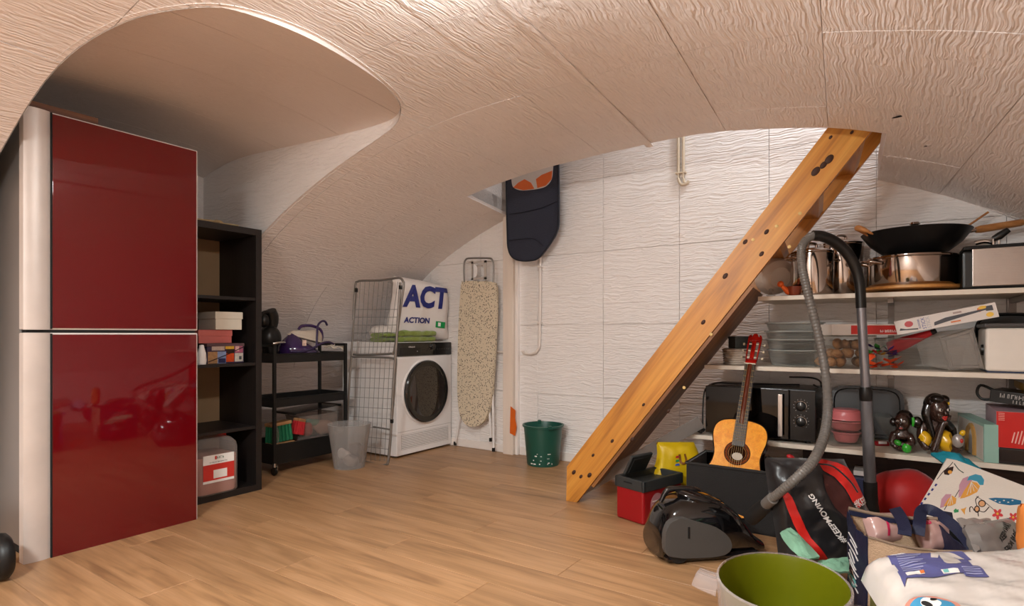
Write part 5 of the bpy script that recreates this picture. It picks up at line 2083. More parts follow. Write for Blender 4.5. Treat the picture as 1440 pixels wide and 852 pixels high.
# --- lowest shelf
MWX0, MWX1 = at(992, 570, y=3.12).x, at(1147, 570, y=3.12).x
MZ0, MZ1 = Z3 + .012, Z3 + .012 + .255
mw_ = thing('microwave', ((MWX0 + MWX1) / 2, 3.29, Z3), 'black microwave oven with silver handle behind the guitar on the lowest shelf', 'microwave')
M_mw = M('microwave_black', '#0d0c0d', .25, spec=.35)
MB().bb((MWX0 + .004, 3.14, MZ0), (MWX1 - .004, 3.45, MZ1), bev=.006).build('body', M_mw, mw_)
for x in (MWX0 + .04, MWX1 - .04):
    for y in (3.17, 3.42):
        MB(Matrix.Translation((x, y, Z3))).lathe([(.014, 0), (.014, .0125)], 12).build('foot', M_black, mw_)
xs_ = at(1110, 570, y=3.12).x
door_m = MB().bb((MWX0, 3.120, MZ0 + .002), (xs_ - .002, 3.139, MZ1 - .002), bev=.004).build('door', M('mw_door_glass', '#070606', .05, spec=.4), mw_)
MB().bb((MWX0 + .06, 3.1190, MZ0 + .04), (xs_ - .07, 3.1198, MZ1 - .045)).build('window', M('mw_window', '#0f0d0c', .04, spec=.4), door_m)
MB().bb((xs_ + .001, 3.121, MZ0 + .002), (MWX1, 3.139, MZ1 - .002), bev=.004).build('control_panel', M_mw, mw_)
hx = at(1097.5, 570, y=3.10).x
hd = MB()
hd.bb((hx - .011, 3.088, MZ0 + .02), (hx + .011, 3.098, MZ1 - .025), bev=.003)
hd.build('handle', M('mw_silver', '#b5aca6', .3, .8), door_m)
for z in (MZ0 + .035, MZ1 - .04):
    MB().bb((hx - .006, 3.097, z - .006), (hx + .006, 3.121, z + .006)).build('handle_mount', M_black, door_m)
for py in (571, 593):
    kp = at(1126.5, py, y=3.12)
    mk = Matrix.Translation((kp.x, 3.121, kp.z)) @ Matrix.Rotation(PI / 2, 4, 'X')
    kk = MB(mk).lathe([(.024, 0), (.022, .016), (.018, .019), (0, .019)], 28).build('knob', M_black, mw_)
    MB(mk).lathe([(.0245, .0), (.0255, .003), (.0235, .004)], 28, cap0=False, cap1=False).build('knob_ring', M_chrome, kk)
    MB(mk).box((0, .012, .0195), (.003, .014, .001)).build('pointer', M_paper, kk)
    for j in range(11):
        a = -PI * .25 + j * PI * 1.5 / 10
        MB(mk).box((.033 * math.cos(a), .033 * math.sin(a), .0003), (.004, .0016, .0006), rot=(0, 0, a)).build('dial_mark', M('mark_grey', '#b9b4b0', .5), mw_)
cd_ = MB()
cd_.tube([at(1144, 541, y=3.30), at(1154, 545, y=3.28), at(1153, 536, y=3.33), at(1140, 531, y=3.40), at(1110, 530, y=3.42)], .0045, 8, smooth=5)
cl_ = [(MWX1 - .10, 3.35, MZ1 + .006), (MWX1 - .20, 3.30, MZ1 + .006), (MWX0 + .12, 3.24, MZ1 + .006), (MWX0 + .03, 3.20, MZ1 + .006), (MWX0 - .015, 3.17, MZ1 - .03), (MWX0 - .022, 3.15, MZ0 + .12), (MWX0 - .02, 3.14, MZ0 + .04), (MWX0 - .03, 3.13, MZ0 + .01)]
cd_.tube(cl_, .0045, 8, smooth=5)
cd_.build('power_cord', M_black, mw_)
plg = MB()
for q, (dx, dz) in enumerate(((-.03, .006), (-.045, .012), (-.02, .016))):
    plg.box((MWX0 + dx, 3.125, Z3 + .012 + dz), (.03, .022, .022), rot=(.2 * q, .4, .5 * q), bev=.005)
plg.build('plug', M_black, mw_)

# black roasting tin standing behind
p, k = base(1218, 3.50, Z3)
rt = thing('roasting_tin', p, 'black roasting tin standing upright against the wall behind the pink bowls', 'tin')
MB(Matrix.Translation(p + Vector((0, .02, .135))) @ Matrix.Rotation(PI / 2 - .10, 4, 'X')).lathe([(0, 0), (.14, 0), (.15, .006), (.155, .035), (.165, .036), (.165, .040), (.148, .040), (.143, .012), (0, .008)], 48, sy=.80, sup=5).build('tin_body', M('tin_black', '#161516', .3), rt)
# clear tub with pink bowls
p, k = base(1186, 3.25, Z3)
ct2 = thing('clear_tub', p, 'low clear plastic tub holding pink bowls on the lowest shelf', 'tub', rz=HEAD)
boxshell(MB(vframe(p)), 29 * k, .085, 34 * k, .86).build('tub_body', M_clear, ct2)
M_pinkp = M('pink_plastic', '#c26a6c', .3)
pk_data = ((.01, -.005, .012, .062, .05, 'lowest pink plastic bowl lying in the clear tub'), (.012, .0, .070, .082, .048, 'middle pink plastic bowl with wide rim in the clear tub'), (.012, 0, .120, .078, .052, 'topmost pink plastic bowl upside down above the clear tub'))
for i, (dx, dy, dz, rr_, hh, lab) in enumerate(pk_data):
    q = vframe(p) @ Vector((dx, dy, dz))
    t = thing('pink_bowl', q, lab, 'bowl', group='pink bowls in the clear tub')
    m_ = vframe(q)
    if i < 2:
        prof = [(0, 0), (rr_ * .68, 0), (rr_ * .78, .006), (rr_ * .95, hh - .008), (rr_ * 1.06, hh - .006), (rr_ * 1.06, hh), (rr_ * .93, hh - .002), (rr_ * .7, .008), (0, .006)]
    else:
        prof = [(rr_ * 1.02, 0.001), (rr_ * 1.06, .003), (rr_ * 1.04, .010), (rr_ * .9, .020), (rr_ * .86, hh - .01), (rr_ * .72, hh - .004), (rr_ * .7, hh), (0, hh)]
    MB(m_).lathe(prof, 40).build('bowl_body', M_pinkp, t)
q = vframe(p) @ Vector((.055, -.088, .098))
tg = thing('round_tag', q, 'tiny round silver tag hanging at the front of the pink bowls', 'tag')
MB(vframe(q) @ Matrix.Rotation(PI / 2, 4, 'X')).lathe([(.003, 0), (.0095, 0), (.0095, .003), (.003, .003)], 16, cap0=False, cap1=False).build('tag_ring', M_paper, tg)
# folded clear bag and greens in the tub front
# glass bowl and sweets
p, k = base(1270, 3.40, Z3)
t = thing('glass_bowl', p, 'cut glass bowl on the lowest shelf behind the small figurine', 'bowl')
MB(vframe(p)).lathe([(0, 0), (.05, 0), (.055, .01), (.10, .08), (.128, .135), (.124, .136), (.095, .08), (.05, .014), (0, .01)], 40).build('bowl_body', M_glass, t)
p, k = base(1240, 3.30, Z3)
t = thing('sweets_pack', p, 'small red and white pack of sweets before the glass bowl', 'pack', rz=HEAD)
MB(vframe(p)).bb((-.035, -.015, 0), (.03, .015, .022), bev=.004).build('pack_body', M('pack_red', '#8f1c22', .3), t)
MB(vframe(p)).bb((-.025, -.016, .010), (.015, -.0145, .0225)).build('pack_print', M_paper, t)


def skinbody(name, verts, edges, mat, parent, m, sub=2):
    keys = list(verts)
    me = bpy.data.meshes.new(name)
    inv = wm(parent).inverted()
    me.from_pydata([inv @ (m @ Vector(verts[k][0])) for k in keys], [(keys.index(a), keys.index(b)) for a, b in edges], [])
    o = bpy.data.objects.new(name, me)
    C.objects.link(o)
    o.parent = parent
    sk = o.modifiers.new('skin', 'SKIN')
    sk.use_smooth_shade = True
    for i, k in enumerate(keys):
        me.skin_vertices[0].data[i].radius = (verts[k][1], verts[k][1])
        me.skin_vertices[0].data[i].use_root = (i == 0)
    sb = o.modifiers.new('sub', 'SUBSURF')
    sb.levels = sb.render_levels = sub
    me.materials.append(mat)
    return o


M_ceram = M('dark_glaze', '#33201a', .14, coat=.5, var=(30, .12))
M_hairg = M('hair_glaze', '#120c0a', .15, coat=.8, bump=(70, .5, (1, 1, .35)))
M_lip = M('lip_red', '#b5261f', .25, coat=.5)
M_eye = M('eye_white', '#d9cfc6', .2, coat=.5)
M_yel = M('glaze_yellow', '#d9a817', .22, coat=.5)
M_grn = M('glaze_green', '#2f9a2a', .22, coat=.5)
M_gsil = M('glaze_silver', '#a49c98', .25, .3)

# large figurine, leaning on its arms
p, k = base(1322, 3.19, Z3)
fg = thing('large_figurine', p, 'larger glossy dark ceramic girl figurine with yellow dress, chin resting on hand', 'figurine')
m_ = vframe(p, -math.atan(.752)) @ Matrix.Diagonal((.82, .9, 1, 1))
L = lambda a, b, dy=0.0: Vector(((a - 1322) * k, dy, (640 - b) * k))
V = {'hip': (L(1330, 624, .02), 12 * k), 'waist': (L(1320, 616, .015), 11 * k), 'chest': (L(1313, 603, .01), 12.5 * k), 'neck': (L(1319, 591, .005), 6.5 * k), 'head': (L(1324, 580), 9 * k),
     'shl': (L(1297, 601, -.01), 8 * k), 'ell': (L(1296, 620, -.03), 6 * k), 'hal': (L(1306, 634, -.045), 5.5 * k),
     'shr': (L(1326, 600, .0), 7 * k), 'elr': (L(1314, 632, -.045), 6 * k), 'har': (L(1325, 597, -.035), 5 * k), 'tip': (L(1331, 592, -.03), 4.2 * k),
     'knee': (L(1346, 628, .0), 8 * k), 'foot': (L(1350, 634, -.01), 5 * k)}
E_ = [('hip', 'waist'), ('waist', 'chest'), ('chest', 'neck'), ('neck', 'head'), ('chest', 'shl'), ('shl', 'ell'), ('ell', 'hal'), ('chest', 'shr'), ('hip', 'knee'), ('knee', 'foot')]
skinbody('body', {q: V[q] for q in V if q not in ('elr', 'har', 'tip')}, E_, M_ceram, fg, m_)
bodyo = fg.children[0]
mb = MB(m_)
mb.tube([V['elr'][0], V['elr'][0].lerp(V['har'][0], .4), V['har'][0], V['tip'][0]], [6 * k, 5.6 * k, 4.2 * k, 4.4 * k], 14, smooth=4)
mb.ball(V['elr'][0], 6.2 * k, 14, 10)
for q in range(4):
    b0_ = V['tip'][0] + Vector((2.0 * k * (q - 1.5), -.004, 2 * k))
    mb.tube([b0_, b0_ + Vector((.004, .0, 4.5 * k)), b0_ + Vector((.008, .004, 7 * k))], [1.7 * k, 1.5 * k, 1.1 * k], 8)
mb.build('propping_arm', M_ceram, fg)
hc = L(1319, 577, -.006)
_az = math.radians(38)
_F, _R2 = Vector((math.sin(_az), -math.cos(_az), 0)), Vector((math.cos(_az), math.sin(_az), 0))


def fp(a, b, c):
    """point on the head: a towards the face, b to its side, c up"""
    return hc + _F * (a * k) + _R2 * (b * k) + Vector((0, 0, c * k))


hd_ = MB(m_)
hd_.ball(fp(0, 0, 1), (16 * k, 16 * k, 19 * k), 28, 20)
hd_.ball(fp(7, 0, -9), (9.5 * k, 9.5 * k, 9 * k), 20, 14)
hd_.ball(fp(10, -6, -6), (5 * k, 5 * k, 5 * k), 14, 10)
hd_.ball(fp(10, 6, -6), (5 * k, 5 * k, 5 * k), 14, 10)
hd_.tube([fp(14.5, 0, 3), fp(17.2, 0, -1.5), fp(17.5, 0, -4)], [1.8 * k, 2.8 * k, 3.0 * k], 12, smooth=3)
hd_.ball(fp(-2, -15.5, -3), (2.4 * k, 2.4 * k, 4 * k), 12, 8)
head = hd_.build('head', M_ceram, fg)
mb = MB(m_)
mb.ball(fp(-6, 0, 6), (17.5 * k, 17.5 * k, 17.5 * k), 24, 16)
mb.ball(fp(4, -5, 16), (11 * k, 11 * k, 6.5 * k), 20, 12)
mb.ball(fp(3, 7, 15), (9 * k, 9 * k, 6.5 * k), 20, 12)
mb.tube([fp(-4, -14, 6), fp(-4, -17, -6), fp(-2, -15, -18), fp(0, -12, -28), fp(2, -10, -36)], [7 * k, 7.5 * k, 6 * k, 5 * k, 3.5 * k], 12, smooth=4)
mb.tube([fp(-8, 10, -8), fp(-8, 20, -20), fp(-4, 28, -30), fp(-2, 30, -38)], [8 * k, 8 * k, 7 * k, 4 * k], 12, smooth=4)
mb.build('hair', M_hairg, fg)
for s in (-1, 1):
    MB(m_).ball(fp(14.2, 6.2 * s, 1.5), (2.8 * k, 2.8 * k, 2.2 * k), 14, 10).build('eye', M_eye, head)
    MB(m_).ball(fp(16.4, 6.6 * s, 1.8), (1.4 * k, 1.4 * k, 1.6 * k), 10, 8).build('pupil', M_hairg, head)
    MB(m_).tube([fp(13.6, 3.2 * s, 6.2), fp(14.6, 6.4 * s, 7.4), fp(12.6, 9.4 * s, 6.0)], .6 * k, 6, smooth=3).build('brow', M_hairg, head)
MB(m_).tube([fp(14.4, -4.6, -9.0), fp(16.6, -2, -7.8), fp(17.0, 0, -8.4), fp(16.6, 2, -7.8), fp(14.4, 4.6, -9.0)], [.5 * k, 1.5 * k, 1.4 * k, 1.5 * k, .5 * k], 10, smooth=3).build('lip', M_lip, head)
MB(m_).tube([fp(14.4, -4.4, -9.4), fp(16.6, 0, -11.0), fp(14.4, 4.4, -9.4)], [.6 * k, 1.9 * k, .6 * k], 10, smooth=4).build('lip', M_lip, head)
MB(m_).ball(fp(9, 11.5, 10), (1.8 * k, 1.8 * k, 2.6 * k), 10, 8).build('hair_clip', M_yel, head)
mb = MB(m_)


def dress(u, v):
    a = 2 * PI * u
    c = L(1317 + 22 * v, 617 + 5 * v, .01 - .015 * v)
    rr = (13.5 + 2.5 * math.sin(v * PI)) * k * (.25 + .75 * min(1, 4 * v, 4 * (1 - v) + .35))
    return c + Vector((0, math.cos(a) * rr, math.sin(a) * rr * .92)) + Vector((.004 * math.sin(5 * a), 0, 0))


mb.grid(dress, 28, 12, closed_u=True)
mb.tube([L(1297, 613, -.028), L(1303, 618, -.038), L(1300, 624, -.046)], [8 * k, 8.5 * k, 7 * k], 12, smooth=3)
mb.ball(L(1352, 607, 0), (4 * k, 3 * k, 5 * k), 10, 8, rot=(0, .7, 0))
mb.build('dress', M_yel, fg)
MB(m_).ball(L(1346, 617, -.03), (8.5 * k, 6.5 * k, 9.5 * k), 18, 12).build('silver_ball', M_gsil, fg)['label'] = 'silver ball with red spot'
MB(m_).ball(L(1350.5, 616, -.045), (2.6 * k, 2.4 * k, 3.0 * k), 12, 8).build('red_spot', M_lip, fg)

# small figurine
p, k = base(1273, 3.18, Z3)
fs = thing('small_figurine', p, 'smaller glossy dark ceramic child figurine with green shorts and green hair band', 'figurine')
m_ = vframe(p, -math.atan(.691)) @ Matrix.Diagonal((.84, .9, 1, 1))
L = lambda a, b, dy=0.0: Vector(((a - 1273) * k, dy, (634 - b) * k))
V = {'hip': (L(1270, 625, .01), 11 * k), 'chest': (L(1268, 611, .01), 10 * k), 'neck': (L(1268, 603, .005), 6 * k), 'head': (L(1270, 596), 8 * k),
     'shl': (L(1257, 611, 0), 6 * k), 'ell': (L(1254, 622, -.015), 5 * k), 'hal': (L(1263, 629, -.03), 4 * k),
     'shr': (L(1280, 611, 0), 6 * k), 'elr': (L(1283, 621, -.02), 5 * k), 'har': (L(1272, 622, -.035), 4 * k),
     'kl': (L(1258, 629, -.02), 6 * k), 'kr': (L(1282, 629, -.02), 6 * k)}
E_ = [('hip', 'chest'), ('chest', 'neck'), ('neck', 'head'), ('chest', 'shl'), ('shl', 'ell'), ('ell', 'hal'), ('chest', 'shr'), ('shr', 'elr'), ('elr', 'har'), ('hip', 'kl'), ('hip', 'kr')]
skinbody('body', V, E_, M_ceram, fs, m_)
hc = L(1269, 592, -.006)
hd_ = MB(m_)
hd_.ball(hc, (12 * k, 12 * k, 13 * k), 24, 16)
hd_.ball(hc + Vector((-2 * k, -10 * k, -7 * k)), (5 * k, 4 * k, 4.5 * k), 14, 10)
hd_.ball(hc + Vector((-2 * k, -13 * k, -1 * k)), (2 * k, 2 * k, 2 * k), 10, 8)
head = hd_.build('head', M_ceram, fs)
mb = MB(m_)
mb.ball(hc + Vector((3 * k, 6 * k, 4 * k)), (13.5 * k, 12 * k, 13 * k), 20, 14)
mb.ball(hc + Vector((20 * k, -1 * k, 1 * k)), (8 * k, 8 * k, 8.5 * k), 16, 12)
mb.ball(hc + Vector((-13 * k, -2 * k, -1 * k)), (5 * k, 5 * k, 6 * k), 14, 10)
mb.build('hair', M_hairg, fs)
MB(m_).tube([hc + Vector((14.5 * k, -7 * k, 8 * k)), hc + Vector((15 * k, -8 * k, 2 * k)), hc + Vector((14.5 * k, -7 * k, -4 * k))], [2 * k, 2.2 * k, 1.6 * k], 8, smooth=3).build('hair_band', M_grn, fs)
MB(m_).ball(hc + Vector((-2 * k, -13.5 * k, -7.5 * k)), (2.6 * k, 1.4 * k, 1.4 * k), 12, 8).build('lip', M('lip_rose', '#a5524c', .25), head)
for dx in (-6.5, 2.5):
    MB(m_).ball(hc + Vector((dx * k, -11 * k, 2 * k)), (1.7 * k, 1.2 * k, 1.5 * k), 10, 6).build('eye', M_eye, head)
    MB(m_).ball(hc + Vector((dx * k, -12 * k, 2 * k)), (.9 * k, .6 * k, .9 * k), 8, 6).build('pupil', M_hairg, head)
mb = MB(m_)
mb.ball(L(1275, 627, -.032), (7 * k, 6 * k, 7 * k), 16, 12)
mb.ball(L(1263, 621, -.028), (6 * k, 4 * k, 4 * k), 16, 10, rot=(0, .4, 0))
mb.build('shorts', M_grn, fs)

# mint box with arch print
p0, p1 = at(1384, 655, y=3.105), at(1405, 657, y=3.115)
zt = at(1395, 597, y=3.11).z
mtb = thing('mint_box', ((p0 + p1) / 2), 'mint green gift box with rainbow arch window beside the large figurine', 'box')
fdir = (p1 - p0)
fdir.z = 0
wq = fdir.length
fdir.normalize()
far = at(1347, 600, y=3.50)
ddir = (Vector((far.x, far.y, 0)) - Vector((p0.x, p0.y, 0)))
dl = min(ddir.length, .40)
ddir.normalize()
mm4 = Matrix((fdir, ddir, Vector((0, 0, 1)))).transposed().to_4x4()
mm4.translation = Vector((p0.x, p0.y, Z3))
hh = zt - Z3
M_mint = M('mint_card', '#8fb3a6', .5)
MB(mm4).bb((0, 0, 0), (wq, dl, hh), bev=.0015).build('box_body', M_mint, mtb)
mside = mm4 @ Matrix(((0, 0, -1, -.0005), (-1, 0, 0, dl), (0, 1, 0, 0), (0, 0, 0, 1)))
MB(mm4).bb((-.0012, .012, .006), (-.0002, dl - .012, hh - .012)).build('side_print', M('print_offwhite', '#c9c0b6', .5), mtb)
arch = []
for i in range(15):
    a = PI * i / 14
    arch.append((.055 * math.cos(a) + dl * .42, .055 * math.sin(a) + hh * .48))
mb = MB(mm4)
path = [(dl * .42 - .055, hh * .06)] + arch[::-1] + [(dl * .42 + .055, hh * .06)]
mb.tube([(-.002, y, z) for y, z in path], .012, 6, squash=(.12, 1) if False else None)
ao = mb.build('arch_print', M('arch_gold', '#a77f45', .5), mtb)
ao.data.transform(Matrix.Identity(4))
mb = MB(mm4)
mb.bb((-.003, dl * .42 - .042, hh * .06), (-.001, dl * .42 + .042, hh * .55))
mb.build('arch_window', M('arch_grey', '#a7a3a1', .4), mtb)

# black case, red box and lavender side
q0 = at(1403, 660, y=3.115)
qz = at(1403, 629, y=3.115).z
bc2 = thing('black_case', (q0.x + .14, 3.24, Z3), 'black flat case under the red box on the lowest shelf', 'case')
MB().bb((q0.x - .02, 3.115, Z3), (q0.x + .30, 3.40, qz), bev=.006).build('case_body', M('case_black', '#171313', .4), bc2)
MB().bb((q0.x + .005, 3.113, Z3 + .012), (q0.x + .28, 3.1152, qz - .006)).build('front_panel', M('case_panel', '#241d1b', .2), bc2)
rz1 = at(1403, 578, y=3.115).z
rbx = thing('red_box', (q0.x + .14, 3.24, qz + .0005), 'bright red carton with lavender side on the black case', 'box')
MB().bb((q0.x - .005, 3.116, qz + .0008), (q0.x + .29, 3.45, rz1), bev=.001).build('carton_body', M('lavender_card', '#a78a92', .5), rbx)
MB().bb((q0.x - .004, 3.1145, qz + .002), (q0.x + .289, 3.1158, rz1 - .001)).build('red_front', M('red_card', '#c01812', .35), rbx)
for j in range(4):
    a = at(1425 + 5 * j, 622, y=3.114)
    MB().box((a.x, 3.1142, a.z + .02), (.004, .0006, .045 + .006 * j), rot=(0, .2, 0)).build('white_stripe', M('stripe_pink', '#e3aca0', .5), rbx)
for j in range(5):
    MB().box((q0.x + .004 + .008, 3.1142, rz1 - .008 - .007 * j), (.02, .0006, .002)).build('barcode_bar', M('stripe_pink', '#e3aca0', .5), rbx)
bxx = thing('black_tool_box', (q0.x + .16, 3.28, rz1 + .001), 'black printed box tilted on top of the red carton', 'box', rz=-.25)
m_ = Matrix.Translation((q0.x + .13, 3.27, rz1 + .003)) @ rotz(-.35) @ Matrix.Rotation(.10, 4, 'Y')
MB(m_).bb((-.13, -.07, .012), (.14, .09, .065), bev=.003).build('box_body', M_black, bxx)
marks('box_text', m_ @ Matrix.Translation((-.045, -.0705, .045)) @ Matrix.Rotation(PI / 2, 4, 'X'), .10, .018, 8, M('print_greywhite', '#a39c97', .5), bxx, 2)
marks('box_text', m_ @ Matrix.Translation((.0, -.0705, .024)) @ Matrix.Rotation(PI / 2, 4, 'X'), .10, .014, 9, M('print_greywhite', '#a39c97', .5), bxx, 5)
mb = MB(m_)
mb.tube([(-.12, -.05, .06), (-.17, -.05, .075), (-.18, -.05, .04), (-.16, -.05, .015), (-.12, -.05, .02)], .006, 8, smooth=4)
mb.build('carry_handle', M_black, bxx)
yb = thing('yellow_case', (q0.x + .22, 3.40, rz1 + .075), 'dull yellow rounded case above the black printed box', 'case')
MB().bb((q0.x + .10, 3.33, rz1 + .072), (q0.x + .34, 3.50, rz1 + .12), bev=.015, seg=3).build('case_body', M('case_yellow', '#8d6a22', .45), yb)
def ad(px, py, d):
    """point at depth d from the camera plane"""
    return Vector((0, 0, CAM_Z)) + ray(px, py) * d


def on(s, w, h, m, off=.0025):
    """wrap flat decoration (x, y in the bag's frame) onto a bag surface"""
    nrm = m.to_3x3() @ Vector((0, 0, 1))

    def f(c, dx=0.0, dy=0.0, ang=0.0):
        x, y = c.x * math.cos(ang) - c.y * math.sin(ang) + dx, c.x * math.sin(ang) + c.y * math.cos(ang) + dy
        return s(min(.995, max(.005, x / w + .5)), min(.995, max(.005, y / h + .5)), 1) + nrm * (off + c.z)
    return f


def decal(name, pts, fn, mat, par, h=.0008, cuts=.02, lift=0.0):
    """printed patch: polygon (x, y) wrapped by fn, with a little thickness"""
    bm = bmesh.new()
    vs = [bm.verts.new((p[0], p[1], lift)) for p in pts]
    f = bm.faces.new(vs)
    bmesh.ops.triangulate(bm, faces=[f])
    for _ in range(3):
        es = [e for e in bm.edges if e.calc_length() > cuts]
        if not es:
            break
        bmesh.ops.subdivide_edges(bm, edges=es, cuts=1)
        bmesh.ops.triangulate(bm, faces=bm.faces)
    for v in bm.verts:
        v.co = fn(v.co)
    bmesh.ops.solidify(bm, geom=list(bm.faces), thickness=h)
    mb = MB()
    mb.bm.free()
    mb.bm = bm
    return mb.build(name, mat, par, smooth=30)


# dark board standing under the lowest shelf, white laths before it
M_darkw = wood('dark_panel_wood', '#2c1d18', '#3d2a24', '#4d382f', 0, .55, 1)
dp = thing('dark_board', (.35, 3.47, 0), 'dark brown wooden board standing on edge under the lowest shelf', 'board')
MB().bb((-.42, 3.455, 0), (1.2, 3.475, Z3 - .05), bev=.002).build('board', M_darkw, dp)
lt_ = thing('white_lath', at(1212, 664, y=3.3), 'short white lath lying under the lowest shelf behind the vacuum tube', 'lath')
MB().bb((at(1200, 664, y=3.3).x, 3.30, at(1200, 668, y=3.3).z), (at(1222, 664, y=3.3).x, 3.43, at(1200, 661, y=3.3).z), bev=.003).build('lath', M_trim, lt_)
bxl = thing('blue_crate', at(1210, 690, y=3.2), 'dark blue crate under the lowest shelf carrying the white lath', 'crate')
a, b = at(1198, 668, y=3.25), at(1236, 690, y=3.25)
MB().bb((a.x, 3.26, 0), (b.x, 3.44, at(1200, 668.5, y=3.3).z - .001), bev=.006).build('crate_body', M('crate_blue', '#1b2140', .5), bxl)

# translucent strip leaning from the floor to the lowest shelf
stp_ = thing('plastic_strip', at(812, 702, z=0), 'long translucent plastic strip leaning from the stair foot to the lowest shelf', 'strip')
A, B = at(818, 690, y=2.62), at(985, 592, y=3.07)
A = at(815, 700, z=0.0) + Vector((0, -.03, .04))
A2, B2 = A, at(986, 593, y=3.07)
m_ = frame(A2, B2 - A2, (0, -.35, 1))
MB(m_).bb((0, -.004, -.038), ((B2 - A2).length, .004, .038), bev=.003).build('strip', glass('strip_plastic', '#b9b2ad', .3, .60), stp_)

# red cool box
M_coolred = M('coolbox_red', '#8f1016', .35, bump=(300, .1))
M_coolgrey = M('coolbox_grey', '#2e3030', .5, bump=(300, .12))
c0, c1, c2 = at(905, 740, z=0), at(866, 727, z=0), at(944, 719, z=0)
ex = (c0 - c1).normalized()
ey = Vector((-ex.y, ex.x, 0))
wd, dp_ = (c0 - c1).length, .30
cbx = thing('cool_box', (c0 + c1) / 2 + ey * dp_ / 2, 'small red cool box with dark grey open lid on the floor by the stair', 'cool box')
m_ = Matrix((ex, ey, Vector((0, 0, 1)))).transposed().to_4x4()
m_.translation = (c0 + c1) / 2
MB(m_).box((0, dp_ / 2, .083), (wd, dp_, .166), bev=.014, seg=3).build('body', M_coolred, cbx)
rim = MB(m_)
h0_, h1_ = .155, .208
ow, od_ = wd / 2 + .005, dp_ / 2 + .005
for a, b in (((-ow, -.005, h0_), (ow, .014, h1_)), ((-ow, dp_ - .014, h0_), (ow, dp_ + .005, h1_)), ((-ow, -.005, h0_), (-ow + .02, dp_ + .005, h1_)), ((ow - .02, -.005, h0_), (ow, dp_ + .005, h1_))):
    rim.bb(a, b, bev=.006)
rim.bb((-ow + .01, .005, h0_ + .01), (ow - .01, dp_ - .005, h0_ + .02))
rim.build('rim', M_coolgrey, cbx)
lm_ = m_ @ Matrix.Translation((-ow + .03, .10, h1_ + .0)) @ Matrix.Rotation(math.radians(-62), 4, 'Y')
lidc = MB(lm_)
lidc.bb((.004, -.075, -.009), (.115, .085, .009), bev=.008)
lidc.build('swing_lid', M_coolgrey, cbx)
MB(lm_).bb((.018, -.058, -.013), (.100, .068, -.0085), bev=.002).build('lid_recess', M('coolbox_dark', '#1e2020', .5), cbx)
MB(m_).bb((-.03, -.0065, h0_ + .03), (.02, -.004, h0_ + .036)).build('latch_notch', M_darkgap, cbx)
sd = m_ @ Matrix(((0, 0, 1, wd / 2 + .0006), (1, 0, 0, .10), (0, 1, 0, .075), (0, 0, 0, 1)))
stk = MB(sd).prism([(-.05, -.055), (.05, -.055), (.05, .01)] + [(.05 * math.cos(a), .01 + .055 * math.sin(a)) for a in [PI * i / 10 for i in range(1, 10)]] + [(-.05, .01)], 0, .0006).build('sticker', M('sticker_rose', '#a8767a', .5), cbx, smooth=0)
for q in range(3):
    MB(sd).bb((-.036, -.01 + .018 * q, .0007), (.03 - .008 * q, -.004 + .018 * q, .0012)).build('sticker_line', M('sticker_pale', '#d8c6c2', .5), stk)
MB(sd).bb((-.044, -.05, .0007), (.044, -.02, .0012)).build('sticker_block', M('sticker_pale', '#d8c6c2', .5), stk)
for q in range(6):
    MB(sd).bb((-.038 + .013 * q, -.046, .0013), (-.031 + .013 * q, -.024, .0017)).build('sticker_bar', M('sticker_red', '#7d2a2c', .5), stk)

# yellow shopping bag behind it
ybc = ad(950, 652, 2.98)
myb = Matrix((_r, Vector((0, 0, 1)), -_f)).transposed().to_4x4()
myb.translation = Vector((ybc.x, ybc.y, .168))


def ybshape(x, y):
    return x * (1 - .5 * (y / .34)) + .015 * math.sin(y * 20), y


py_b, ysf = pillow(myb, .26, .335, .09, 20, 20, .012, 13, 5, 5.0, ybshape)
yb2 = thing('yellow_bag', (ybc.x, ybc.y, 0), 'crumpled yellow plastic shopping bag between the cool box and the black storage box', 'bag')
for v in py_b.bm.verts:
    v.co.z = max(.001, v.co.z)
py_b.build('bag_body', M('yellow_bag_plastic', '#c9a812', .35), yb2)
yf = on(ysf, .26, .335, myb, .004)
text('bag_letters', 'U', myb, .07, M('print_brown', '#7a4a16', .5), yb2, bold=.003, warp=lambda c: yf(c, .012, .085, .05))
for j, col in enumerate(('#2c4fa0', '#1f8a4a', '#c0272d')):
    decal('print_patch', [(-.01, 0), (.014, .002), (.012, .012), (-.008, .010)], lambda c, j=j: yf(c, -.022, .055 + .02 * j, 0), M('print' + col, col, .5), yb2)
decal('print_patch', ell(0, 0, .016, .03), lambda c: yf(c, -.018, -.07, 0), M('print_skin', '#c98a5a', .5), yb2)

# black fabric storage box
M_fab = M('black_fabric', '#1b1817', .85, bump=(350, .4), sheen=.2)
FB = 2.74
q0, q1 = at(965, 655, y=FB), at(1092, 671, y=FB)
fbz = .285
fb = thing('storage_box', ((q0.x + q1.x) / 2, FB + .16, 0), 'black fabric storage box holding the guitar on the floor', 'box')
mb = MB()
x0, x1, y0, y1 = q0.x, q1.x, FB, FB + .33
th = .012
for a, b in (((x0, y0, .002), (x1, y0 + th, fbz)), ((x0, y1 - th, .002), (x1, y1, fbz)), ((x0, y0 + th, .002), (x0 + th, y1 - th, fbz)), ((x1 - th, y0 + th, .002), (x1, y1 - th, fbz))):
    mb.bb(a, b, bev=.004)
mb.bb((x0, y0, 0), (x1, y1, .012), bev=.004)
mb.build('box_walls', M_fab, fb)
mb = MB()
mb.tube([(x0, y0, fbz - .003), (x1, y0, fbz - .003), (x1, y1, fbz - .003), (x0, y1, fbz - .003)], .007, 8, closed=True)
mb.build('rim_binding', M('fabric_rim', '#24201e', .8), fb)
mb = MB()
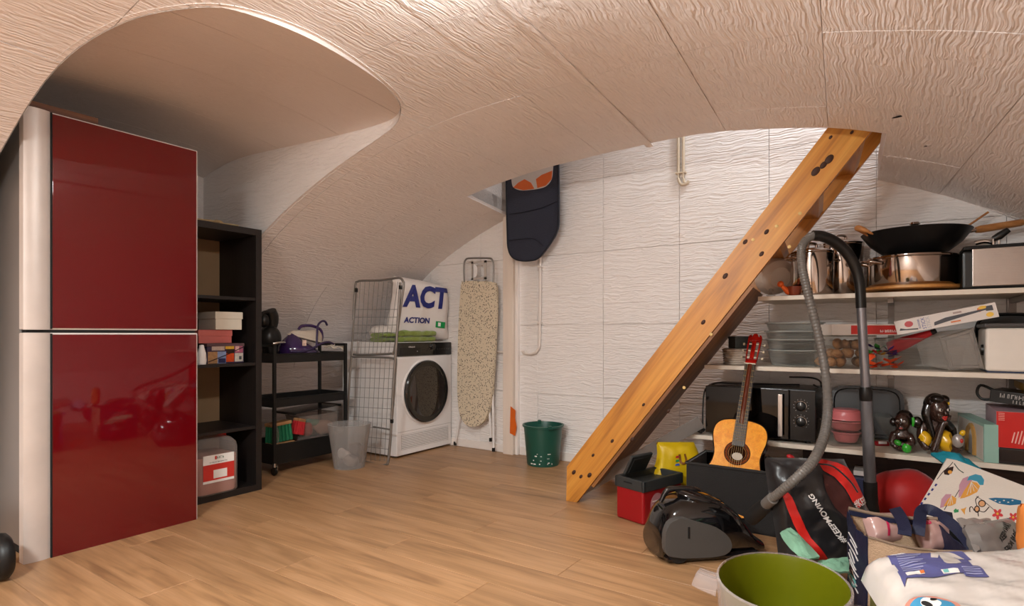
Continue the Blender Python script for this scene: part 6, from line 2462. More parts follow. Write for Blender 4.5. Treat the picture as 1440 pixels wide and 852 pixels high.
mb.grid(lambda u, v: Vector((x1 + .004 + .004 * math.sin(PI * u), y0 + .10 + .10 * u, fbz - .06 + .035 * v)), 8, 2, thick=.003)
mb.build('handle_loop', M_fab, fb)

# ------------------------------------------------------------------ guitar
gA = at(1036.5, 637, y=2.865)
gB = at(1055, 513, y=3.075)
gax = (gB - gA).normalized()
gout = Vector((0, -1, 0)) - gax * (Vector((0, -1, 0)).dot(gax))
gout = (gout.normalized() + (-_f) * .15)
gout = (gout - gax * gout.dot(gax)).normalized()
gx = gax.cross(gout)
mg = Matrix((gx, gax, gout)).transposed().to_4x4()      # X across, Y up the neck, Z out of the top
mg.translation = gA
gt = thing('guitar', gA - gax * .33, 'classical guitar with orange top and red headstock standing in the black box', 'guitar')
gs_ = (gB - gA).length / .50
half = [(0, -.325), (.06, -.322), (.115, -.30), (.155, -.262), (.170, -.215), (.166, -.165), (.146, -.115), (.122, -.07), (.113, -.03), (.114, .0), (.122, .035), (.131, .07), (.133, .105), (.124, .14), (.10, .165), (.06, .178), (.03, .181)]
hp_ = [(p.x * gs_, p.y * gs_) for p in catmull([(a, b, 0) for a, b in half], 4)]
outl = hp_ + [(-x, y) for x, y in hp_[::-1] if x > 1e-5]
M_gtop = wood('spruce_orange', '#d67c0c', '#e8941a', '#f0a52c', 1, .32, 2, .02, rnd_amt=.02)
M_gtop.node_tree.nodes['Principled BSDF'].inputs['Specular IOR Level'].default_value = .12
M_gside = M('guitar_side', '#5a2413', .2, coat=.5)
M_fret = M('fretboard', '#231714', .4)
M_bind = M('binding_black', '#1a0f0b', .6, spec=.15)
GD = .09 * gs_
MB(mg).prism(outl, -GD, -.004, bev=.002).build('body', M_gside, gt)
hole = [(.042 * gs_ * math.cos(2 * PI * i / 40), .042 * gs_ * math.sin(2 * PI * i / 40)) for i in range(40)]
# top plate with a real sound hole: two halves meeting on the centre line
mb = MB(mg)
bm = mb.bm


def half_plate(sgn):
    o = [(sgn * x, y) for x, y in hp_]
    # hole half, from top to bottom
    hh = [(sgn * .042 * gs_ * math.sin(PI * i / 20), .042 * gs_ * math.cos(PI * i / 20)) for i in range(21)]
    poly = o + [(0, hp_[-1][1])] + hh if sgn > 0 else o + [(0, hp_[-1][1])] + hh
    return poly


for sgn in (1, -1):
    poly = half_plate(sgn)
    lo = [bm.verts.new((x, y, -.004)) for x, y in poly]
    hi = [bm.verts.new((x, y, 0)) for x, y in poly]
    bm.faces.new(lo)
    bm.faces.new(hi)
    for i in range(len(poly)):
        j = (i + 1) % len(poly)
        bm.faces.new((lo[i], lo[j], hi[j], hi[i]))
mb._tr(bm.verts[:])
top = mb.build('top', M_gtop, gt, smooth=0)
mb = MB(mg)
mb.tube([(x, y, -.001) for x, y in outl], .0028, 6, closed=True)
mb.build('binding', M_bind, top)
MB(mg).prism(ell(0, 0, .05 * gs_, .05 * gs_, 30), -.0042, -.0038).build('sound_hole_inside', M('guitar_inside', '#2a140a', .9, spec=.05), gt)
pk_ = MB(mg).prism(ell(.002, -.016 * gs_, .026 * gs_, .020 * gs_, 20), -.0037, -.0033).build('inner_label', M('guitar_label', '#c9bdae', .7), gt)
mb = MB(mg)
for r0, r1, mt_ in ((.044, .047, None),):
    pass


def ring(r0, r1, z=.0006, n=48):
    b = MB(mg)
    b.grid(lambda u, v: Vector(((r0 + (r1 - r0) * v) * gs_ * math.cos(2 * PI * u), (r0 + (r1 - r0) * v) * gs_ * math.sin(2 * PI * u), z)), n, 1, closed_u=True, thick=-.0005)
    return b


ring(.043, .048, .0006).build('rosette', M_bind, top)
ring(.048, .060, .0005).build('rosette', M('rosette_tan', '#6b3210', .7, var=(160, .5), spec=.1), top)
ring(.060, .064, .0006).build('rosette', M_bind, top)
# neck, fretboard, nut, head
nutY = .50 * gs_
mb = MB(mg)
mb.tube([(0, .16 * gs_, -.018), (0, .30 * gs_, -.010), (0, nutY, -.008)], [.030, .026, .024], 16, squash=(1, .62))
mb.build('neck', M_gside, gt)
fbp = MB(mg)
y0f_, y1f_ = .036 * gs_, nutY
fbp.prism([(-.031 * gs_, y0f_), (.031 * gs_, y0f_), (.0265 * gs_, y1f_), (-.0265 * gs_, y1f_)], .0005, .0075, bev=.001)
fbo = fbp.build('fretboard', M_fret, gt)
scale_len = .65 * gs_
for i in range(1, 20):
    y = nutY - scale_len * (1 - 2 ** (-i / 12))
    if y < y0f_ + .004:
        break
    hw = (.0265 + (.031 - .0265) * (nutY - y) / (nutY - y0f_)) * gs_ - .001
    MB(mg).tube([(-hw, y, .0078), (hw, y, .0078)], .0011, 6).build('fret', M('brass_fret', '#b89a58', .3, .9), fbo)
MB(mg).box((0, nutY + .003, .006), (.054 * gs_, .006, .012), bev=.001).build('nut', M('bone', '#ddd0b8', .4), gt)
strs = MB(mg)
for i in range(6):
    x = (-.021 + .0084 * i) * gs_
    strs.tube([(x * 1.3, -.15 * gs_, .0115), (x * .95, nutY + .003, .0125)], .0007, 5)
so = strs.build('strings', M('string', '#cbb98a', .3, .7), gt)
hm = mg @ Matrix.Translation((0, nutY + .006, .002)) @ Matrix.Rotation(math.radians(-12), 4, 'X')
M_head = wood('headstock_red', '#7a0e0c', '#a8160f', '#b8261a', 1, .2, 2, .02, rnd_amt=.02)


def slot(x0, x1, y0, y1):
    return x0, x1, y0, y1


hb = MB(hm)
HW, HL = .036 * gs_, .185 * gs_
for a, b in (((-HW * .78, 0, -.018), (HW * .78, .03, 0)), ((-HW * .30, .03, -.018), (HW * .30, .15, 0)), ((-HW, .15, -.018), (HW, .176, 0))):
    hb.bb(a, b, bev=.0015, seg=1)
for s in (-1, 1):
    hb.prism([(s * HW * .70, .028), (s * HW * .82, .028), (s * HW, .152), (s * HW * .72, .152)], -.018, 0)
    hb.prism([(s * HW * .98, .172), (s * HW * .7, .172), (s * HW * .55, .188), (s * HW * .85, .184)], -.018, 0)
hb.prism([(-.016, .174), (.016, .174), (.010, .192), (0, .197), (-.010, .192)], -.018, 0)
hd0 = hb.build('headstock', M_head, gt)
for s in (-1, 1):
    for q in range(3):
        y = .045 + .043 * q
        MB(hm).tube([(s * HW * .30, y, -.008), (s * HW * .74, y, -.008)], .0045, 10).build('roller', M('bone', '#ddd0b8', .4), hd0)
        MB(hm).tube([(s * HW * .92, y, -.010), (s * (HW + .012), y, -.012)], .0025, 8).build('tuner_shaft', M_chrome, hd0)
        MB(hm).box((s * (HW + .016), y, -.012), (.010, .014, .006), bev=.002).build('tuner_button', M('tuner_pearl', '#d5c7ac', .3), hd0)

# ------------------------------------------------------------------ vacuum cleaner
vc = thing('vacuum_cleaner', ad(1012, 790, 2.33), 'black vacuum cleaner with grey hose and upright tube in front of the shelves', 'vacuum cleaner')
va, vb = at(947, 796, z=0), at(1086, 786, z=0)
vx = (vb - va)
vl = vx.length
vx.normalize()
vy = Vector((-vx.y, vx.x, 0))
mv = Matrix((vx, vy, Vector((0, 0, 1)))).transposed().to_4x4()
mv.translation = va
VW = .235
kz = lambda py, d=2.28: CAM_Z - (py - CY) / F_PX * d
prof_t = [(-.035, .105), (0, .195), (.05, .232), (.10, .245), (.16, .243), (.23, .228), (.29, .190), (.34, .135), (.375, .085), (vl, .05)]
tp_ = catmull([(a, 0, b) for a, b in prof_t], 4)


def vbody(u, v):
    i = v * (len(tp_) - 1)
    k0_ = int(min(len(tp_) - 2, i))
    p = tp_[k0_].lerp(tp_[k0_ + 1], i - k0_)
    zt = p.z
    t = v
    wv = VW / 2 * (math.sin(PI * min(.97, max(.03, .22 + t * .70))) ** .4)
    a = 2 * PI * u
    c, s = math.cos(a), math.sin(a)
    e = 3.2
    g = (abs(c) ** e + abs(s) ** e) ** (-1 / e)
    zm, hz_ = (zt + .012) / 2, (zt - .012) / 2
    k = 1.0 - .12 * max(0, s)
    return Vector((p.x - .03 * (1 - t) * max(0, -s) * 0, VW / 2 + wv * c * g * k, zm + hz_ * s * g))


mb = MB(mv)
mb.grid(vbody, 40, 36, closed_u=True)
for vv in (0, 1):
    q = [mb.bm.verts.new(mb.m @ vbody(i / 40, vv)) for i in range(40)]
    mb.bm.faces.new(q)
M_vac = M('vacuum_gloss_black', '#0c0b0c', .08, coat=1.0)
M_vacg = M('vacuum_grey', '#4a4846', .5)
M_vacs = M('vacuum_smoke', '#161314', .12, coat=.6)
mb.build('body', M_vac, vc)
# grey bumper panel on the near side
sp_o = [(-.02, .04), (-.035, .10), (-.02, .165), (.035, .185), (.09, .170), (.18, .14), (.235, .095), (.245, .055), (.21, .030), (.10, .026)]
sp_c = [(p.x, p.y) for p in catmull([(a, b, 0) for a, b in sp_o], 4, True)]
mb = MB(mv)
mb.prism(sp_c, -.004, .028, m=Matrix.Rotation(PI / 2, 4, 'X') @ Matrix.Translation((0, 0, -.024)), bev=.004)
pn_ = mb.build('side_panel', M_vacg, vc)
MB(mv).bb((.058, -.0065, .105), (.066, -.003, .15), bev=.001).build('panel_slot', M_darkgap, pn_)
mb = MB(mv)
mb.bb((-.02, .01, .006), (vl - .05, VW - .01, .034), bev=.012)
mb.build('base', M_vacs, vc)
mb = MB(mv)
mb.tube([(.0, VW * .5, .215), (.03, VW * .5, .262), (.09, VW * .5, .266), (.15, VW * .5, .258), (.20, VW * .5, .236)], [.008, .012, .013, .012, .008], 12, smooth=4)
mb.build('carry_handle', M_vacs, vc)
MB(mv).ball((.17, VW * .45, .225), (.11, .07, .028), 20, 12, rot=(0, .28, 0)).build('dust_lid', M_vacs, vc)
for y in (.02, VW - .02):
    MB(mv @ Matrix.Translation((.03, y, .045)) @ Matrix.Rotation(PI / 2, 4, 'X')).lathe([(0, -.012), (.04, -.012), (.044, -.006), (.044, .006), (.04, .012), (0, .012)], 24).build('wheel', M_blackm, vc)
# hose connector
ca, cb_ = ad(1056, 728, 2.24), ad(1078, 709, 2.14)
MB().tube([ca, ca.lerp(cb_, .5), cb_], [.030, .029, .026], 16).build('hose_connector', M_blackm, vc)
hpts = [ad(1074, 712, 2.16), ad(1092, 696, 2.06), ad(1120, 672, 1.98), ad(1144, 647, 2.02), ad(1159, 612, 2.18), ad(1164, 572, 2.34), ad(1160, 520, 2.46), ad(1150, 468, 2.48), ad(1138, 420, 2.48), ad(1129, 380, 2.48), ad(1127, 352, 2.48), ad(1134, 337, 2.48), ad(1148, 330, 2.48)]
cpts = catmull(hpts, 40)
MB().tube(cpts, [(.0185 if (i % 4 < 2) else .0168) * (.84 + .16 * min(1, i / 150)) for i in range(len(cpts))], 12).build('hose', M('hose_grey', '#6a6560', .3), vc)
MB().tube([cpts[3], cpts[30]], [.0215, .021], 14).build('hose_cuff', M('cuff_grey', '#6e6863', .35), vc)
hg = [ad(1143, 331, 2.48), ad(1155, 332, 2.48), ad(1172, 339, 2.48), ad(1190, 354, 2.48), ad(1203, 376, 2.48), ad(1209, 400, 2.48), ad(1211, 433, 2.48)]
MB().tube(hg, [.0225, .023, .024, .0235, .0225, .021, .0205], 16, smooth=5).build('handle_grip', M_black, vc)
mb = MB()
M_alu = M('tube_grey', '#86868c', .28, .75)
MB().tube([ad(1211, 432, 2.48), ad(1217.5, 546, 2.49)], .0185, 20).build('upper_tube', M_alu, vc)
MB().tube([ad(1217, 544, 2.49), ad(1217.3, 549, 2.49), ad(1218, 561, 2.49), ad(1218.2, 564, 2.49)], [.023, .0255, .0255, .023], 20).build('tube_collar', M_black, vc)
MB().tube([ad(1218, 562, 2.49), ad(1224, 680, 2.50)], .0235, 20).build('lower_tube', M('tube_grey_worn', '#77777b', .35, .6, var=(40, .2, (1, 1, .2))), vc)
MB().tube([ad(1223.5, 677, 2.50), ad(1225, 706, 2.50), ad(1227, 725, 2.50)], [.027, .027, .030], 18).build('nozzle_joint', M_blackm, vc)
nb = ad(1228, 740, 2.52)
MB(Matrix.Translation((nb.x, nb.y, .035)) @ rotz(HEAD)).box((0, 0, 0), (.26, .09, .055), bev=.015, seg=3).build('floor_nozzle', M_blackm, vc)
MB().tube([ad(1227, 722, 2.50), Vector((nb.x, nb.y, .05))], .028, 14).build('nozzle_neck', M_blackm, vc)

# ------------------------------------------------------------------ gym bag, cloths
def bagframe(px, py, d, turn=0.0, tilt=0.0, roll=0.0):
    """frame for a bag: X right, Y up, Z to the viewer's side"""
    m = Matrix((_r, Vector((0, 0, 1)), -_f)).transposed().to_4x4()
    m.translation = ad(px, py, d)
    return m @ Matrix.Rotation(turn, 4, 'Y') @ Matrix.Rotation(tilt, 4, 'X') @ Matrix.Rotation(roll, 4, 'Z')


M_nylon = M('black_nylon', '#121012', .32, sheen=.2)
M_rednylon = M('red_nylon', '#c0201a', .38)
mkb = bagframe(1156, 716, 2.12, turn=-.10, tilt=-.22, roll=.0)
kd = 2.12 / 800


def kshape(x, y):
    # slumped sack: leaning to the lower right, pinched at the top
    t = y / .37
    return x * (1 - .32 * t) - .16 * (y + .06) - .010 * math.sin(9 * y), y


pkb, ksf = pillow(mkb, .345, .37, .16, 34, 34, .018, 10, 7.0, 4.0, kshape, back=.6)
kb = thing('drawstring_bag', (mkb.translation.x, mkb.translation.y, 0), 'black and red nylon drawstring bag with white hashtag lettering leaning by the vacuum', 'bag')
for v in pkb.bm.verts:
    v.co.z = max(.003, v.co.z)
pkb.build('bag_body', M_nylon, kb)
kf = on(ksf, .345, .37, mkb, .003)


def kuv(px, py):
    """photo pixel to the bag's own x, y (undoing the slump)"""
    X, Y = (px - 1156) * kd, (716 - py) * kd / math.cos(.22)
    t = Y / .37
    return ((X + .16 * (Y + .06) + .010 * math.sin(9 * Y)) / (1 - .32 * t), Y)


def kdec(name, pts, mat, lift=0.0):
    return decal(name, [kuv(*p) for p in pts], lambda c: kf(c), mat, kb, cuts=.018, lift=lift)


kdec('red_panel', [(1148, 652), (1160, 649), (1175, 653), (1190, 660), (1200, 680), (1206, 700), (1196, 712), (1186, 704), (1178, 688), (1166, 672), (1152, 664)], M_rednylon)['label'] = 'red top panel'
kdec('red_panel', [(1098, 690), (1106, 700), (1116, 728), (1128, 752), (1146, 774), (1158, 786), (1154, 789), (1134, 776), (1114, 750), (1102, 722), (1095, 700)], M_rednylon)['label'] = 'red side panel'
M_mesh = M('maroon_mesh', '#3d1512', .6)
kdec('mesh_panel', [(1150, 668), (1164, 674), (1177, 690), (1184, 706), (1190, 716), (1176, 728), (1160, 712), (1150, 690)], M_mesh)
tw_ = math.atan2(55, -40)
u0 = kuv(1151, 729)


def kwarp(px, py, ang):
    x0, y0 = kuv(px, py)
    return lambda c: kf(c, x0, y0, ang)


M_wprint = M('white_print', '#d9d3cf', .5)
text('bag_letters', '#KEEPMOVING', mkb, .0275, M_wprint, kb, bold=.0006, warp=kwarp(1149, 725, math.radians(112)), sx=.95, extrude=.0008)
text('bag_letters', '#KEEP', mkb, .034, M_wprint, kb, bold=.0006, warp=kwarp(1200, 704, math.radians(18)), sx=.75, extrude=.0008)
mb = MB()
mb.tube([ad(1100, 690, 2.10), ad(1118, 668, 2.07), ad(1140, 652, 2.06), ad(1142, 650, 2.07)], .003, 6, smooth=4)
mb.tube([ad(1150, 652, 2.06), ad(1172, 656, 2.04), ad(1195, 676, 2.02), ad(1206, 692, 2.03)], .003, 6, smooth=4)
mb.build('drawstring', M_nylon, kb)
# red corner of the bag sticking out at the left and wrapped sweets behind
rfl = MB()
rpts = [ad(1096, 662, 2.14), ad(1108, 675, 2.13), ad(1100, 700, 2.12), ad(1094, 690, 2.13)]
rfl.face(rpts)
rfl.face([p + Vector((.004, .012, 0)) for p in rpts[::-1]])
rfl.build('red_flap', M_rednylon, kb, smooth=0, fix=False)
rb2 = thing('gift_ribbon', ad(1107, 650, 2.40), 'small red bow and grey wrapping behind the drawstring bag', 'ribbon')
mb = MB()
for s, (px, py) in enumerate(((1102, 649), (1112, 643), (1110, 654))):
    c = ad(px, py, 2.40)
    mb.ball(c, (.018, .012, .011), 12, 8, rot=(0, .5 * s, .3))
mb.build('bow', M('bow_red', '#a3131c', .4), rb2)
mb = MB()
mb.ball(ad(1118, 657, 2.41), (.014, .012, .035), 12, 8, rot=(0, .2, 0))
jitter(mb, .008, 40, 2)
mb.build('wrapping', M('wrap_grey', '#9b908c', .4), rb2)
bkd = thing('black_bundle', ad(1100, 690, 2.6), 'black cloth bundle between the storage box and the drawstring bag', 'bundle')
mb = MB()
c = ad(1108, 690, 2.55)
mb.ball((c.x, c.y, .14), (.085, .07, .145), 20, 14)
jitter(mb, .03, 12, 6)
for v in mb.bm.verts:
    v.co.z = max(.002, v.co.z)
mb.build('bundle', M_fab, bkd)

M_mintc = M('mint_cloth', '#7fae92', .75, bump=(90, .3))


def sheet(name, corners, mat, label, cat, bulge=.02, seed=1.0, nu=16, nv=12, amp=.008, th=.008, par=None):
    """soft sheet between four corners, with folds and thickness"""
    A, B, D, E = [Vector(c) for c in corners]
    nrm = (B - A).cross(E - A).normalized()
    if nrm.dot(-ray(1150, 750)) < 0:
        nrm = -nrm

    def f(u, v):
        p = A.lerp(B, u).lerp(E.lerp(D, u), v)
        k = math.sin(PI * u) * math.sin(PI * v)
        return p + nrm * (bulge * k + amp * _n.noise(Vector((u * 5 + seed, v * 5, seed))) * (0.3 + k))
    mb = MB()
    mb.grid(f, nu, nv, thick=th)
    ctr = (A + B + D + E) / 4
    for v in mb.bm.verts:
        v.co.z = max(v.co.z, .002)
    if par is None:
        return tag(mb.build(name, mat, None, loc=ctr), label, cat), f, nrm
    return mb.build(name, mat, par), f, nrm


sheet('mint_cloth', [ad(1098, 752, 1.98), ad(1112, 744, 1.98), ad(1152, 785, 1.84), ad(1128, 790, 1.80)], M_mintc, 'mint green cloth with pale print hanging between the tub and the drawstring bag', 'cloth', .02, 2)
sheet('mint_cloth', [ad(1150, 792, 1.86), ad(1192, 786, 1.90), ad(1192, 806, 1.80), ad(1156, 806, 1.78)], M_mintc, 'mint green cloth fold beside the navy side of the tote bag', 'cloth', .01, 4)

# ------------------------------------------------------------------ oval tub
tbL, tbR, tbT = at(1012, 797, z=.30), at(1198, 833, z=.30), at(1088, 772, z=.30)
tc_ = (tbL + tbR) / 2
tb_ = thing('tub', (tc_.x, tc_.y, 0), 'large oval tub, translucent outside and lime green inside, at the bottom of the view', 'tub', rz=0)
tdir = (tbR - tbL).normalized()
mt_ = Matrix((tdir, Vector((-tdir.y, tdir.x, 0)), Vector((0, 0, 1)))).transposed().to_4x4()
mt_.translation = Vector((tc_.x, tc_.y, 0))
TR = (tbR - tbL).length / 2
TS = .185 / TR
M_tubo = glass('tub_translucent', '#d6cac5', .15, .76)
M_tubi = M('tub_lime', '#62650a', .28, var=(3, .03))
MB(mt_).lathe([(0, 0), (TR * .80, 0), (TR * .86, .012), (TR * 1.0, .22), (TR * 1.03, .285), (TR * 1.03, .297), (TR * .995, .300), (TR * .99, .294)], 56, sy=TS, cap1=False).build('outer_shell', M_tubo, tb_)
MB(mt_).lathe([(TR * .988, .296), (TR * .975, .285), (TR * .95, .20), (TR * .84, .03), (TR * .78, .018), (0, .016)], 56, sy=TS, cap0=False).build('inner_liner', M_tubi, tb_)['label'] = 'lime green inside'
for s in (-1, 1):
    mb = MB(mt_)

    def hnd(u, v, s=s):
        x = s * (TR * 1.0 + .058 * math.sin(PI * min(1, .5 + .5 * u) if False else u * PI / 2))
        y = (v - .5) * .10 * (1 - .25 * u)
        return Vector((x, y, .262 + .012 * u - .02 * (2 * v - 1) ** 4))
    mb.grid(hnd, 8, 10, thick=.010)
    mb.build('handle', M_tubo, tb_)
toy = thing('orange_ring', Vector((tc_.x, tc_.y, .02)), 'orange plastic ring lying inside the lime green tub', 'ring')
oc = at(1100, 858, z=.10)
MB(Matrix.Translation((oc.x, oc.y, .045)) @ Matrix.Rotation(.5, 4, 'X')).tube([(.055 * math.cos(2 * PI * i / 28), .045 * math.sin(2 * PI * i / 28), 0) for i in range(28)], .009, 10, closed=True).build('ring', M('ring_orange', '#e0651c', .4), toy)

# ------------------------------------------------------------------ tote bag
C0 = Vector((-.070, 2.035, 0))           # near left corner
sdv = Vector((-.066, .255, 0))
fdv = Vector((.25, .03, 0))
TH = .285
M_jute = M('tote_beige', '#b99a7c', .75, bump=(220, .4))
M_tnavy = M('tote_navy', '#161b38', .6, bump=(200, .2))
tt_ = thing('tote_bag', C0 + fdv / 2 + sdv / 2, 'big beige tote bag with navy side and navy handles, stuffed with plastic packs', 'bag')


def panel(a, b, z0, z1, bulge, name, mat, nrm, seed=1.0, lean=0.0):
    def f(u, v):
        p = a.lerp(b, u)
        k = math.sin(PI * u) * (.4 + .6 * math.sin(PI * v))
        return Vector((p.x, p.y, z0 + (z1 - z0) * v - .012 * math.sin(PI * u) * v)) + nrm * (bulge * k + .006 * _n.noise(Vector((u * 6, v * 6, seed)))) + nrm * lean * v
    mb = MB()
    mb.grid(f, 16, 14, thick=.004)
    return mb.build(name, mat, tt_), f


nf = Vector((fdv.y, -fdv.x, 0)).normalized()
ns = Vector((-sdv.y, sdv.x, 0)).normalized()
if ns.x > 0:
    ns = -ns
fp_, ff = panel(C0, C0 + fdv, .002, TH, .02, 'front_panel', M_jute, nf, 1)
sp__, sf_ = panel(C0, C0 + sdv, .002, TH, .010, 'side_panel', M_tnavy, ns, 2)
sp__['label'] = 'navy side panel with pale script'
bp_, bf_ = panel(C0 + sdv, C0 + sdv + fdv, .002, TH + .012, -.01, 'back_panel', M_jute, nf, 3)
rp_, _q = panel(C0 + fdv, C0 + fdv + sdv, .002, TH, .015, 'side_panel', M_tnavy, -ns, 4)
mb = MB()
mb.tube([bf_(u / 10, 1.0) for u in range(11)], .006, 8)
mb.build('rim_binding', M('tote_taupe', '#86705e', .7), tt_)
MB().tube([ff(u / 10, 1.0) for u in range(11)], .004, 8).build('rim_binding', M('tote_taupe', '#86705e', .7), tt_)
mb = MB()
mb.grid(lambda u, v: bf_(u, .93 + .055 * v) + nf * .008, 14, 2, thick=.002)
mb.build('navy_band', M_tnavy, tt_)
# pale script strokes on the navy side
mb = MB()


def sside(u, v, o=.006):
    return sf_(u, v) + ns * o


for j in range(9):
    v0 = .30 + .062 * j
    mb.tube([sside(.25 + .05 * (j % 3), v0), sside(.45, v0 + .035), sside(.72 - .06 * (j % 2), v0 + .055)], .0022, 6, smooth=3)
mb.build('script_strokes', M_wprint, sp__)
mb = MB()
mb.tube([sside(.5 + .16 * math.cos(2 * PI * i / 14), .36 + .055 * math.sin(2 * PI * i / 14), .007) for i in range(14)], .003, 6, closed=True)
mb.build('script_ring', M('print_teal', '#6fb3b0', .5), sp__)
# print on the front: head of a person, check shirt
fo = lambda u, v, o: ff(u, v) + nf * o
mb = MB()
fu = (1278 - 1213) / 165
mb.grid(lambda u, v: fo(.30 + .17 * u, .80 + .085 * v * math.sin(PI * (.12 + .76 * u)), .0025), 10, 4, thick=.001)
mb.build('printed_hair', M('print_hair', '#2a1710', .6), fp_)
mb = MB()
mb.grid(lambda u, v: fo(.33 + .11 * u, .66 + .14 * v, .002), 8, 6, thick=.001)
mb.build('printed_face', M('print_skin2', '#b5805c', .6), fp_)
mb = MB()
mb.grid(lambda u, v: fo(.02 + .16 * u, .05 + .42 * v, .0025), 8, 8, thick=.001)
mb.build('printed_meadow', M('print_meadow', '#5e5a26', .7, var=(40, .3)), fp_)
mb = MB()
mb.grid(lambda u, v: fo(.13 + .09 * u, .20 + .28 * v, .004), 6, 6, thick=.001)
ck = bpy.data.materials.new('check_print')
ck.use_nodes = True
_t = ck.node_tree.nodes.new('ShaderNodeTexCoord')
_c = ck.node_tree.nodes.new('ShaderNodeTexChecker')
_c.inputs['Scale'].default_value = 70
_c.inputs['Color1'].default_value = (.65, .63, .6, 1)
_c.inputs['Color2'].default_value = (.06, .06, .07, 1)
ck.node_tree.links.new(_t.outputs['Object'], _c.inputs['Vector'])
ck.node_tree.links.new(_c.outputs['Color'], ck.node_tree.nodes['Principled BSDF'].inputs['Base Color'])
mb.build('printed_shirt', ck, fp_)


def strap(pts, w, name, par, mat=M_tnavy, up=(0, 0, 1)):
    P = catmull(pts, 6)
    mb = MB()

    def f(u, v):
        i = u * (len(P) - 1)
        k0_ = int(min(len(P) - 2, i))
        p = P[k0_].lerp(P[k0_ + 1], i - k0_)
        t = (P[k0_ + 1] - P[k0_]).normalized()
        view = (p - Vector((0, 0, CAM_Z + .3))).normalized()
        side = t.cross(view)
        if side.length < 1e-4:
            side = Vector((1, 0, 0))
        side.normalize()
        return p + side * (v - .5) * w
    mb.grid(f, len(P) * 2, 3, thick=.003)
    return mb.build(name, mat, par)


strap([ad(1258, 714, 1.95), ad(1266, 726, 1.86), ad(1272, 742, 1.80), ad(1272, 752, 1.78)], .036, 'handle', tt_)
strap([ad(1291, 752, 1.80), ad(1293, 735, 1.82), ad(1296, 718, 1.90), ad(1310, 717, 1.90), ad(1330, 730, 1.84), ad(1350, 748, 1.78), ad(1366, 768, 1.72), ad(1376, 790, 1.70)], .034, 'handle', tt_)
strap([ad(1296, 716, 1.93), ad(1318, 722, 1.95), ad(1340, 726, 1.97)], .026, 'handle', tt_)
# packs inside the tote
M_ppink = M('pack_rose', '#c39a92', .25, coat=.4)
M_mag = M('print_magenta', '#c0264f', .4)
for q, (px, py, d, w, h, t, lab) in enumerate(((1246, 742, 1.95, .15, .10, .07, 'pale rose plastic pack with magenta stripes inside the tote at left'), (1318, 752, 1.86, .13, .10, .07, 'clear rose plastic pack showing a black brush inside the tote at right'))):
    m_ = bagframe(px, py, d, turn=.1, tilt=-.5)
    b_, s_ = pillow(m_, w, h, t, 16, 16, .008, 18, 3 + q, 4)
    o = thing('plastic_pack', m_.translation, lab, 'pack')
    b_.build('pack_body', M_ppink, o)
    f_ = on(s_, w, h, m_, .002)
    if q == 0:
        for x in (-.03, .045, .06):
            decal('magenta_stripe', [(x, -.03), (x + .008, -.03), (x + .022, .035), (x + .014, .035)], lambda c: f_(c), M_mag, o)
    else:
        decal('magenta_mark', ell(-.045, .04, .014, .011), lambda c: f_(c), M_mag, o)
        decal('dark_print', [(.005, -.05), (.06, -.05), (.05, .0), (.02, .01)], lambda c: f_(c), M_blackm, o)

# ------------------------------------------------------------------ laundry basket and the white textile pack on it
M_lblue = M('basket_blue', '#5b86c6', .35)
lbk = thing('laundry_basket', (.24, 1.62, 0), 'light blue slotted laundry basket under the white textile pack', 'basket')
bx0, bx1, by0, by1, bh = -.018, .50, 1.42, 1.80, .262
for k in range(12):
    y = by0 + .015 + (by1 - by0 - .03) * k / 11
    MB().bb((bx0 + .004, y - .010, .02), (bx0 + .010, y + .010, bh - .02), bev=.002).build('slat', M_lblue, lbk)
    MB().bb((bx1 - .010, y - .010, .02), (bx1 - .004, y + .010, bh - .02), bev=.002).build('slat', M_lblue, lbk)
for k in range(16):
    x = bx0 + .015 + (bx1 - bx0 - .03) * k / 15
    MB().bb((x - .010, by0 + .004, .02), (x + .010, by0 + .010, bh - .02), bev=.002).build('slat', M_lblue, lbk)
    MB().bb((x - .010, by1 - .010, .02), (x + .010, by1 - .004, bh - .02), bev=.002).build('slat', M_lblue, lbk)
MB().bb((bx0, by0, 0), (bx1, by1, .022), bev=.006).build('basket_floor', M_lblue, lbk)
mb = MB()
mb.tube([(bx0, by0, bh - .01), (bx1, by0, bh - .01), (bx1, by1, bh - .01), (bx0, by1, bh - .01)], .014, 10, closed=True)
mb.build('rim', M_lblue, lbk)
pl_ = at(1243, 776, z=.375)
pr_ = at(1378, 771, z=.375)
pf_ = at(1276, 832, z=.375)
px_ = (pr_ - pl_).normalized()
pyv = Vector((px_.y, -px_.x, 0))
PWID, PDEP = .56, .44
mpk = Matrix((px_, -pyv, Vector((0, 0, 1)))).transposed().to_4x4()
mpk.translation = pl_ + px_ * (PWID / 2 - .04) + pyv * (PDEP / 2 - .03) + Vector((0, 0, -.075))
M_pack = M('white_quilt_plastic', '#dcd3cc', .22, coat=.5, var=(12, .04))
PSH = .45
bp2, psf0 = pillow(mpk, PWID, PDEP, .155, 44, 40, .008, 13, 9.0, 9.0, back=.35, shape=lambda x, y: (x + PSH * (y - PDEP / 2), y))
tpk = thing('textile_pack', mpk.translation, 'white quilted textile pack in clear plastic with violet printed label on top', 'pack')
for v in bp2.bm.verts:
    v.co.z = max(v.co.z, bh + .006)
bp2.build('pack_body', M_pack, tpk)
_pf = on(psf0, PWID, PDEP, mpk, .002)


def pfn(c, dx=0.0, dy=0.0, ang=0.0):
    x, y = c.x * math.cos(ang) - c.y * math.sin(ang) + dx, c.x * math.sin(ang) + c.y * math.cos(ang) + dy
    return _pf(Vector((x - PSH * (y - PDEP / 2), y, c.z)))


M_vio = M('label_violet', '#57598c', .45)
im = mpk.inverted()


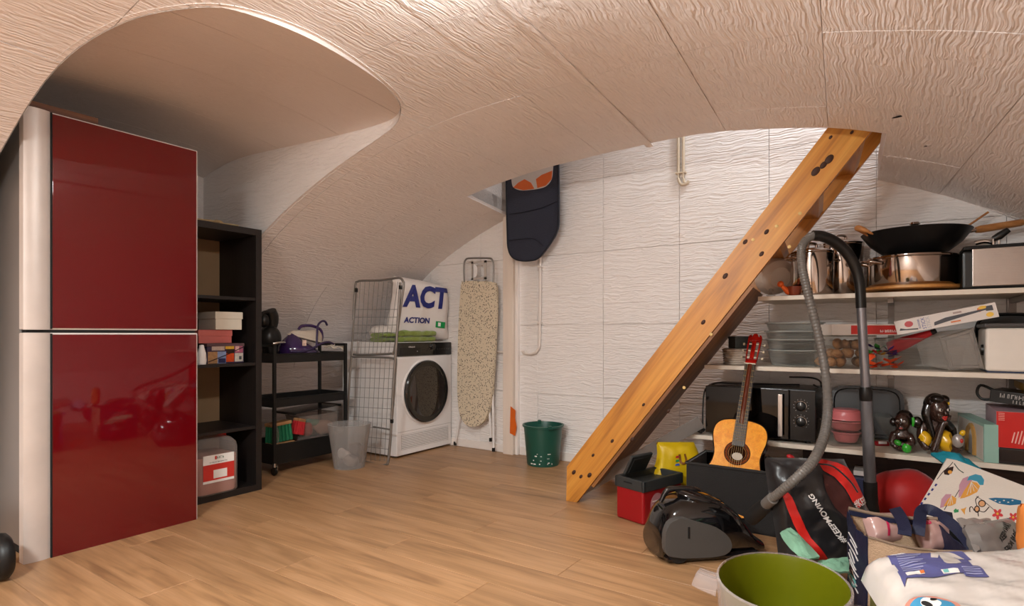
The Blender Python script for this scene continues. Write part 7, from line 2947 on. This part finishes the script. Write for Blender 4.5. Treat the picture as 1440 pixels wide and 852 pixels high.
def pkxy(px, py):
    v = im @ at(px, py, z=.375)
    return (v.x, v.y)


def pdec(name, pts, mat, lift=0.0):
    return decal(name, [pkxy(*p) for p in pts], lambda c: pfn(c), mat, tpk, h=.0006, cuts=.02, lift=lift)


pdec('printed_label', [(1245, 776), (1262, 772.5), (1282, 772), (1318, 774.5), (1342, 775), (1352, 776), (1366, 787), (1360, 787), (1368, 795), (1375, 796), (1391, 811.5), (1358, 811.5), (1355, 808), (1330, 812), (1312, 814), (1305, 813), (1275, 812), (1272, 820), (1266, 810), (1262, 803), (1264, 802), (1257, 792), (1254, 792)], M_vio)['label'] = 'violet printed label'
pdec('shirt_print', [(1309, 776), (1320, 775.5), (1335, 777.5), (1342, 780), (1356, 787), (1349, 788.5), (1339, 783), (1352, 795), (1345, 797), (1332, 797), (1328, 795), (1320, 783), (1319, 788), (1309, 787)], M_pack, .0012)
pdec('label_strip', [(1273, 806), (1298, 803), (1301, 807), (1276, 810)], M_paper, .0012)
pdec('label_strip', [(1323, 805), (1347, 804), (1350, 809), (1327, 810)], M_paper, .0012)
pdec('label_dot', [(1326, 805.5), (1333, 805), (1335, 808), (1328, 808.5)], M('print_teal', '#6fb3b0', .5), .002)
pdec('label_dot', [(1293, 804), (1299, 803.5), (1300.5, 806.5), (1295, 807)], M_porange, .002)
for j in range(9):
    y = 782.5 + 2.5 * j
    pdec('text_line', [(1259 + 1.3 * j, y), (1294 + 1.3 * j - (j % 3) * 5, y - 1.0), (1294.5 + 1.3 * j - (j % 3) * 5, y + .1), (1259.6 + 1.3 * j, y + 1.1)], M('label_lilac', '#8f90b4', .5), .0012)
for j in range(4):
    y = 800 + 2.6 * j
    pdec('text_line', [(1352 + 2 * j, y), (1376 + 2 * j, y), (1377 + 2 * j, y + 1.2), (1353 + 2 * j, y + 1.2)], M('label_lilac', '#8f90b4', .5), .0012)
ax, ay = pkxy(1262.5, 778.3)
adx = Vector(pkxy(1268, 777.6)) - Vector((ax, ay))
aang = math.atan2(adx.y, adx.x)
text('label_text', 'ADULT', mpk, .013, M_paper, tpk, bold=.0003, warp=lambda c: pfn(Vector((c.x, c.y, c.z + .0015)), ax, ay, aang), extrude=.0003, sx=1.0)
# round cartoon sticker near the front edge of the pack
sx_, sy_ = pkxy(1310, 852)
decal('round_sticker', ell(sx_, sy_, .050, .042, 28), lambda c: pfn(c), M('sticker_salmon', '#d08a78', .4), tpk, h=.0006)
decal('sticker_ring', ell(sx_ - .004, sy_ - .004, .042, .032, 28), lambda c: pfn(c), M('sticker_blue', '#3f8db5', .4), tpk, h=.0006, lift=.0012)
decal('sticker_cow_patch', ell(sx_ + .004, sy_ + .006, .018, .015, 14), lambda c: pfn(c), M_paper, tpk, h=.0006, lift=.002)
decal('sticker_cow_spot', ell(sx_ - .006, sy_ + .004, .006, .010, 12, .4), lambda c: pfn(c), M_blackm, tpk, h=.0006, lift=.0028)
decal('sticker_cow_spot', ell(sx_ + .015, sy_ + .012, .009, .004, 12, .3), lambda c: pfn(c), M_blackm, tpk, h=.0006, lift=.0028)

# ------------------------------------------------------------------ printed beach bag behind
PA, PB, PC = ad(1330, 643, 2.30), ad(1445, 684, 2.02), ad(1288, 716, 2.16)
nb_ = (PB - PA).cross(PC - PA).normalized()
if nb_.dot(ray(1380, 700)) > 0:
    nb_ = -nb_
bx_ = (PB - PA).normalized()
mbb = Matrix((bx_, nb_.cross(bx_), nb_)).transposed().to_4x4()
mbb.translation = PA
ib_ = mbb.inverted()


def bxy(px, py):
    v = ib_ @ at(px, py, p=PA, n=nb_)
    return (v.x, v.y)


M_linen = M('printed_linen', '#d9cdc1', .7, bump=(150, .25), var=(5, .04))
bbg = thing('printed_beach_bag', PA, 'white cloth bag printed with parasols, monkeys and leaves behind the tote', 'bag')
oc_ = [bxy(*p) for p in ((1330, 643), (1345, 647), (1380, 660), (1440, 683), (1500, 706), (1500, 800), (1440, 812), (1380, 790), (1330, 765), (1288, 716), (1305, 690))]
mb = MB(mbb)
mb.prism(oc_, -.10, 0, bev=.006)
for v in mb.bm.verts:
    v.co.z = max(v.co.z, .004)
mb.build('bag_body', M_linen, bbg)


def bdec(name, pts, mat, lift=.0006):
    b = MB(mbb)
    b.prism([bxy(*p) for p in pts], lift - .0006, lift + .0004)
    return b.build(name, mat, bbg, smooth=0)


def bline(name, pts, w, mat, lift=.001):
    b = MB(mbb)
    b.tube([(*bxy(*p), lift) for p in pts], w, 6, smooth=4, squash=(.3, 1) if False else None)
    return b.build(name, mat, bbg)


M_pk = M('print_mauve', '#b98896', .7)
M_or = M('print_amber', '#d59640', .7)
M_te = M('print_cyan', '#3d8fa8', .7)
M_br = M('print_darkbrown', '#2d1712', .7)
M_gr = M('print_leaf', '#2c8550', .7)
M_fl = M('print_flower', '#c53a3e', .7)
M_pb = M('print_deepblue', '#1d5f84', .7)
bdec('print_parasol', [(1348, 700), (1349, 682), (1354, 673), (1361, 670), (1368, 674), (1362, 684), (1354, 696)], M_pk)
bdec('print_parasol', [(1350, 701), (1356, 690), (1365, 677), (1374, 679), (1378, 684), (1374, 692), (1364, 697), (1356, 700)], M_or, .0009)
bdec('print_parasol', [(1360, 676), (1363, 670), (1372, 667), (1380, 669), (1384, 675), (1383, 682), (1378, 682), (1374, 677), (1366, 675)], M_te, .0012)
for q in range(4):
    bline('print_rib', [(1366, 678), (1360 + 5 * q, 696 - 2.5 * q)], .0012, M_linen)
bdec('print_parasol', [(1322, 714), (1324, 702), (1330, 695), (1338, 695), (1334, 705), (1327, 713)], M_pk)
bdec('print_parasol', [(1327, 712), (1333, 702), (1339, 697), (1345, 701), (1344, 708), (1338, 711)], M_or, .0009)
for q in range(3):
    bline('print_rib', [(1338, 698), (1332 + 4 * q, 711 - q)], .001, M_linen)
bline('print_stick', [(1349, 689), (1343, 699)], .001, M_br)
bline('print_stick', [(1332, 710), (1328, 717)], .001, M_br)
for (cx, cy, s) in ((1374, 716, 1.0),):
    bdec('print_monkey', ell(cx, cy, 4.2, 5, 12), M_br)
    bdec('print_monkey', ell(cx, cy, 2.6, 3.2, 12), M('print_skin3', '#d09a6c', .7), .0011)
    bdec('print_monkey', ell(cx + 7, cy - 8, 5.5, 5, 14), M_br)
    bdec('print_monkey', ell(cx + 7, cy - 7.5, 4, 3.8, 14), M('print_skin3', '#d09a6c', .7), .0011)
    bline('print_tail', [(cx - 4, cy + 2), (cx - 7, cy - 3), (cx - 10, cy - 2), (cx - 10, cy + 4)], .0013, M_br)
    bline('print_limb', [(cx, cy - 4), (cx - 2, cy - 13), (cx + 2, cy - 18)], .0013, M_br)
    bline('print_limb', [(cx + 2, cy + 2), (cx + 10, cy + 4), (cx + 17, cy - 3)], .0013, M_br)
    bline('print_limb', [(cx + 1, cy + 3), (cx + 2, cy + 10)], .0013, M_br)
bline('print_rope', [(1373, 698), (1385, 706), (1400, 719)], .0009, M_br)
bdec('print_monkey', [(1327, 662), (1333, 658), (1341, 656), (1340, 662), (1334, 668), (1328, 667)], M_br)
bdec('print_monkey', ell(1336, 664, 3, 2.5, 10), M_or, .0011)
bline('print_tail', [(1318, 674), (1326, 664), (1336, 655), (1340, 650)], .0011, M_br)
bline('print_rope', [(1342, 652), (1348, 660), (1355, 665)], .0016, M('print_darkgreen', '#1d3a33', .7))
bdec('print_surfboard', [(1390, 701), (1400, 700), (1422, 701), (1436, 704), (1436, 709), (1420, 710.5), (1404, 708)], M_pb)
for q in range(5):
    bdec('print_dot', ell(1400 + 6 * q, 704 + (q % 2) * 2.5, 1.5, .8, 8), M_linen, .0011)
for (cx, cy, r) in ((1403, 723, 7), (1425, 728, 6.5)):
    for q in range(5):
        a = 2 * PI * q / 5 + .3
        bdec('print_petal', ell(cx + r * .6 * math.cos(a), cy + r * .6 * math.sin(a), r * .55, r * .3, 10, a), M_fl, .0010 + .0002 * q)
    bdec('print_flower_heart', ell(cx, cy, r * .25, r * .25, 8), M_pyel, .0024)
for q in range(8):
    a = PI * (.05 + .9 * q / 7)
    bdec('print_leaf', [(1410, 737), (1410 + 22 * math.cos(a) - 2.5 * math.sin(a), 737 + 20 * math.sin(a) - 2.5 * math.cos(a) * .5), (1410 + 24 * math.cos(a), 737 + 22 * math.sin(a)), (1410 + 21 * math.cos(a) + 2.5 * math.sin(a), 737 + 20 * math.sin(a) + 2 * math.cos(a))], M_gr, .0006 + .0001 * q)
bdec('print_leaf', [(1392, 736), (1402, 731), (1418, 732), (1432, 738), (1424, 742), (1410, 744), (1398, 742)], M_gr, .0015)
bdec('print_leaf', [(1341, 718), (1344, 715), (1346, 717), (1348, 716), (1348, 720), (1342, 721)], M_gr)
bdec('print_star', [(1351, 716), (1356, 715), (1359, 713), (1357, 718), (1357, 724), (1354, 720)], M_or)
for q in range(6):
    bdec('print_letter_mark', [(1316 - 5 * q, 680 + 6.5 * q), (1318.5 - 5 * q, 681 + 6.5 * q), (1316 - 5 * q, 684 + 6.5 * q), (1314 - 5 * q, 683 + 6.5 * q)], M_navy)

# turquoise cloth on top of it, red cushion behind
sheet('turquoise_cloth', [ad(1309, 640, 2.42), ad(1345, 641, 2.40), ad(1379, 663, 2.28), ad(1330, 655, 2.34)], M('turquoise_cloth', '#127f92', .6), 'turquoise cloth lying over the top edge of the printed bag', 'cloth', .025, 3, amp=.012, th=.012)
rcm = ad(1272, 695, 2.62)
mb = MB()
mb.ball((rcm.x, rcm.y, .14), (.155, .12, .135), 28, 18)
jitter(mb, .02, 9, 3)
tag(mb.build('red_cushion', M('cushion_red', '#b0100f', .55, sheen=.3), None, loc=(rcm.x, rcm.y, 0)), 'bright red cushion on the floor under the lowest shelf behind the tote', 'cushion')

# clear grey bag with warning print
mgb = bagframe(1402, 764, 1.74, turn=.45, tilt=-.45, roll=-.05)
bgp, gsf = pillow(mgb, .25, .13, .07, 20, 14, .010, 22, 12, 4)
gbg = thing('clear_bag', mgb.translation, 'crumpled grey see-through plastic bag with black warning print by the beach bag', 'bag')
bgp.build('bag_body', glass('grey_film', '#a59d98', .12, .42), gbg)
gfn = on(gsf, .25, .13, mgb, .002)
M_bprint = M('black_print', '#1a1817', .5)
for j, s in enumerate(('KEEP AWAY', 'FROM BABIES', '& YOUNG CHILD')):
    text('warning_text', s, mgb, .022, M_bprint, gbg, bold=.0005, warp=lambda c, j=j: gfn(c, .0 + .012 * j, .030 - .028 * j, .48), extrude=.0003, sx=.8)
sheet('clear_film', [ad(1345, 730, 1.80), ad(1392, 730, 1.86), ad(1400, 752, 1.78), ad(1372, 778, 1.66)], glass('grey_film', '#a59d98', .12, .42), 'grey striped plastic film between the tote handle and the beach bag', 'film', .02, 6, amp=.02, th=.003)
nvb = MB()
c = ad(1420, 800, 1.62)
nvb.ball((c.x, c.y, c.z - .05), (.14, .10, .07), 20, 14)
jitter(nvb, .02, 12, 9)
tag(nvb.build('navy_cloth', M('navy_cloth', '#181c3a', .7), None, loc=(c.x, c.y, 0)), 'dark navy cloth under the grey clear bag at the right edge', 'cloth')
# right margin: orange cloth and light blue ball of cloth
mo = bagframe(1456, 748, 1.60, turn=.0)
bo, _s = pillow(mo, .085, .16, .06, 12, 14, .006, 20, 2)
oo = thing('orange_cloth', mo.translation, 'orange cloth hanging at the far right beside the beach bag', 'cloth')
bo.build('cloth', M('orange_cloth', '#d9803a', .8), oo)
mb = MB()
c = ad(1452, 806, 1.50)
mb.ball(c, (.065, .06, .05), 20, 14)
jitter(mb, .012, 18, 5)
tag(mb.build('blue_cloth', M('lightblue_cloth', '#84a5bd', .8), None, loc=c), 'light blue bundled cloth at the far right above the textile pack', 'cloth')
mb = MB()
c = ad(1240, 838, 1.30)
# black wheel at the left edge
bw_ = thing('rubber_tyre', at(4, 790, x=-2.60), 'black rubber tyre standing at the far left edge beside the fridge', 'wheel')
wc_ = Vector((-2.72, .680, .085))
bw_.location = (wc_.x, wc_.y, 0)
mw4 = Matrix.Translation(wc_) @ Matrix.Rotation(PI / 2, 4, 'X') @ Matrix.Rotation(0.0, 4, 'Y')
MB(mw4).lathe([(.045, -.024), (.07, -.026), (.082, -.016), (.085, 0), (.082, .016), (.07, .026), (.045, .024), (.04, .0)], 40, cap0=False, cap1=False).build('tyre', M('tyre_rubber', '#0e0d0d', .45), bw_)
MB(mw4).lathe([(0, -.014), (.042, -.016), (.047, -.006), (.047, .006), (.042, .016), (0, .014)], 32).build('rim', M_black, bw_)
